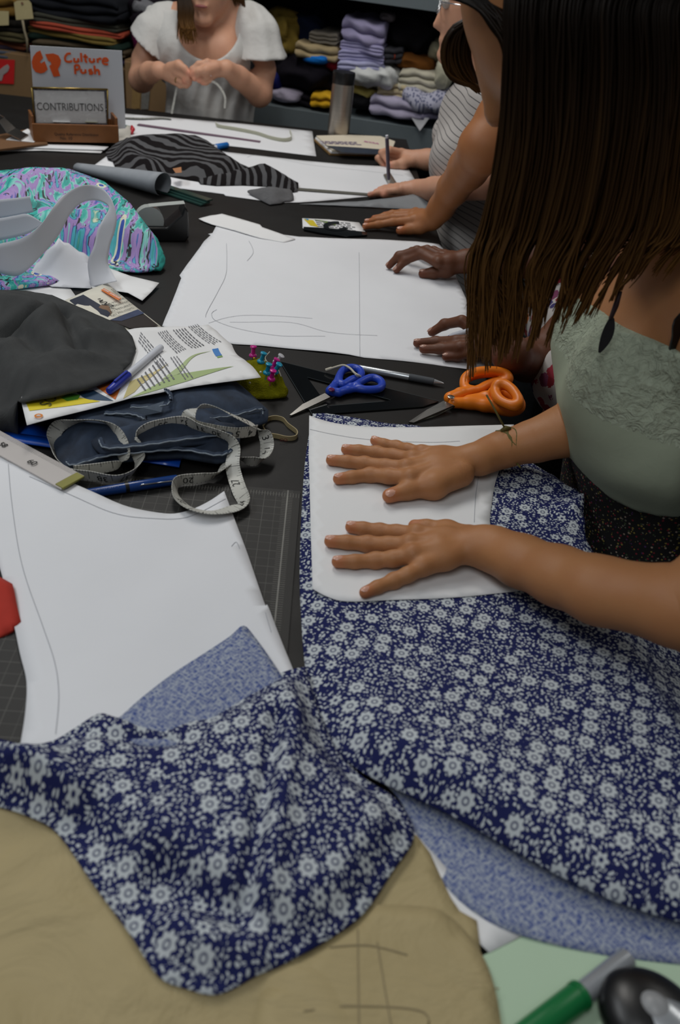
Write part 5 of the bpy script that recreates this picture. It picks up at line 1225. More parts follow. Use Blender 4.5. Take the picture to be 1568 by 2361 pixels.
for i, (vt, vb, c) in enumerate(((134, 166, 'a3a4c4'), (112, 137, '9b99bc'), (92, 116, '9894b6'), (40, 96, '9a94b4'))):
    folded(['periwinkle lavender folded sheet lowest in the tall stack', 'lavender folded sheet second from the bottom of the tall stack', 'lavender folded sheet third from the bottom of the tall stack', 'thick lavender folded sheet topping the tall stack'][i], 778+i*2, 884, vt, vb, c, .02+.004*i, .22, 3 if i < 3 else 2, group='lavender stack')
folded('beige rolled towel left of the lavender stack', 680, 776, 95, 133, 'a08f6e', .03, .2, 2)
folded('brown and white folded scarf above the beige towel', 712, 778, 70, 98, '6b655c', .05, .2, 3)
crumple('shiny bright blue satin scrap under the beige towel', 692, 758, 126, 152, '1468b8', .02, .15, .2)
crumple('dark red cloth beside the lavender stack', 742, 784, 132, 168, '7c1420', .05, .15)
crumple('mustard folded jacket behind the blouse sleeve', 585, 690, 30, 132, '8a7434', .08, .2, .3)
crumple('navy garment sloping behind the beige towel', 655, 740, 25, 125, '131c34', .12, .2)
crumple('black garments piled high right of the lavender stack', 872, 1010, 22, 135, '100e12', .1, .3)
folded('charcoal folded trousers right of the lavender stack', 872, 925, 105, 142, '37373c', .05, .2, 3)
folded('brick red folded cloth under the charcoal trousers', 878, 910, 122, 138, '7d3524', .04, .15, 1)
crumple('silver trimmed dark sleeve high on the shelf', 872, 908, 30, 52, '6a6468', .08, .1)
crumple('dark heap of magenta and black print clothes left of the seamstress', 282, 420, -20, 152, '1a141c', .03, .2)
crumple('magenta scarf spilling from the dark heap', 300, 345, 50, 122, '5c1440', .02, .08)
crumple('grey leaf print cloth high in the dark heap', 300, 360, 0, 40, '6c6c70', .03, .08)
crumple('black and white print cloth under the dark heap', 365, 400, 118, 150, '55555a', .0, .08, .3)
# hanging white corner
a = [sp(948, 270, -.012), sp(990, 272, -.012), sp(968, 302, -.02)]; o = mesh('cloth_corner', a + [p + ns*.002 for p in a], [(0, 1, 2), (5, 4, 3), (0, 3, 4, 1), (1, 4, 5, 2), (2, 5, 3, 0)], fabm('c4c4c8'), None, False); fixn(o); tag(o, 'white pointed cloth corner hanging over the shelf lip', 'cloth')
# left boxes and stacks
bn = thing('storage_rack', 'low dark blue rack carrying the cardboard boxes at the left', 'rack')
A, B = sp(-150, 255, -.03), sp(404, 268, -.03); zb = min(sp(-150, 252, -.02).z, sp(410, 268, -.02).z)
box('rack_board', mat('rack_navy', '1a1c38', .5), bn, ((A.x+B.x)/2+ns.x*.17, (A.y+B.y)/2+ns.y*.17, zb-.012), ((B-A).length, .36, .02), frame=FSH)
for x in (.03, (B-A).length-.03):
    for y in (.03, .32): box('rack_leg', M['upright'], bn, Vector((A.x, A.y, (zb-.024)/2)) + es*x + ns*y, (.03, .03, zb-.026), frame=FSH)
box('back_panel', mat('rack_back', '0f0f12', .9), bn, ((A.x+B.x)/2+ns.x*.36, (A.y+B.y)/2+ns.y*.36, zb+.3), ((B-A).length, .01, 1.4), frame=FSH)
M['card'] = mat('corrugated_card', '7a5f3e', .8, var=.12, nscale=12)
def cbox(label, u0, u1, vt, vb, d, depth=.3):
    A, B = sp(u0, vb, d), sp(u1, vb, d); T = sp((u0+u1)/2, vt, d); hh = T.z - (A.z+B.z)/2; w_ = (B-A).length; cc = (A+B)/2
    r_ = thing('cardboard_box', label, 'box'); box('carton', M['card'], r_, Vector((cc.x, cc.y, cc.z+hh/2)) + ns*depth/2, (w_, depth, hh), frame=FSH, bev=.003)
    box('top_flap', M['card'], r_, Vector((cc.x, cc.y, cc.z+hh+.002)) + ns*depth/2, (w_*.99, depth*.98, .004), frame=FSH, bev=0); return r_
c1 = cbox('brown cardboard box with a red sticker behind the sign', -150, 283, 128, 252, -.02)
c2 = cbox('brown cardboard box with shiny packing tape left of the seamstress', 292, 410, 150, 268, -.02)
RS = mat('red_sticker', 'c01c1c', .4, var=.05)
W_ = [sp(u, v_, -.024) for u, v_ in ((-10, 136), (34, 138), (32, 194), (-10, 192))]; mesh('sticker', W_, [(0, 1, 2, 3)], RS, c1, False)
W_ = [sp(u, v_, -.026) for u, v_ in ((0, 160), (10, 152), (18, 148), (22, 155), (18, 165), (8, 172), (4, 186), (-4, 186), (-4, 165))]; mesh('sticker_map', W_, [tuple(range(len(W_)))], mat('sticker_grey', '9c8f8c', .5, var=.1), c1, False)
W_ = [sp(u, v_, -.024) for u, v_ in ((327, 203), (346, 203), (342, 252), (325, 252))]; mesh('packing_tape', W_, [(0, 1, 2, 3)], mat('foil_tape', 'b8b4ac', .12, .7, var=.4, nscale=150), c2, False)
W_ = [sp(u, v_, -.024) for u, v_ in ((305, 205), (325, 203), (322, 250), (303, 252))]; mesh('packing_tape', W_, [(0, 1, 2, 3)], mat('clear_tape_card', '8a7048', .1, var=.2, nscale=120), c2, False)
for (u0, u1, vt, vb, c, n, lb) in ((60, 282, 108, 123, '2c2440', 1, 'dark purple cloth at the foot of the fabric stack on the box'), (80, 283, 86, 110, '4a3f30', 2, 'brown folded fabric near the foot of the stack on the box'), (66, 278, 72, 90, '15251f', 1, 'bottle green folded fabric in the stack on the box'), (62, 262, 59, 78, '6e5c2e', 2, 'mustard tweed folded fabric in the stack on the box'),
        (70, 272, 46, 64, '9c4432', 2, 'coral red folded fabric in the stack on the box'), (74, 268, 28, 50, '3c3c34', 2, 'olive grey folded fabric in the stack on the box'), (66, 272, -30, 32, '15171c', 3, 'thick black folded fabric topping the stack on the box'),
        (-80, 60, 103, 122, '49505c', 2, 'slate blue folded fabric at the foot of the tagged stack'), (-80, 60, 94, 105, '2c2430', 1, 'dark plum folded fabric in the tagged stack'), (-80, 58, 78, 97, '5c3220', 2, 'rust folded fabric in the tagged stack'), (-80, 56, 58, 80, '4a442e', 2, 'olive folded fabric in the tagged stack'), (-80, 46, 30, 60, '1d1a16', 2, 'dark brown folded fabric behind the paper tags'), (-80, 34, -20, 26, '6a5024', 2, 'ochre striped folded fabric topping the tagged stack')):
    folded(lb, u0, u1, vt, vb, c, -.01, .25, n, group='fabric stacks on the cardboard box')
M['tagc'] = mat('manila_tag', 'b5a87c', .7, var=.06)
for lb, pts in (('large manila tag tied to the fabric stack', ((32, 6), (40, 1), (66, 0), (72, 8), (77, 43), (37, 46))), ('manila tag cut off by the frame edge', ((-30, 24), (20, 26), (20, 58), (-30, 60)))):
    W_ = [sp(u, v_, -.035) for u, v_ in pts]; n = len(W_); W_ += [p + ns*.001 for p in W_]
    o = mesh('paper_tag', W_, [tuple(range(n)), tuple(range(n, 2*n))[::-1]] + [(i, n+i, n+(i+1) % n, (i+1) % n) for i in range(n)], M['tagc'], None, False); fixn(o); tag(o, lb, 'tag')
    if pts[0][0] > 0: lathe('eyelet', [(.002, 0), (.0042, 0), (.0042, .001), (.002, .001)], mat('eyelet', '7a5a44', .5), o, sp(51, 8, -.037), ns)
o = tube('twine', [sp(52, 46, -.034), sp(56, 70, -.034), sp(62, 90, -.036), sp(64, 122, -.03)], .004, mat('twine', '8a8068', .9), None, 6); tag(o, 'pale cloth tie hanging below the large manila tag', 'tie')
o = crumple('dark green cloth hanging behind the table at the left', -80, 78, 248, 905, '0e241c', -.25, .15, .05); 
# ------------------------------------------------------------------ people
def skin(name, c, dark=.25):
    k = NT(name); oc = k.coord('Object'); b = lin(c)
    d = (b[0]*(1-dark*.6), b[1]*(1-dark), b[2]*(1-dark), 1)
    f = k.noise(oc, 35, 5); cc = k.mix(f, d, b); at = k.n('ShaderNodeAttribute', attribute_name='tint'); tr, tg_, _ = k.sep(at.outputs['Color'])
    cc = k.mix(k.math('MULTIPLY', tr, .55), cc, (min(1, b[0]*1.12), b[1]*.72, b[2]*.74, 1)); cc = k.mix(k.math('MULTIPLY', k.math('MULTIPLY', tg_, k.math('GREATER_THAN', k.noise(k.mapping(oc, scale=(1, 1, 1)), 260, 3, .6, .5), .46)), .28), cc, (b[0]*.5, b[1]*.38, b[2]*.35, 1)); k.col(cc); k.set(roughness=.52); k.b.inputs['Specular IOR Level'].default_value = .35
    k.b.inputs['Subsurface Weight'].default_value = .12; k.b.inputs['Subsurface Radius'].default_value = (.008, .003, .0015)
    k.bump(k.noise(oc, 420, 3), .18, .0008); return k.m
S_TAN = skin('skin_tan', 'b07c50'); S_FAIR = skin('skin_fair', 'cf9f82'); S_MID = skin('skin_mid', 'a26c42'); S_DARK = skin('skin_dark', '663f29', .3)
def nailm(c): return mat('nail_'+c, c, .3, var=.05)
NAIL = {'tan': nailm('cf9c86'), 'dark': nailm('a98272'), 'fair': nailm('d0a090')}
def joinm(name, parts, m, parent=None):
    V = np.vstack([p[0] for p in parts]); off = 0; Fs = []
    for v_, f_ in parts: Fs.append(f_+off); off += len(v_)
    return fastmesh(name, V, np.vstack(Fs), m, parent)
def grow_mesh(prims, vox, it=2, grow=0.0, cuts=(), sub=(), disp=None):
    D, lo = sdf_grid(prims, vox, grow); shp = D.shape
    if cuts or sub or disp:
        ax = [lo[i] + vox*np.arange(shp[i]) for i in range(3)]; X = np.stack(np.meshgrid(*ax, indexing='ij'), -1)
        if disp: D = D + disp(X[..., 0], X[..., 1], X[..., 2])
        for p, nn in cuts:
            nn = np.array(nn, float); nn /= np.linalg.norm(nn); D = np.maximum(D, (X-np.array(p, float))@nn)
        for p in sub: D = np.maximum(D, -_dist(p, X))
    V, Fq = surf_nets(D, lo, vox); return relax(V, Fq, it), Fq
def H(pts):                                   # (u, v, height above table, radius)
    return [(px(u, v_, h), r) for u, v_, h, r in pts]
def Yp(pts):                                  # (u, v, Y, radius)
    return [(pxY(u, v_, y), r) for u, v_, y, r in pts]
UP = (0, 0, 1); TINT = []
def hand(wrist, fingers, thumb, kf=.0035, kp=.010, palm_r=(.0115, .0095), wr=.021):
    """wrist: Vector; fingers: chains starting at the knuckle"""
    pr = []
    for f in fingers: pr.append(cap(wrist, f[0][0], palm_r[0], palm_r[1], kp, None))
    for a_, b_ in zip(fingers[:-1], fingers[1:]):
        mA, mB = wrist.lerp(a_[0][0], .62), wrist.lerp(b_[0][0], .62); pr.append(cap(mA, mB, palm_r[1], palm_r[1], kp))
    if thumb:
        pr += chain(thumb, .007)
        pr.append(cap(wrist.lerp(fingers[0][0][0], .5), thumb[1][0], palm_r[1], thumb[1][1]*.9, .012))
    for f in fingers:
        pr += chain(f, kf); m_ = f[0][0]; d_ = (m_-wrist); n_ = Vector((0, 0, 1)) - d_*(d_.z/max(d_.length_squared, 1e-9)); n_.normalize()
        pr.append(cap(wrist.lerp(m_, .45) + n_*(palm_r[0]-.0035), m_ + n_*(f[0][1]-.0035), .0030, .0038, .0045))
        pr.append(ell(m_ + n_*.0022, (f[0][1]*.98,)*3, None, .004))
        if len(f) > 3: pr.append(ell(f[len(f)//2][0], (f[len(f)//2][1]*1.07,)*3, None, .004))
    TINT.extend((p_[0], p_[1], 0 if i_ == len(f)-1 else 1) for f in fingers + ([thumb] if thumb else []) for i_, p_ in enumerate(f) if i_ == len(f)-1 or (i_ in (0, len(f)//2) and len(f) > 3))
    return pr
def tint(o):
    n = len(o.data.vertices); co = np.empty(n*3); o.data.vertices.foreach_get('co', co); co = co.reshape(-1, 3); a = np.zeros((n, 4), np.float32); a[:, 3] = 1
    for p_, r_, k_ in TINT:
        d = np.linalg.norm(co - np.array(tuple(p_)), axis=1)
        a[:, k_] = np.maximum(a[:, k_], np.exp(-(d/(r_*(1.5 if k_ == 0 else 1.15)))**4))
    at = o.data.color_attributes.new('tint', 'FLOAT_COLOR', 'POINT'); at.data.foreach_set('color', a.ravel()); TINT.clear()
def nail(f, parent, m, up=Vector((0, 0, 1)), sc=1.0):
    a, b, r = f[-2][0], f[-1][0], f[-1][1]; t = (b-a).normalized(); n = (up - t*up.dot(t)).normalized(); s = t.cross(n)
    c = b + t*r*.05 + n*r*.62; L, Wd_ = r*.85*sc, r*.62*sc; V, Fc = [], []
    N = 8
    for i in range(5):
        for j in range(N):
            th = 2*math.pi*j/N; rr = i/4
            x, y = math.cos(th)*rr, math.sin(th)*rr
            V.append(c + t*(x*L) + s*(y*Wd_) + n*(r*.46 - r*.42*(y*y)*.8 - r*.30*x*x*(1 if x > 0 else .25)))
    for i in range(4):
        for j in range(N): Fc.append((i*N+j, i*N+(j+1) % N, (i+1)*N+(j+1) % N, (i+1)*N+j))
    return mesh('fingernail', V, Fc, m, parent)
PT = .0122                                       # top of the paper under the hands
def flatf(pts, r0, r1, base=PT, hk=None, kn=.030):
    """flat finger: pixel joints knuckle..tip, radii taper, lying on the paper"""
    n = len(pts); out = []
    for i, (u, v_) in enumerate(pts):
        r = r0 + (r1-r0)*i/(n-1); h = base + r*.93
        if i == 0: h = kn
        elif i == 1 and n > 3: h = base + r + .004
        out.append((px(u, v_, h), r))
    return out
# ---- woman leaning over the floral cotton
RF = [flatf([(945, 1102), (895, 1098), (853, 1095), (812, 1100), (781, 1104)], .0092, .0068), flatf([(936, 1080), (888, 1075), (841, 1069), (800, 1064), (764, 1061)], .0092, .0066),
      flatf([(950, 1059), (905, 1050), (868, 1044), (828, 1039), (798, 1036)], .0088, .0063), flatf([(972, 1045), (940, 1036), (914, 1030), (886, 1024), (864, 1016)], .008, .0058, kn=.026)]
RW = px(1105, 1058, .034); RTH = [(px(1062, 1092, .030), .016), (px(1000, 1120, .026), .0135), (px(940, 1131, PT+.010), .0098), (px(898, 1143, PT+.0085), .0082)]
LF = [flatf([(960, 1232), (914, 1228), (876, 1225), (838, 1219), (810, 1215)], .0090, .0066), flatf([(944, 1256), (894, 1256), (848, 1254), (800, 1250), (762, 1248)], .0092, .0066),
      flatf([(950, 1280), (906, 1288), (866, 1292), (818, 1295), (779, 1295)], .0090, .0064), flatf([(975, 1308), (940, 1325), (908, 1339), (870, 1354), (842, 1366)], .0084, .0060, kn=.026)]
LW = px(1112, 1258, .034); LTH = [(px(1075, 1240, .028), .014), (px(1030, 1228, .022), .011), (px(985, 1218, PT+.009), .0085), (px(956, 1213, PT+.0075), .0072)]
fl_up = (np.array(UP), .86)
RA = H([(1105, 1058, .034, .0205), (1137, 1044, .036, .0208), (1172, 1032, .041, .0225), (1232, 1017, .050, .0262), (1291, 998, .062, .0305), (1330, 984, .072, .0330)]) + [(Vector((.345, .985, 1.03)), .037)]
LA = H([(1112, 1258, .034, .0215), (1143, 1268, .037, .0238), (1202, 1293, .045, .0272), (1291, 1328, .058, .0300), (1380, 1360, .072, .0325), (1568, 1398, .095, .0370), (1690, 1420, .108, .041)])
mR = grow_mesh(hand(RW, RF, RTH) + chain(RA, .012, fl_up), .0014)
mL = grow_mesh(hand(LW, LF, LTH) + chain(LA, .012, fl_up), .0014)
HC = Vector((.144, .905, 1.396)); _fa = math.radians(45)
HF, HU = Vector((-math.cos(_fa), 0, -math.sin(_fa))), Vector((-math.sin(_fa), 0, math.cos(_fa))); HS = Vector((0, 1, 0)); HR = Matrix((HF, HS, HU)).transposed()
def hl(a, b, c): return HC + HF*a + HS*b + HU*c
tor = [ell((.350, .905, 1.06), (.095, .150, .125), k=.05), ell((.338, .885, 1.008), (.090, .135, .066), k=.04), ell((.372, .905, .93), (.088, .128, .11), k=.06), ell((.42, .905, .80), (.12, .165, .13), k=.06),
       ell((.290, .835, 1.055), (.056, .060, .060), k=.03), ell((.290, .975, 1.055), (.056, .060, .060), k=.03),
       cap((.35, .74, 1.155), (.35, 1.07, 1.155), .045, .045, .05), cap((.345, .905, 1.15), (.215, .905, 1.34), .052, .048, .03)]
shoulder_l = Vector((.365, .735, 1.15)); shoulder_r = Vector((.365, 1.075, 1.15))
headp = [ell(HC, (.094, .075, .104), HR, k=.02), ell(hl(.045, 0, -.045), (.050, .056, .070), HR, k=.02), cap(hl(.092, 0, -.005), hl(.106, 0, -.045), .007, .011, .012), cap(hl(.088, -.012, -.078), hl(.088, .012, -.078), .009, .009, .008), ell(hl(.070, 0, -.108), (.024, .028, .020), HR, k=.015),
         ell(hl(.065, -.045, -.03), (.02, .012, .016), HR, k=.012), ell(hl(-.005, -.073, -.02), (.020, .010, .032), HR, k=.006)]
arms_up = [cap(shoulder_l, LA[-1][0], .050, .041, .03), cap(shoulder_r, RA[-1][0], .046, .036, .03), cap(LA[-2][0], LA[-1][0], .036, .040, .02), cap(RA[-2][0], RA[-1][0], .031, .035, .02)]
mB = grow_mesh(tor + headp + arms_up, .005, 3)
p1 = joinm('person', [mR, mL, mB], S_TAN); tint(p1)
tag(p1, 'woman in sage green lace camisole pressing paper flat, long brown hair hanging over her face', 'person')
for f in RF + LF: nail(f, p1, NAIL['tan'])
nail(RTH, p1, NAIL['tan'], Vector((0, -.5, .85)))
# camisole, skirt
k = NT('sage_lace'); oc = k.coord('Object'); vz = k.sep(oc)[2]
lace = k.vor(k.mapping(oc, scale=(1, 1, 1)), 60, 'F1', dim='3D'); ln = k.noise(oc, 75, 4, dist=2.5)
top = k.math('GREATER_THAN', k.math('ADD', vz, k.math('MULTIPLY', ln, .02)), 1.053)
k.col(k.mix(k.math('MULTIPLY', top, ln), lin('a0aa94'), lin('b5bfaa'))); k.set(roughness=.8); k.b.inputs['Specular IOR Level'].default_value = .2
k.bump(k.math('MULTIPLY', k.math('ADD', ln, lace.outputs['Distance']), k.math('MULTIPLY_ADD', top, .95, .05)), .9, .006); M['sage'] = k.m
V, Fq = grow_mesh(tor[:7], .0045, 3, .005, cuts=[((.27, .9, 1.108), (.05, .18, 1)), ((.30, .9, .948), (.30, .12, -1))], disp=lambda x, y, z: .0015*np.sin(z*90+y*30)*np.clip((1.03-z)*12, 0, 1))
cm = fastmesh('camisole', V, Fq, M['sage'], p1)
def surf_strip(name, pts, w_, m, t=.0025):
    P_ = [Vector(p) for p in spline(pts, 6)]; return strip(name, P_, Vector((0, 1, .2)) if 'shoulder' in name else Vector((1, .3, .3)), w_, m, cm if 'shoulder' in name else p1, t)
surf_strip('shoulder_strap', [pxY(1368, 800, .945), pxY(1388, 750, .955), pxY(1408, 700, .965), pxY(1430, 655, .98), (.33, 1.0, 1.195), (.37, 1.0, 1.20)], list(np.interp(np.linspace(0, 1, 31), [0, .25, .5, 1], [.05, .032, .018, .014])), M['sage'])
surf_strip('shoulder_strap', [pxY(1545, 790, .80), pxY(1568, 740, .79), pxY(1600, 690, .785), (.36, .78, 1.205), (.40, .79, 1.19)], .014, M['sage'])
surf_strip('bra_strap', [pxY(1552, 830, .775), pxY(1562, 780, .77), pxY(1590, 720, .768), (.37, .765, 1.20)], .012, M['black'])
k = NT('dark_floral'); oc = k.coord('Object'); vv = k.vor(oc, 330, dim='3D'); rc = k.sep(vv.outputs['Color'])
dots = k.math('MULTIPLY', k.math('LESS_THAN', vv.outputs['Distance'], .42), k.math('GREATER_THAN', rc[1], .55))
colr = k.ramp(rc[0], [(0, lin('7a1c2c')), (.22, lin('8a7a3a')), (.45, lin('6a6a5c')), (.62, lin('3a4a2c')), (.8, lin('9a8a7c')), (.92, lin('4a2a5c'))], 'CONSTANT')
k.col(k.mix(dots, lin('0b0a0c'), colr)); k.set(roughness=.9); M['dark_floral'] = k.m
legs = [cap((.45, .82, .78), (.42, .82, .45), .10, .075, .04), cap((.45, .99, .78), (.42, .99, .45), .10, .075, .04)]
V, Fq = grow_mesh(tor[1:4] + legs, .006, 3, .007, cuts=[((.30, .9, .965), (-.3, -.12, 1))], disp=lambda x, y, z: .004*np.sin(y*60+x*40))
fastmesh('skirt', V, Fq, M['dark_floral'], p1)
V, Fq = grow_mesh([cap((.42, .82, .45), (.45, .82, .06), .055, .038, .02), cap((.45, .82, .05), (.33, .82, .035), .036, .028, .02), cap((.42, .99, .45), (.45, .99, .06), .055, .038, .02), cap((.45, .99, .05), (.33, .99, .035), .036, .028, .02)], .008)
fastmesh('leggings_and_shoes', V, Fq, M['black'], p1)
# ---- hair
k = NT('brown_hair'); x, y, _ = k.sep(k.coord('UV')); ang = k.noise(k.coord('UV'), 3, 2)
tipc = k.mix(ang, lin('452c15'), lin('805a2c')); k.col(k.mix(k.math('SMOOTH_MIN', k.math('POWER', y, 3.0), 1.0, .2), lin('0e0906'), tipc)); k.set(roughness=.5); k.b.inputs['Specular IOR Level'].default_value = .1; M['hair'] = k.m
def strands(name, curves, m, parent, seg=4):
    V, Fc, U = [], [], []
    for (P_, r0, sd_) in curves:
        P_ = np.array([tuple(p) for p in P_]); n = len(P_); b0 = len(V)
        T = np.gradient(P_, axis=0); T /= np.linalg.norm(T, axis=1)[:, None]+1e-9
        view = np.array([0, -1, .35]); A = np.cross(T, view); A /= np.linalg.norm(A, axis=1)[:, None]+1e-9; B = np.cross(T, A)
        for i in range(n):
            t = i/(n-1); r = r0*(1-.75*max(0, (t-.55)/.45)**1.5)
            for j in range(seg):
                th = 2*math.pi*j/seg; V.append(P_[i] + A[i]*math.cos(th)*r + B[i]*math.sin(th)*r*.45); U.append((sd_*7, t))
        for i in range(n-1):
            for j in range(seg):
                k_ = (j+1) % seg; Fc.append((b0+i*seg+j, b0+i*seg+k_, b0+(i+1)*seg+k_, b0+(i+1)*seg+j))
    return fastmesh(name, np.array(V), np.array(Fc), m, parent, np.array(U))
r = random.Random(5); cv = []
def lerp_tab(tab, s):
    for (a, b) in zip(tab[:-1], tab[1:]):
        if s <= b[0]:
            t = (s-a[0])/(b[0]-a[0]); return [a[i]+(b[i]-a[i])*t for i in range(1, len(a))]
    return list(tab[-1][1:])
# s: position across the curtain; pixel columns at several heights
tab = [(0, 1168, 1166, 1150, 1118, 1094, 1100, 850), (.12, 1215, 1212, 1200, 1168, 1138, 1122, 835), (.28, 1285, 1282, 1270, 1238, 1198, 1168, 800), (.45, 1370, 1368, 1352, 1312, 1262, 1222, 785), (.62, 1455, 1455, 1438, 1400, 1345, 1295, 745), (.8, 1545, 1545, 1530, 1498, 1445, 1400, 690), (1, 1660, 1660, 1650, 1625, 1580, 1550, 620)]
LK = []
for i in range(60):
    LK.append((r.gauss(0, 16), -abs(r.gauss(0, 55)) if r.random() < .7 else r.gauss(10, 12), r.gauss(0, .006)))
def root_at(s_): return hl(.06 - .15*s_, -.045, .085 - .03*abs(s_-.4))
for i in range(1700):
    s = r.random()**.95; back = i % 3 == 0; li = min(59, int(s*60)); lk = LK[li]; sl = (li+.5)/60
    c = lerp_tab(tab, s); cl = lerp_tab(tab, sl); ve = cl[6] + lk[1] + r.gauss(0, 8) - (45 if back else 0) - (abs(r.gauss(0, 40)) if r.random() < .4 else 0); ue = cl[5] + lk[0] + r.gauss(0, 4) - (ve-cl[6])*.4
    Y0 = (.850 if back else .822) - .02*math.sin(s*3.1) + lk[2]*.6 + r.uniform(-.008, .008)
    ph = r.gauss(0, 4); j = [ph + r.gauss(0, 3) for _ in range(4)]; w5 = (c[3]*.55 + cl[3]*.45)+lk[0]*.3; w6 = (c[4]*.25 + cl[4]*.75)+lk[0]*.7
    ys = [Y0+.02, Y0, Y0-.006, Y0-.012, Y0-.014+r.gauss(0, .003), Y0-.012+r.gauss(0, .004)]
    pts = [root_at(s), pxY(c[0]+j[0], -60, ys[0]), pxY(c[0]+j[0], 40, ys[1]), pxY(c[1]+j[1], 200, ys[2]), pxY(c[2]+j[2]+lk[0]*.1, 360, ys[3]), pxY(w5+j[3], 520, ys[3])]
    if ve > 650: pts += [pxY(w6+r.gauss(0, 4), 620, ys[4])]
    pts += [pxY(ue, max(ve, 570), ys[5])]
    cv.append((spline(pts, 4), r.uniform(.0009, .0021), (li*.618) % 1*.7 + r.random()*.3))
for i in range(40):                              # loose wisps at the face side
    s = r.random()*.08; c = lerp_tab(tab, s); Y0 = .81
    pts = [pxY(c[2]+r.gauss(0, 5), 360, Y0), pxY(c[3]-r.random()*12, 520, Y0), pxY(c[4]-r.random()*22, 660, Y0), pxY(c[5]-r.random()*40, 760+r.gauss(0, 50), Y0-.01)]
    cv.append((spline(pts, 6), .00045, r.random()))
for i in range(260):                             # hair drawn back over the temple
    a = r.random(); Y0 = .832+r.uniform(-.008, .008); g = lambda: r.gauss(0, 3)
    pts = [hl(.085-.03*a, -.03, .07), pxY(1098+45*a+g(), 18-10*a, .855), pxY(1135+35*a+g(), 62-20*a, Y0+.01), pxY(1166+22*a+g(), 115-25*a, Y0), pxY(1168+30*a+g(), 200, Y0-.008), pxY(1155+30*a+g(), 350, Y0-.014), pxY(1128+30*a+g(), 500+60*a, Y0-.016)]
    cv.append((spline(pts, 4), r.uniform(.0009, .002), r.random()))
for i in range(170):                             # swept fringe beyond the face
    a = r.random(); Y0 = .955+r.uniform(-.012, .012); g = lambda: r.gauss(0, 2.5)
    L_ = lambda p_, q_: pxY(p_[0]+(q_[0]-p_[0])*a+g(), p_[1]+(q_[1]-p_[1])*a+g(), Y0)
    pts = [hl(.06, .02, .085), pxY(1118+g(), 18, Y0), L_((1046, 68), (1086, 72)), L_((1023, 125), (1081, 135)), L_((1040, 175), (1096, 182)), pxY(1107+r.gauss(0, 5), 207+r.gauss(0, 4), Y0)]
    cv.append((spline(pts, 4), r.uniform(.0012, .0026), r.random()*.3))
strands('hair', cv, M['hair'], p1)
V, Fq = grow_mesh([ell(hl(-.022, -.004, .012), (.094, .084, .110), HR, k=.02), ell((.235, .868, 1.30), (.07, .022, .12), k=.03)], .005, 2, 0, cuts=[(hl(.055, 0, .03), tuple(HF*1.0 + HU*-.35))])
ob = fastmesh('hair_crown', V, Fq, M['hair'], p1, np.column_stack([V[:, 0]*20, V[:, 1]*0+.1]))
# feather earring, bracelet
er = thing('feather_earring', 'dark feather earring hanging from dark beads below the hair', 'earring')
E0 = pxY(1425, 690, .80); E1 = pxY(1384, 812, .80)
tube('beads', [pxY(1430, 672, .80), pxY(1420, 705, .80), pxY(1408, 735, .80)], [.0022, .003, .0022], mat('plum_beads', '2c141c', .5), er, 8)
P_ = [pxY(1411+(-30)*t + 4*math.sin(t*3), 733+80*t, .80) for t in np.linspace(0, 1, 12)]
strip('feather', P_, Vector((1, 0, .2)), [.001+.0105*math.sin(math.pi*min(1, t*.9+.08))**.8 for t in np.linspace(0, 1, 12)], mat('feather_dark', '16171b', .7, var=.3, nscale=300), er, .0008)
br = thing('bracelet', 'olive cord bracelet knotted around the far wrist of the leaning woman', 'bracelet')
M['cord'] = mat('olive_cord', '5b5222', .8, var=.2, nscale=600, bump=.5, bscale=900)
i0 = RA[2][0]; axw = (RA[3][0]-RA[1][0]).normalized(); s1 = axw.cross(Vector(UP)).normalized(); n1 = s1.cross(axw); rr = .0242
for off in (-.004, .002, .006):
    lp = [i0 + axw*(off + .004*math.sin(3*t+off*500)) + s1*math.cos(t)*rr*1.01 + n1*math.sin(t)*rr*.90 for t in np.linspace(0, 2*math.pi, 33)]
    tube('cord_loop', lp, .0012, M['cord'], br, 6)
kn = px(1163, 990, .064); knp = i0 + n1*rr*.92 + s1*-.006
tube('knot', [knp - axw*.006, knp + Vector((0, 0, .002)), knp + axw*.006], [.002, .0036, .002], M['cord'], br, 8)
tube('cord_tail', [Vector(p) for p in spline([knp, px(1152, 965, .075), px(1136, 935, .085), px(1122, 911, .090)], 6)], .0012, M['cord'], br, 6)
tube('cord_tail', [Vector(p) for p in spline([knp + s1*.004, px(1178, 1030, .050), px(1182, 1055, .036), px(1200, 1078, .034)], 6)], .0013, M['cord'], br, 6)

# ---- neighbour with dark hands on the drafting sheet
def bentf(pts): return [(px(u, v_, h), r_) for u, v_, h, r_ in pts]
P4a = [bentf([(1010, 598, .040, .0092), (962, 577, .046, .0085), (920, 590, .030, .0078), (898, 612, .010, .0068)]), bentf([(1010, 606, .038, .0092), (972, 586, .042, .0085), (935, 600, .026, .0078), (914, 622, .009, .0068)]),
       bentf([(1018, 592, .036, .0088), (985, 575, .040, .0080), (950, 580, .028, .0074), (925, 592, .012, .0064)]), bentf([(1025, 588, .032, .008), (1000, 576, .034, .0072), (978, 577, .024, .0066), (962, 583, .012, .0058)])]
P4at = bentf([(1055, 612, .030, .014), (1030, 622, .022, .012), (1000, 629, .014, .0098), (975, 631, .010, .0085)])
W4a = px(1075, 602, .042); A4a = bentf([(1075, 602, .042, .021)]) + Yp([(1130, 600, 1.53, .025), (1230, 600, 1.52, .032), (1330, 590, 1.50, .037)])
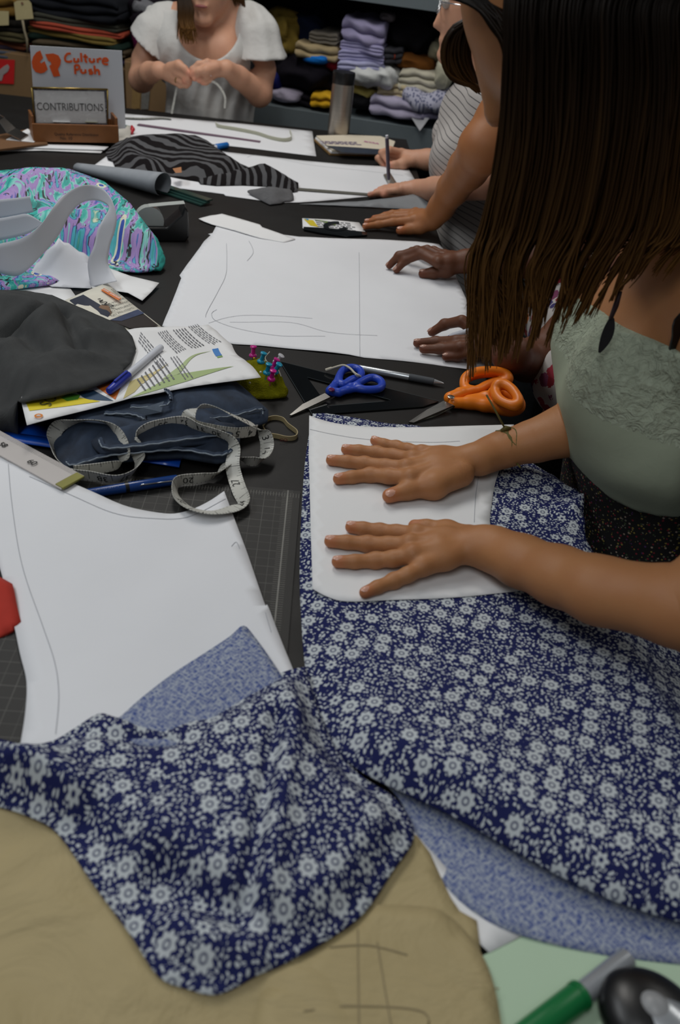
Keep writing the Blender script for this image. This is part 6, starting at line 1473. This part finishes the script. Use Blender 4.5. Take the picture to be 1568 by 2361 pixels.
P4b = [bentf([(1105, 772, .036, .0098), (1065, 740, .048, .0088), (1025, 748, .032, .0080), (996, 766, .016, .0070)]), bentf([(1100, 784, .034, .0095), (1052, 786, .028, .0086), (1005, 788, .014, .0078), (962, 791, .010, .0068)]),
       bentf([(1105, 796, .032, .0095), (1060, 800, .026, .0086), (1015, 804, .014, .0078), (976, 805, .010, .0068)]), bentf([(1115, 808, .028, .0088), (1085, 814, .022, .0078), (1055, 820, .013, .0072), (1028, 823, .009, .0062)])]
P4bt = bentf([(1140, 790, .034, .014), (1115, 800, .018, .012), (1095, 806, .014, .010), (1075, 808, .012, .009)])
W4b = px(1150, 800, .040); A4b = bentf([(1150, 800, .040, .022), (1180, 818, .046, .026)]) + Yp([(1215, 832, 1.19, .030), (1248, 826, 1.20, .035), (1320, 770, 1.24, .039), (1400, 700, 1.29, .044), (1470, 640, 1.33, .05)])
m4a = grow_mesh(hand(W4a, P4a, P4at) + chain(A4a, .012), .0022); m4b = grow_mesh(hand(W4b, P4b, P4bt) + chain(A4b, .012), .0022)
S4 = A4b[-1][0]; C4 = S4 + Vector((.05, .17, -.02))
t4 = [ell(C4 + Vector((.01, 0, -.15)), (.10, .16, .20), k=.05), ell(C4 + Vector((.03, 0, -.37)), (.12, .17, .15), k=.06), cap(S4, C4 + Vector((0, .17, 0)), .05, .05, .04), cap(C4, C4 + Vector((-.03, 0, .14)), .052, .05, .03), ell(C4 + Vector((-.06, 0, .22)), (.095, .075, .115), k=.03), ell(C4 + Vector((-.105, 0, .19)), (.05, .055, .07), k=.02), cap(C4 + Vector((-.145, 0, .22)), C4 + Vector((-.16, 0, .185)), .007, .011, .01),
      cap(C4 + Vector((0, .17, 0)), A4a[-1][0], .048, .037, .03)]
m4 = grow_mesh(t4, .007, 3)
p4 = joinm('person', [m4a, m4b, m4], S_DARK); tint(p4); tag(p4, 'person with dark hands resting on the big drafting sheet, holding a white pen', 'person')
for f in P4a[:2] + P4b: nail(f, p4, NAIL['dark'])
nail(P4at, p4, NAIL['dark'])
k = NT('bright_floral'); oc = k.coord('Object'); vv = k.vor(oc, 42, dim='3D'); rc = k.sep(vv.outputs['Color']); nn = k.noise(oc, 90, 3, dist=2)
colr = k.ramp(rc[0], [(0, lin('8a1c2c')), (.25, lin('3a3468')), (.45, lin('c06a2c')), (.6, lin('7a3a5c')), (.8, lin('9a2a3a'))], 'CONSTANT')
k.col(k.mix(k.math('LESS_THAN', k.math('ADD', vv.outputs['Distance'], k.math('MULTIPLY', nn, .35)), .62), lin('bdb8b4'), colr)); k.set(roughness=.9); M['bright_floral'] = k.m
V, Fq = grow_mesh(t4[:3] + [ell((.385, 1.19, .900), (.108, .12, .072), k=.05), ell((.42, C4.y, .86), (.12, .17, .10), k=.05)], .008, 3, .008, cuts=[((C4.x, C4.y, C4.z+.03), (0, 0, 1)), ((.3, 1.2, .825), (.15, 0, -1))], disp=lambda x, y, z: .004*np.sin(y*70+x*40))
V2, F2 = grow_mesh([cap((.45, C4.y-.08, .82), (.46, C4.y-.08, .05), .09, .05, .04), cap((.45, C4.y+.08, .82), (.46, C4.y+.08, .05), .09, .05, .04)], .012, 2); fastmesh('leggings', V2, F2, M['black'], p4)
fastmesh('dress', V, Fq, M['bright_floral'], p4)
V, Fq = grow_mesh([ell(C4 + Vector((-.04, 0, .24)), (.095, .088, .11), k=.02), ell(C4 + Vector((.0, 0, .15)), (.05, .08, .09), k=.03)], .007, 2); fastmesh('hair', V, Fq, mat('black_hair', '0c0a09', .5, bump=.5, bscale=120), p4)
a, b = px(1028, 778, .018), px(1120, 752, .058); dv = b-a; L = dv.length
pn = thing('ballpoint_pen', 'white pen with a blue tip held in the dark hand', 'pen')
lathe('tip', [(.0006, 0), (.0026, .008)], M['blue'], pn, a, dv); lathe('barrel', [(.0030, 0), (.0042, .006), (.0042, L-.01)], M['white_pl'], pn, a + dv.normalized()*.008, dv)

# ---- arm reaching across from behind the hair
F3 = [bentf([(952, 508, .028, .0092), (905, 512, .020, .0085), (872, 518, .012, .0076), (842, 522, .009, .0066)]), bentf([(950, 500, .030, .0092), (905, 502, .022, .0085), (872, 507, .012, .0076), (846, 512, .009, .0066)]),
      bentf([(952, 494, .030, .009), (912, 496, .022, .0082), (885, 500, .012, .0074), (862, 503, .009, .0064)]), bentf([(958, 490, .028, .0085), (925, 490, .020, .0075), (905, 492, .012, .0068), (885, 495, .009, .006)])]
T3 = bentf([(992, 515, .028, .014), (968, 524, .018, .012), (945, 529, .012, .0098), (922, 532, .010, .0085)])
W3 = px(1000, 502, .040); A3 = [(px(1000, 502, .040), .023), (px(1018, 478, .065), .026), (px(1045, 435, .115), .031), (px(1080, 388, .17), .037), (px(1115, 340, .225), .043), (px(1160, 275, .27), .046), (px(1210, 240, .29), .05)]
m3a = grow_mesh(hand(W3, F3, T3) + chain(A3, .012), .0024)
S3 = A3[-1][0]; C3 = S3 + Vector((.17, .10, 0))
t3 = [ell(C3 + Vector((0, 0, -.12)), (.11, .16, .20), k=.05), ell(C3 + Vector((.03, 0, -.36)), (.12, .17, .15), k=.06), cap(S3, S3 + Vector((.14, .30, 0)), .05, .05, .04), cap(C3, C3 + Vector((-.03, 0, .14)), .05, .05, .03), ell(C3 + Vector((-.06, 0, .22)), (.095, .075, .115), k=.03), ell(C3 + Vector((-.105, 0, .19)), (.05, .055, .07), k=.02), cap(C3 + Vector((-.145, 0, .22)), C3 + Vector((-.16, 0, .185)), .007, .011, .01), cap(S3 + Vector((.14, .30, 0)), C3 + Vector((.02, .2, -.28)), .045, .038, .03)]
p3 = joinm('person', [m3a, grow_mesh(t3, .008, 3)], S_MID); tint(p3); tag(p3, 'person reaching a bare tanned arm down to the postcard from behind the long hair', 'person')
for f in F3[:2]: nail(f, p3, NAIL['tan'])
nail(T3, p3, NAIL['tan'])
V, Fq = grow_mesh(t3[:3] + [cap(C3 + Vector((.03, -.08, -.4)), C3 + Vector((.03, -.08, -1.0)), .09, .06, .05), cap(C3 + Vector((.03, .08, -.4)), C3 + Vector((.03, .08, -1.0)), .09, .06, .05)], .010, 2, .008, cuts=[((C3.x, C3.y, C3.z+.03), (0, 0, 1)), (S3 + Vector((.03, .02, 0)), (-1, -.6, 0))]); fastmesh('tunic', V, Fq, fabm('3a3d40'), p3)
V, Fq = grow_mesh([ell(C3 + Vector((-.035, 0, .235)), (.095, .088, .115), k=.02)], .008, 2); fastmesh('hair', V, Fq, mat('dark_hair', '171009', .5, bump=.5, bscale=120), p3)

# ---- neighbour in the striped shirt drawing with a pencil
Y2 = 2.12
F2a = [Yp([(925, 352, 2.36, .0095), (898, 345, 2.34, .009), (880, 352, 2.33, .008), (893, 372, 2.32, .007)]), Yp([(922, 362, 2.36, .0095), (890, 352, 2.35, .009), (872, 365, 2.345, .008), (886, 385, 2.33, .007)]),
       Yp([(925, 375, 2.36, .0095), (893, 372, 2.355, .0085), (878, 385, 2.35, .008), (893, 400, 2.34, .007)]), Yp([(932, 385, 2.355, .009), (908, 385, 2.35, .008), (893, 395, 2.35, .0075), (900, 404, 2.34, .0065)])]
T2a = Yp([(950, 372, 2.34, .014), (928, 378, 2.325, .012), (910, 380, 2.315, .0095), (896, 381, 2.31, .008)])
W2a = pxY(962, 366, 2.355); A2a = Yp([(962, 366, 2.355, .022), (985, 368, 2.35, .025), (1030, 372, 2.34, .03), (1090, 380, 2.32, .036)])
F2b = [bentf([(925, 438, .026, .0092), (895, 441, .018, .0085), (872, 445, .011, .0075), (853, 449, .009, .0066)]), bentf([(925, 434, .028, .0092), (900, 436, .02, .0085), (880, 439, .012, .0075), (866, 442, .009, .0066)]), bentf([(928, 431, .028, .009), (905, 432, .02, .008), (888, 434, .012, .0072), (875, 436, .009, .0064)]), bentf([(935, 429, .026, .0085), (915, 429, .02, .0075), (900, 431, .012, .007), (890, 432, .01, .006)])]
T2b = bentf([(945, 441, .024, .013), (925, 445, .016, .011), (905, 447, .011, .009), (885, 449, .010, .008)])
W2b = px(962, 436, .03); A2b = bentf([(962, 436, .03, .021), (1000, 436, .045, .025), (1060, 430, .08, .03), (1120, 420, .12, .035)])
m2a = grow_mesh(hand(W2a, F2a, T2a) + chain(A2a, .012), .0026); m2b = grow_mesh(hand(W2b, F2b, T2b) + chain(A2b, .012), .0026)
t2 = [ell((.235, Y2, 1.02), (.125, .17, .19), k=.05), ell((.30, Y2, .80), (.130, .18, .16), k=.06), cap((.235, Y2-.17, 1.13), (.235, Y2+.17, 1.13), .06, .06, .04), cap((.225, Y2, 1.15), (.20, Y2, 1.24), .05, .05, .03)]
h2 = [ell((.175, Y2, 1.315), (.095, .075, .115), k=.02), ell((.135, Y2, 1.275), (.055, .056, .075), k=.02), cap((.088, Y2, 1.30), (.072, Y2, 1.255), .007, .011, .012), ell((.105, Y2, 1.20), (.025, .03, .022), k=.015), cap((.088, Y2-.012, 1.228), (.088, Y2+.012, 1.228), .009, .009, .008), cap((.092, Y2-.045, 1.318), (.084, Y2-.012, 1.314), .006, .006, .01)]
p2_ = joinm('person', [m2a, m2b, grow_mesh(t2 + h2, .006, 3)], S_FAIR); tint(p2_); tag(p2_, 'person in white shirt with thin black stripes drawing with a pencil', 'person')
nail(F2a[0], p2_, NAIL['fair']); nail(F2b[0], p2_, NAIL['fair']); nail(T2a, p2_, NAIL['fair'], Vector((0, -1, .3)))
k = NT('thin_stripes'); oc = k.coord('Object'); x, y, z = k.sep(oc)
zz = k.math('ADD', z, k.math('ADD', k.math('MULTIPLY', x, .28), k.math('MULTIPLY', k.math('SUBTRACT', k.noise(oc, 6, 2), .5), .018)))
ln = k.math('LESS_THAN', k.math('FRACT', k.math('MULTIPLY', zz, 72.)), .12); k.col(k.mix(ln, lin('b3aeaa'), lin('26262a'))); k.set(roughness=.85); M['stripe'] = k.m
V, Fq = grow_mesh(t2[:3] + [cap((.235, Y2-.17, 1.13), (.20, Y2-.10, 1.00), .065, .075, .04), cap((.235, Y2+.17, 1.13), (.19, Y2+.22, 1.0), .065, .07, .04), cap((.31, Y2, .82), (.31, Y2-.06, .62), .14, .14, .06)], .007, 3, .008, cuts=[((.2, Y2, 1.175), (-.15, 0, 1))], disp=lambda x, y, z: .005*np.sin(z*38+y*22+x*30)); fastmesh('striped_shirt', V, Fq, M['stripe'], p2_)
V, Fq = grow_mesh([cap((.34, Y2-.07, .62), (.34, Y2-.07, .02), .09, .06, .05), cap((.34, Y2+.09, .62), (.34, Y2+.09, .02), .09, .06, .05)], .012, 2); fastmesh('trousers', V, Fq, fabm('22242c'), p2_)
V, Fq = grow_mesh([ell((.20, Y2, 1.335), (.095, .09, .115), k=.02), ell((.235, Y2-.02, 1.25), (.05, .09, .12), k=.03)], .008, 2, cuts=[((.145, Y2, 1.33), (-1, .0, -.15))]); fastmesh('hair', V, Fq, mat('brown_hair_far', '2a1c10', .5, bump=.5, bscale=120), p2_)
D2 = mat('brow_hair', '20140c', .8); tube('eyebrow', [Vector((.088, Y2-.012, 1.322)), Vector((.087, Y2-.030, 1.328)), Vector((.096, Y2-.055, 1.324))], [.0018, .003, .0012], D2, p2_, 6)
for s in (-1, 1):
    D, lo = sdf_grid([ell((.085, Y2+s*.03, 1.300), (.012,)*3)], .002); Vv, Fq = surf_nets(D, lo, .002); fastmesh('eye', Vv, Fq, mat('eye_white', 'b0a8a0', .2, var=0), p2_)
gl = thing('eyeglasses', 'thin silver rimmed glasses on the person in the striped shirt', 'glasses')
for s in (-1, 1):
    lp = [Vector((.066 + .006*abs(math.cos(t)), Y2 + s*.032 + .024*math.cos(t), 1.297+.018*math.sin(t))) for t in np.linspace(0, 2*math.pi, 25)]
    rmo = tube('rim', lp, .0013, M['chrome'], gl, 6); mesh('lens', lp[:-1], [tuple(range(24))], glass('lens_glass', 'ffffff', .08), rmo, False)
    tube('temple', [Vector((.070, Y2+s*.058, 1.302)), Vector((.12, Y2+s*.075, 1.302)), Vector((.19, Y2+s*.078, 1.30))], .0012, M['chrome'], gl, 6)
tube('bridge', [Vector((.066, Y2-.009, 1.302)), Vector((.063, Y2, 1.305)), Vector((.066, Y2+.009, 1.302))], .0012, M['chrome'], gl, 6)
a, b = px(897, 430, .004), None; b = pxY(892, 312, a.y - .02); dv = b-a; L = dv.length
pn = thing('mechanical_pencil', 'grey mechanical pencil held upright over the drafting sheet', 'pencil')
lathe('barrel', [(.0035, 0), (.0045, .01), (.0045, L*.8)], mat('grey_violet', '4c4858', .4, var=.05), pn, a + dv*.14, dv); lathe('tip', [(.0006, 0), (.0036, L*.14)], M['steel'], pn, a, dv); lathe('eraser', [(.0034, 0), (.0034, L*.05), (.002, L*.055)], M['white_pl'], pn, a + dv*.95, dv)
p = sheet('drafting_scale', [(884, 402), (900, 398), (917, 425), (900, 431)], mat('scale_grey', '6b6a64', .3, var=.1), None, .02, .006, t=.002); tag(p, 'small grey plastic gauge under the pencil tip', 'gauge')

# ---- seamstress in the white blouse
Y5 = 2.80
def y5(pts, dy=0): return [(pxY(u, v_, Y5+dy+d), r_) for u, v_, d, r_ in pts]
Fr = [y5([(408, 158, -.20, .0095), (425, 163, -.21, .0088), (434, 172, -.215, .008), (428, 183, -.215, .007)]), y5([(405, 168, -.20, .0095), (422, 175, -.21, .0088), (433, 182, -.215, .008), (426, 187, -.215, .007)]),
      y5([(400, 178, -.195, .0095), (418, 188, -.205, .0085), (434, 188, -.21, .0078), (440, 182, -.21, .0068)]), y5([(398, 186, -.19, .009), (415, 197, -.20, .008), (430, 197, -.205, .0072), (438, 192, -.205, .0062)])]
Tr = y5([(392, 155, -.19, .013), (412, 150, -.205, .011), (425, 158, -.215, .009), (436, 168, -.22, .0075)])
Wr = pxY(366, 162, Y5-.17); Ar = y5([(366, 162, -.17, .023), (345, 168, -.12, .028), (326, 182, -.05, .036), (336, 140, .0, .040), (372, 60, .03, .046)])
Fl = [y5([(478, 145, -.20, .0095), (458, 148, -.21, .0088), (444, 160, -.215, .008), (441, 172, -.22, .007)]), y5([(482, 155, -.20, .0095), (465, 162, -.21, .0088), (453, 172, -.215, .008), (448, 182, -.22, .007)]),
      y5([(488, 165, -.195, .0095), (475, 175, -.205, .0088), (465, 182, -.21, .008), (459, 186, -.215, .007)]), y5([(495, 172, -.19, .009), (485, 183, -.20, .0082), (475, 190, -.205, .0072), (467, 192, -.21, .0062)])]
Tl = y5([(500, 155, -.195, .013), (475, 162, -.215, .011), (458, 165, -.22, .009), (445, 168, -.22, .0075)])
Wl = pxY(522, 158, Y5-.17); Al = y5([(522, 158, -.17, .023), (550, 178, -.12, .029), (598, 215, -.05, .037), (604, 160, .0, .040), (585, 60, .03, .046)])
mr = grow_mesh(hand(Wr, Fr, Tr) + chain(Ar, .012), .0028); ml = grow_mesh(hand(Wl, Fl, Tl) + chain(Al, .012), .0028)
CH = pxY(478, 120, Y5+.02); NB_ = pxY(478, 60, Y5+.03); SH1, SH2 = pxY(378, 48, Y5+.03), pxY(580, 48, Y5+.03); WA = pxY(485, 255, Y5+.03)
t5 = [ell(CH, (.135, .10, .12), k=.05), ell(WA, (.125, .095, .14), k=.06), ell(WA - Vector((0, 0, .2)), (.15, .11, .15), k=.05), cap(SH1, SH2, .045, .045, .05), cap(NB_, pxY(482, 5, Y5), .055, .045, .03),
      ell(CH + Vector((-.06, -.07, .01)), (.055, .05, .055), k=.04), ell(CH + Vector((.06, -.07, .01)), (.055, .05, .055), k=.04)]
HD = pxY(482, -70, Y5-.02); t5 += [ell(HD, (.075, .095, .115), k=.02), ell(HD + Vector((0, -.045, -.055)), (.052, .052, .07), k=.02), cap(HD + Vector((0, -.088, -.01)), HD + Vector((0, -.105, -.045)), .007, .011, .01), ell(HD + Vector((0, -.075, -.118)), (.028, .022, .018), k=.015), cap(HD + Vector((-.013, -.096, -.082)), HD + Vector((.013, -.096, -.082)), .007, .007, .006)]
p5 = joinm('person', [mr, ml, grow_mesh(t5, .006, 3)], S_FAIR); tint(p5); tag(p5, 'woman in loose white blouse threading something between her fingers at the far end', 'person')
LIP = mat('lip', '8a4a48', .5, var=0); tube('lips', [HD + Vector((x, -.104+.05*abs(x)*8*abs(x)*8*.1, -.082)) for x in (-.018, -.008, 0, .008, .018)], [.001, .004, .0042, .004, .001], LIP, p5, 8)
M['blouse'] = mat('white_gauze', 'c6c5c2', .85, var=.05, nscale=20, bump=.3, bscale=60, bdist=.006)
pleat = lambda x, y, z: .004*np.sin(x*150 + 8*np.sin(z*9))*np.clip((1.1-z)*8, 0, 1) + .006*np.sin(z*24+x*30)*np.clip((1.0-z)*8, 0, 1)
sc_c = pxY(478, 62, Y5-.08)
V, Fq = grow_mesh(t5[:4] + t5[5:7], .006, 2, .013, cuts=[((CH.x, CH.y, NB_.z+.035), (0, 0, 1)), ((0, 0, .80), (0, 0, -1))], sub=[ell(sc_c, (.088, .16, .085))], disp=pleat); fastmesh('blouse', V, Fq, M['blouse'], p5)
for (pts, cp_, cn) in (([(385, 50, .02, .05), (365, 80, .0, .062), (342, 128, -.01, .084)], pxY(368, 120, Y5), (-.62, 0, -.95)), ([(578, 50, .02, .05), (592, 85, .0, .062), (599, 142, -.01, .082)], pxY(592, 131, Y5), (.08, 0, -1))):
    ch_ = y5(pts); inner = [cap(a_[0] if i_ else a_[0], b_[0], a_[1]-.012, b_[1]-.012, .02) for i_, (a_, b_) in enumerate(zip(ch_[:-1], ch_[1:]))]
    e_ = (ch_[-1][0]-ch_[-2][0]).normalized(); inner.append(cap(ch_[-1][0], ch_[-1][0]+e_*.08, ch_[-1][1]-.010, ch_[-1][1]-.010, .01))
    V, Fq = grow_mesh(chain(ch_, .02), .005, 2, .004, cuts=[(cp_, cn)], sub=inner, disp=lambda x, y, z: .002*np.sin(x*90+y*70)); fastmesh('sleeve', V, Fq, M['blouse'], p5)
r = random.Random(9); cv = []
for i in range(130):
    side = r.random() < .78
    if side:
        u = r.uniform(414, 446); pts = [HD + Vector((-.05, -.03, .09)), HD + Vector((-.075+r.gauss(0, .005), -.06, .0)), pxY(u-3, 10, Y5-.13), pxY(u-2+r.gauss(0, 2), 45, Y5-.14), pxY(u+r.gauss(2, 4), 65+r.random()*38, Y5-.15)]
    else:
        u = r.uniform(535, 560); pts = [HD + Vector((.05, -.03, .09)), HD + Vector((.08, -.04, .0)), pxY(u, -8, Y5-.10), pxY(u+6, 10+r.random()*8, Y5-.08)]
    cv.append((spline(pts, 4), r.uniform(.002, .004), r.random()))
strands('hair', cv, M['hair'], p5)
V, Fq = grow_mesh([ell(HD + Vector((0, .02, .015)), (.088, .095, .118), k=.02)], .007, 2, cuts=[((HD.x, HD.y-.055, HD.z), (0, -1, -.3))]); fastmesh('hair_crown', V, Fq, mat('brown_hair_crown', '1d130b', .5, bump=.4, bscale=120), p5)
V, Fq = grow_mesh([cap(WA + Vector((-.08, .02, -.2)), WA + Vector((-.08, .02, -.83)), .09, .06, .05), cap(WA + Vector((.08, .02, -.2)), WA + Vector((.08, .02, -.83)), .09, .06, .05)], .012, 2); fastmesh('trousers', V, Fq, fabm('2a2c34'), p5)
# tattoo, rings, ribbon in her fingers
tp = [pxY(u, v_, Y5-.043) for u, v_ in ((577, 138), (583, 145), (588, 152), (584, 158), (578, 160), (574, 152))]
mesh('tattoo', [Vector((p.x, p.y, p.z)) for p in tp], [tuple(range(6))], mat('tattoo_ink', '1e2c38', .7, var=0), p5, False)
for f, lb in ((Fr[2], 'gold ring on the finger of the seamstress left in the picture'), (Fl[2], 'silver ring on the finger of the seamstress beside the shirt tie')):
    a_, b_ = f[0][0], f[1][0]; c_ = a_.lerp(b_, .5); d_ = (b_-a_).normalized(); R_ = frame_to(d_)
    o = tube('ring', [c_ + R_ @ Vector((math.cos(t)*.0102, math.sin(t)*.0102, 0)) for t in np.linspace(0, 2*math.pi, 17)], .0013, M['chrome'] if 'silver' in lb else BR, None, 6); tag(o, lb, 'ring')
P_ = [Vector(p) for p in spline([pxY(476, 186, Y5-.205), pxY(495, 190, Y5-.205), pxY(510, 205, Y5-.205), pxY(519, 225, Y5-.205), pxY(518, 250, Y5-.20)], 6)]
o = strip('ribbon', P_, Vector((1, 0, .3)), .006, M['tape'], None, .0008); tag(o, 'narrow white measuring ribbon hanging from the seamstress fingers', 'ribbon')
P_ = [Vector(p) for p in spline([pxY(410, 190, Y5-.18), pxY(404, 220, Y5-.18), pxY(396, 262, Y5-.19)], 6)]
o = strip('ribbon', P_, Vector((1, 0, .2)), .006, M['tape'], None, .0008); tag(o, 'narrow white measuring ribbon trailing down the blouse to the table', 'ribbon')
# ---- eyes and brows
EW, EI = mat('eye_ball', 'b8b0a8', .2, var=0), mat('eye_iris', '2a1a10', .15, var=0)
def face(parent, c, fwd, side, up, brow='20140c', sep_=.031, ef=.088, eu=.0):
    fwd, side, up = Vector(fwd), Vector(side), Vector(up); bm_ = mat('brow_'+brow, brow, .8)
    for s in (-1, 1):
        e = c + fwd*ef + side*(s*sep_) + up*eu
        D, lo = sdf_grid([ell(e - fwd*.006, (.0115,)*3)], .0015); V, Fq = surf_nets(D, lo, .0015); b_ = fastmesh('eye', relax(V, Fq, 1), Fq, EW, parent)
        D, lo = sdf_grid([ell(e + fwd*.0022, (.0045,)*3)], .001); V, Fq = surf_nets(D, lo, .001); fastmesh('iris', V, Fq, EI, b_)
        tube('eyebrow', [e + up*.017 + side*(s*x) + fwd*z for x, z in ((-.014, .006), (0, .007), (.014, .0), (.02, -.006))], [.001, .0028, .0022, .0008], bm_, parent, 6)
face(p5, HD + Vector((0, 0, -.012)), (0, -1, 0), (1, 0, 0), (0, 0, 1), ef=.084)
face(p3, C3 + Vector((-.06, 0, .21)), (-1, 0, 0), (0, 1, 0), (0, 0, 1), ef=.084)
face(p4, C4 + Vector((-.06, 0, .21)), (-1, 0, 0), (0, 1, 0), (0, 0, 1), ef=.084)
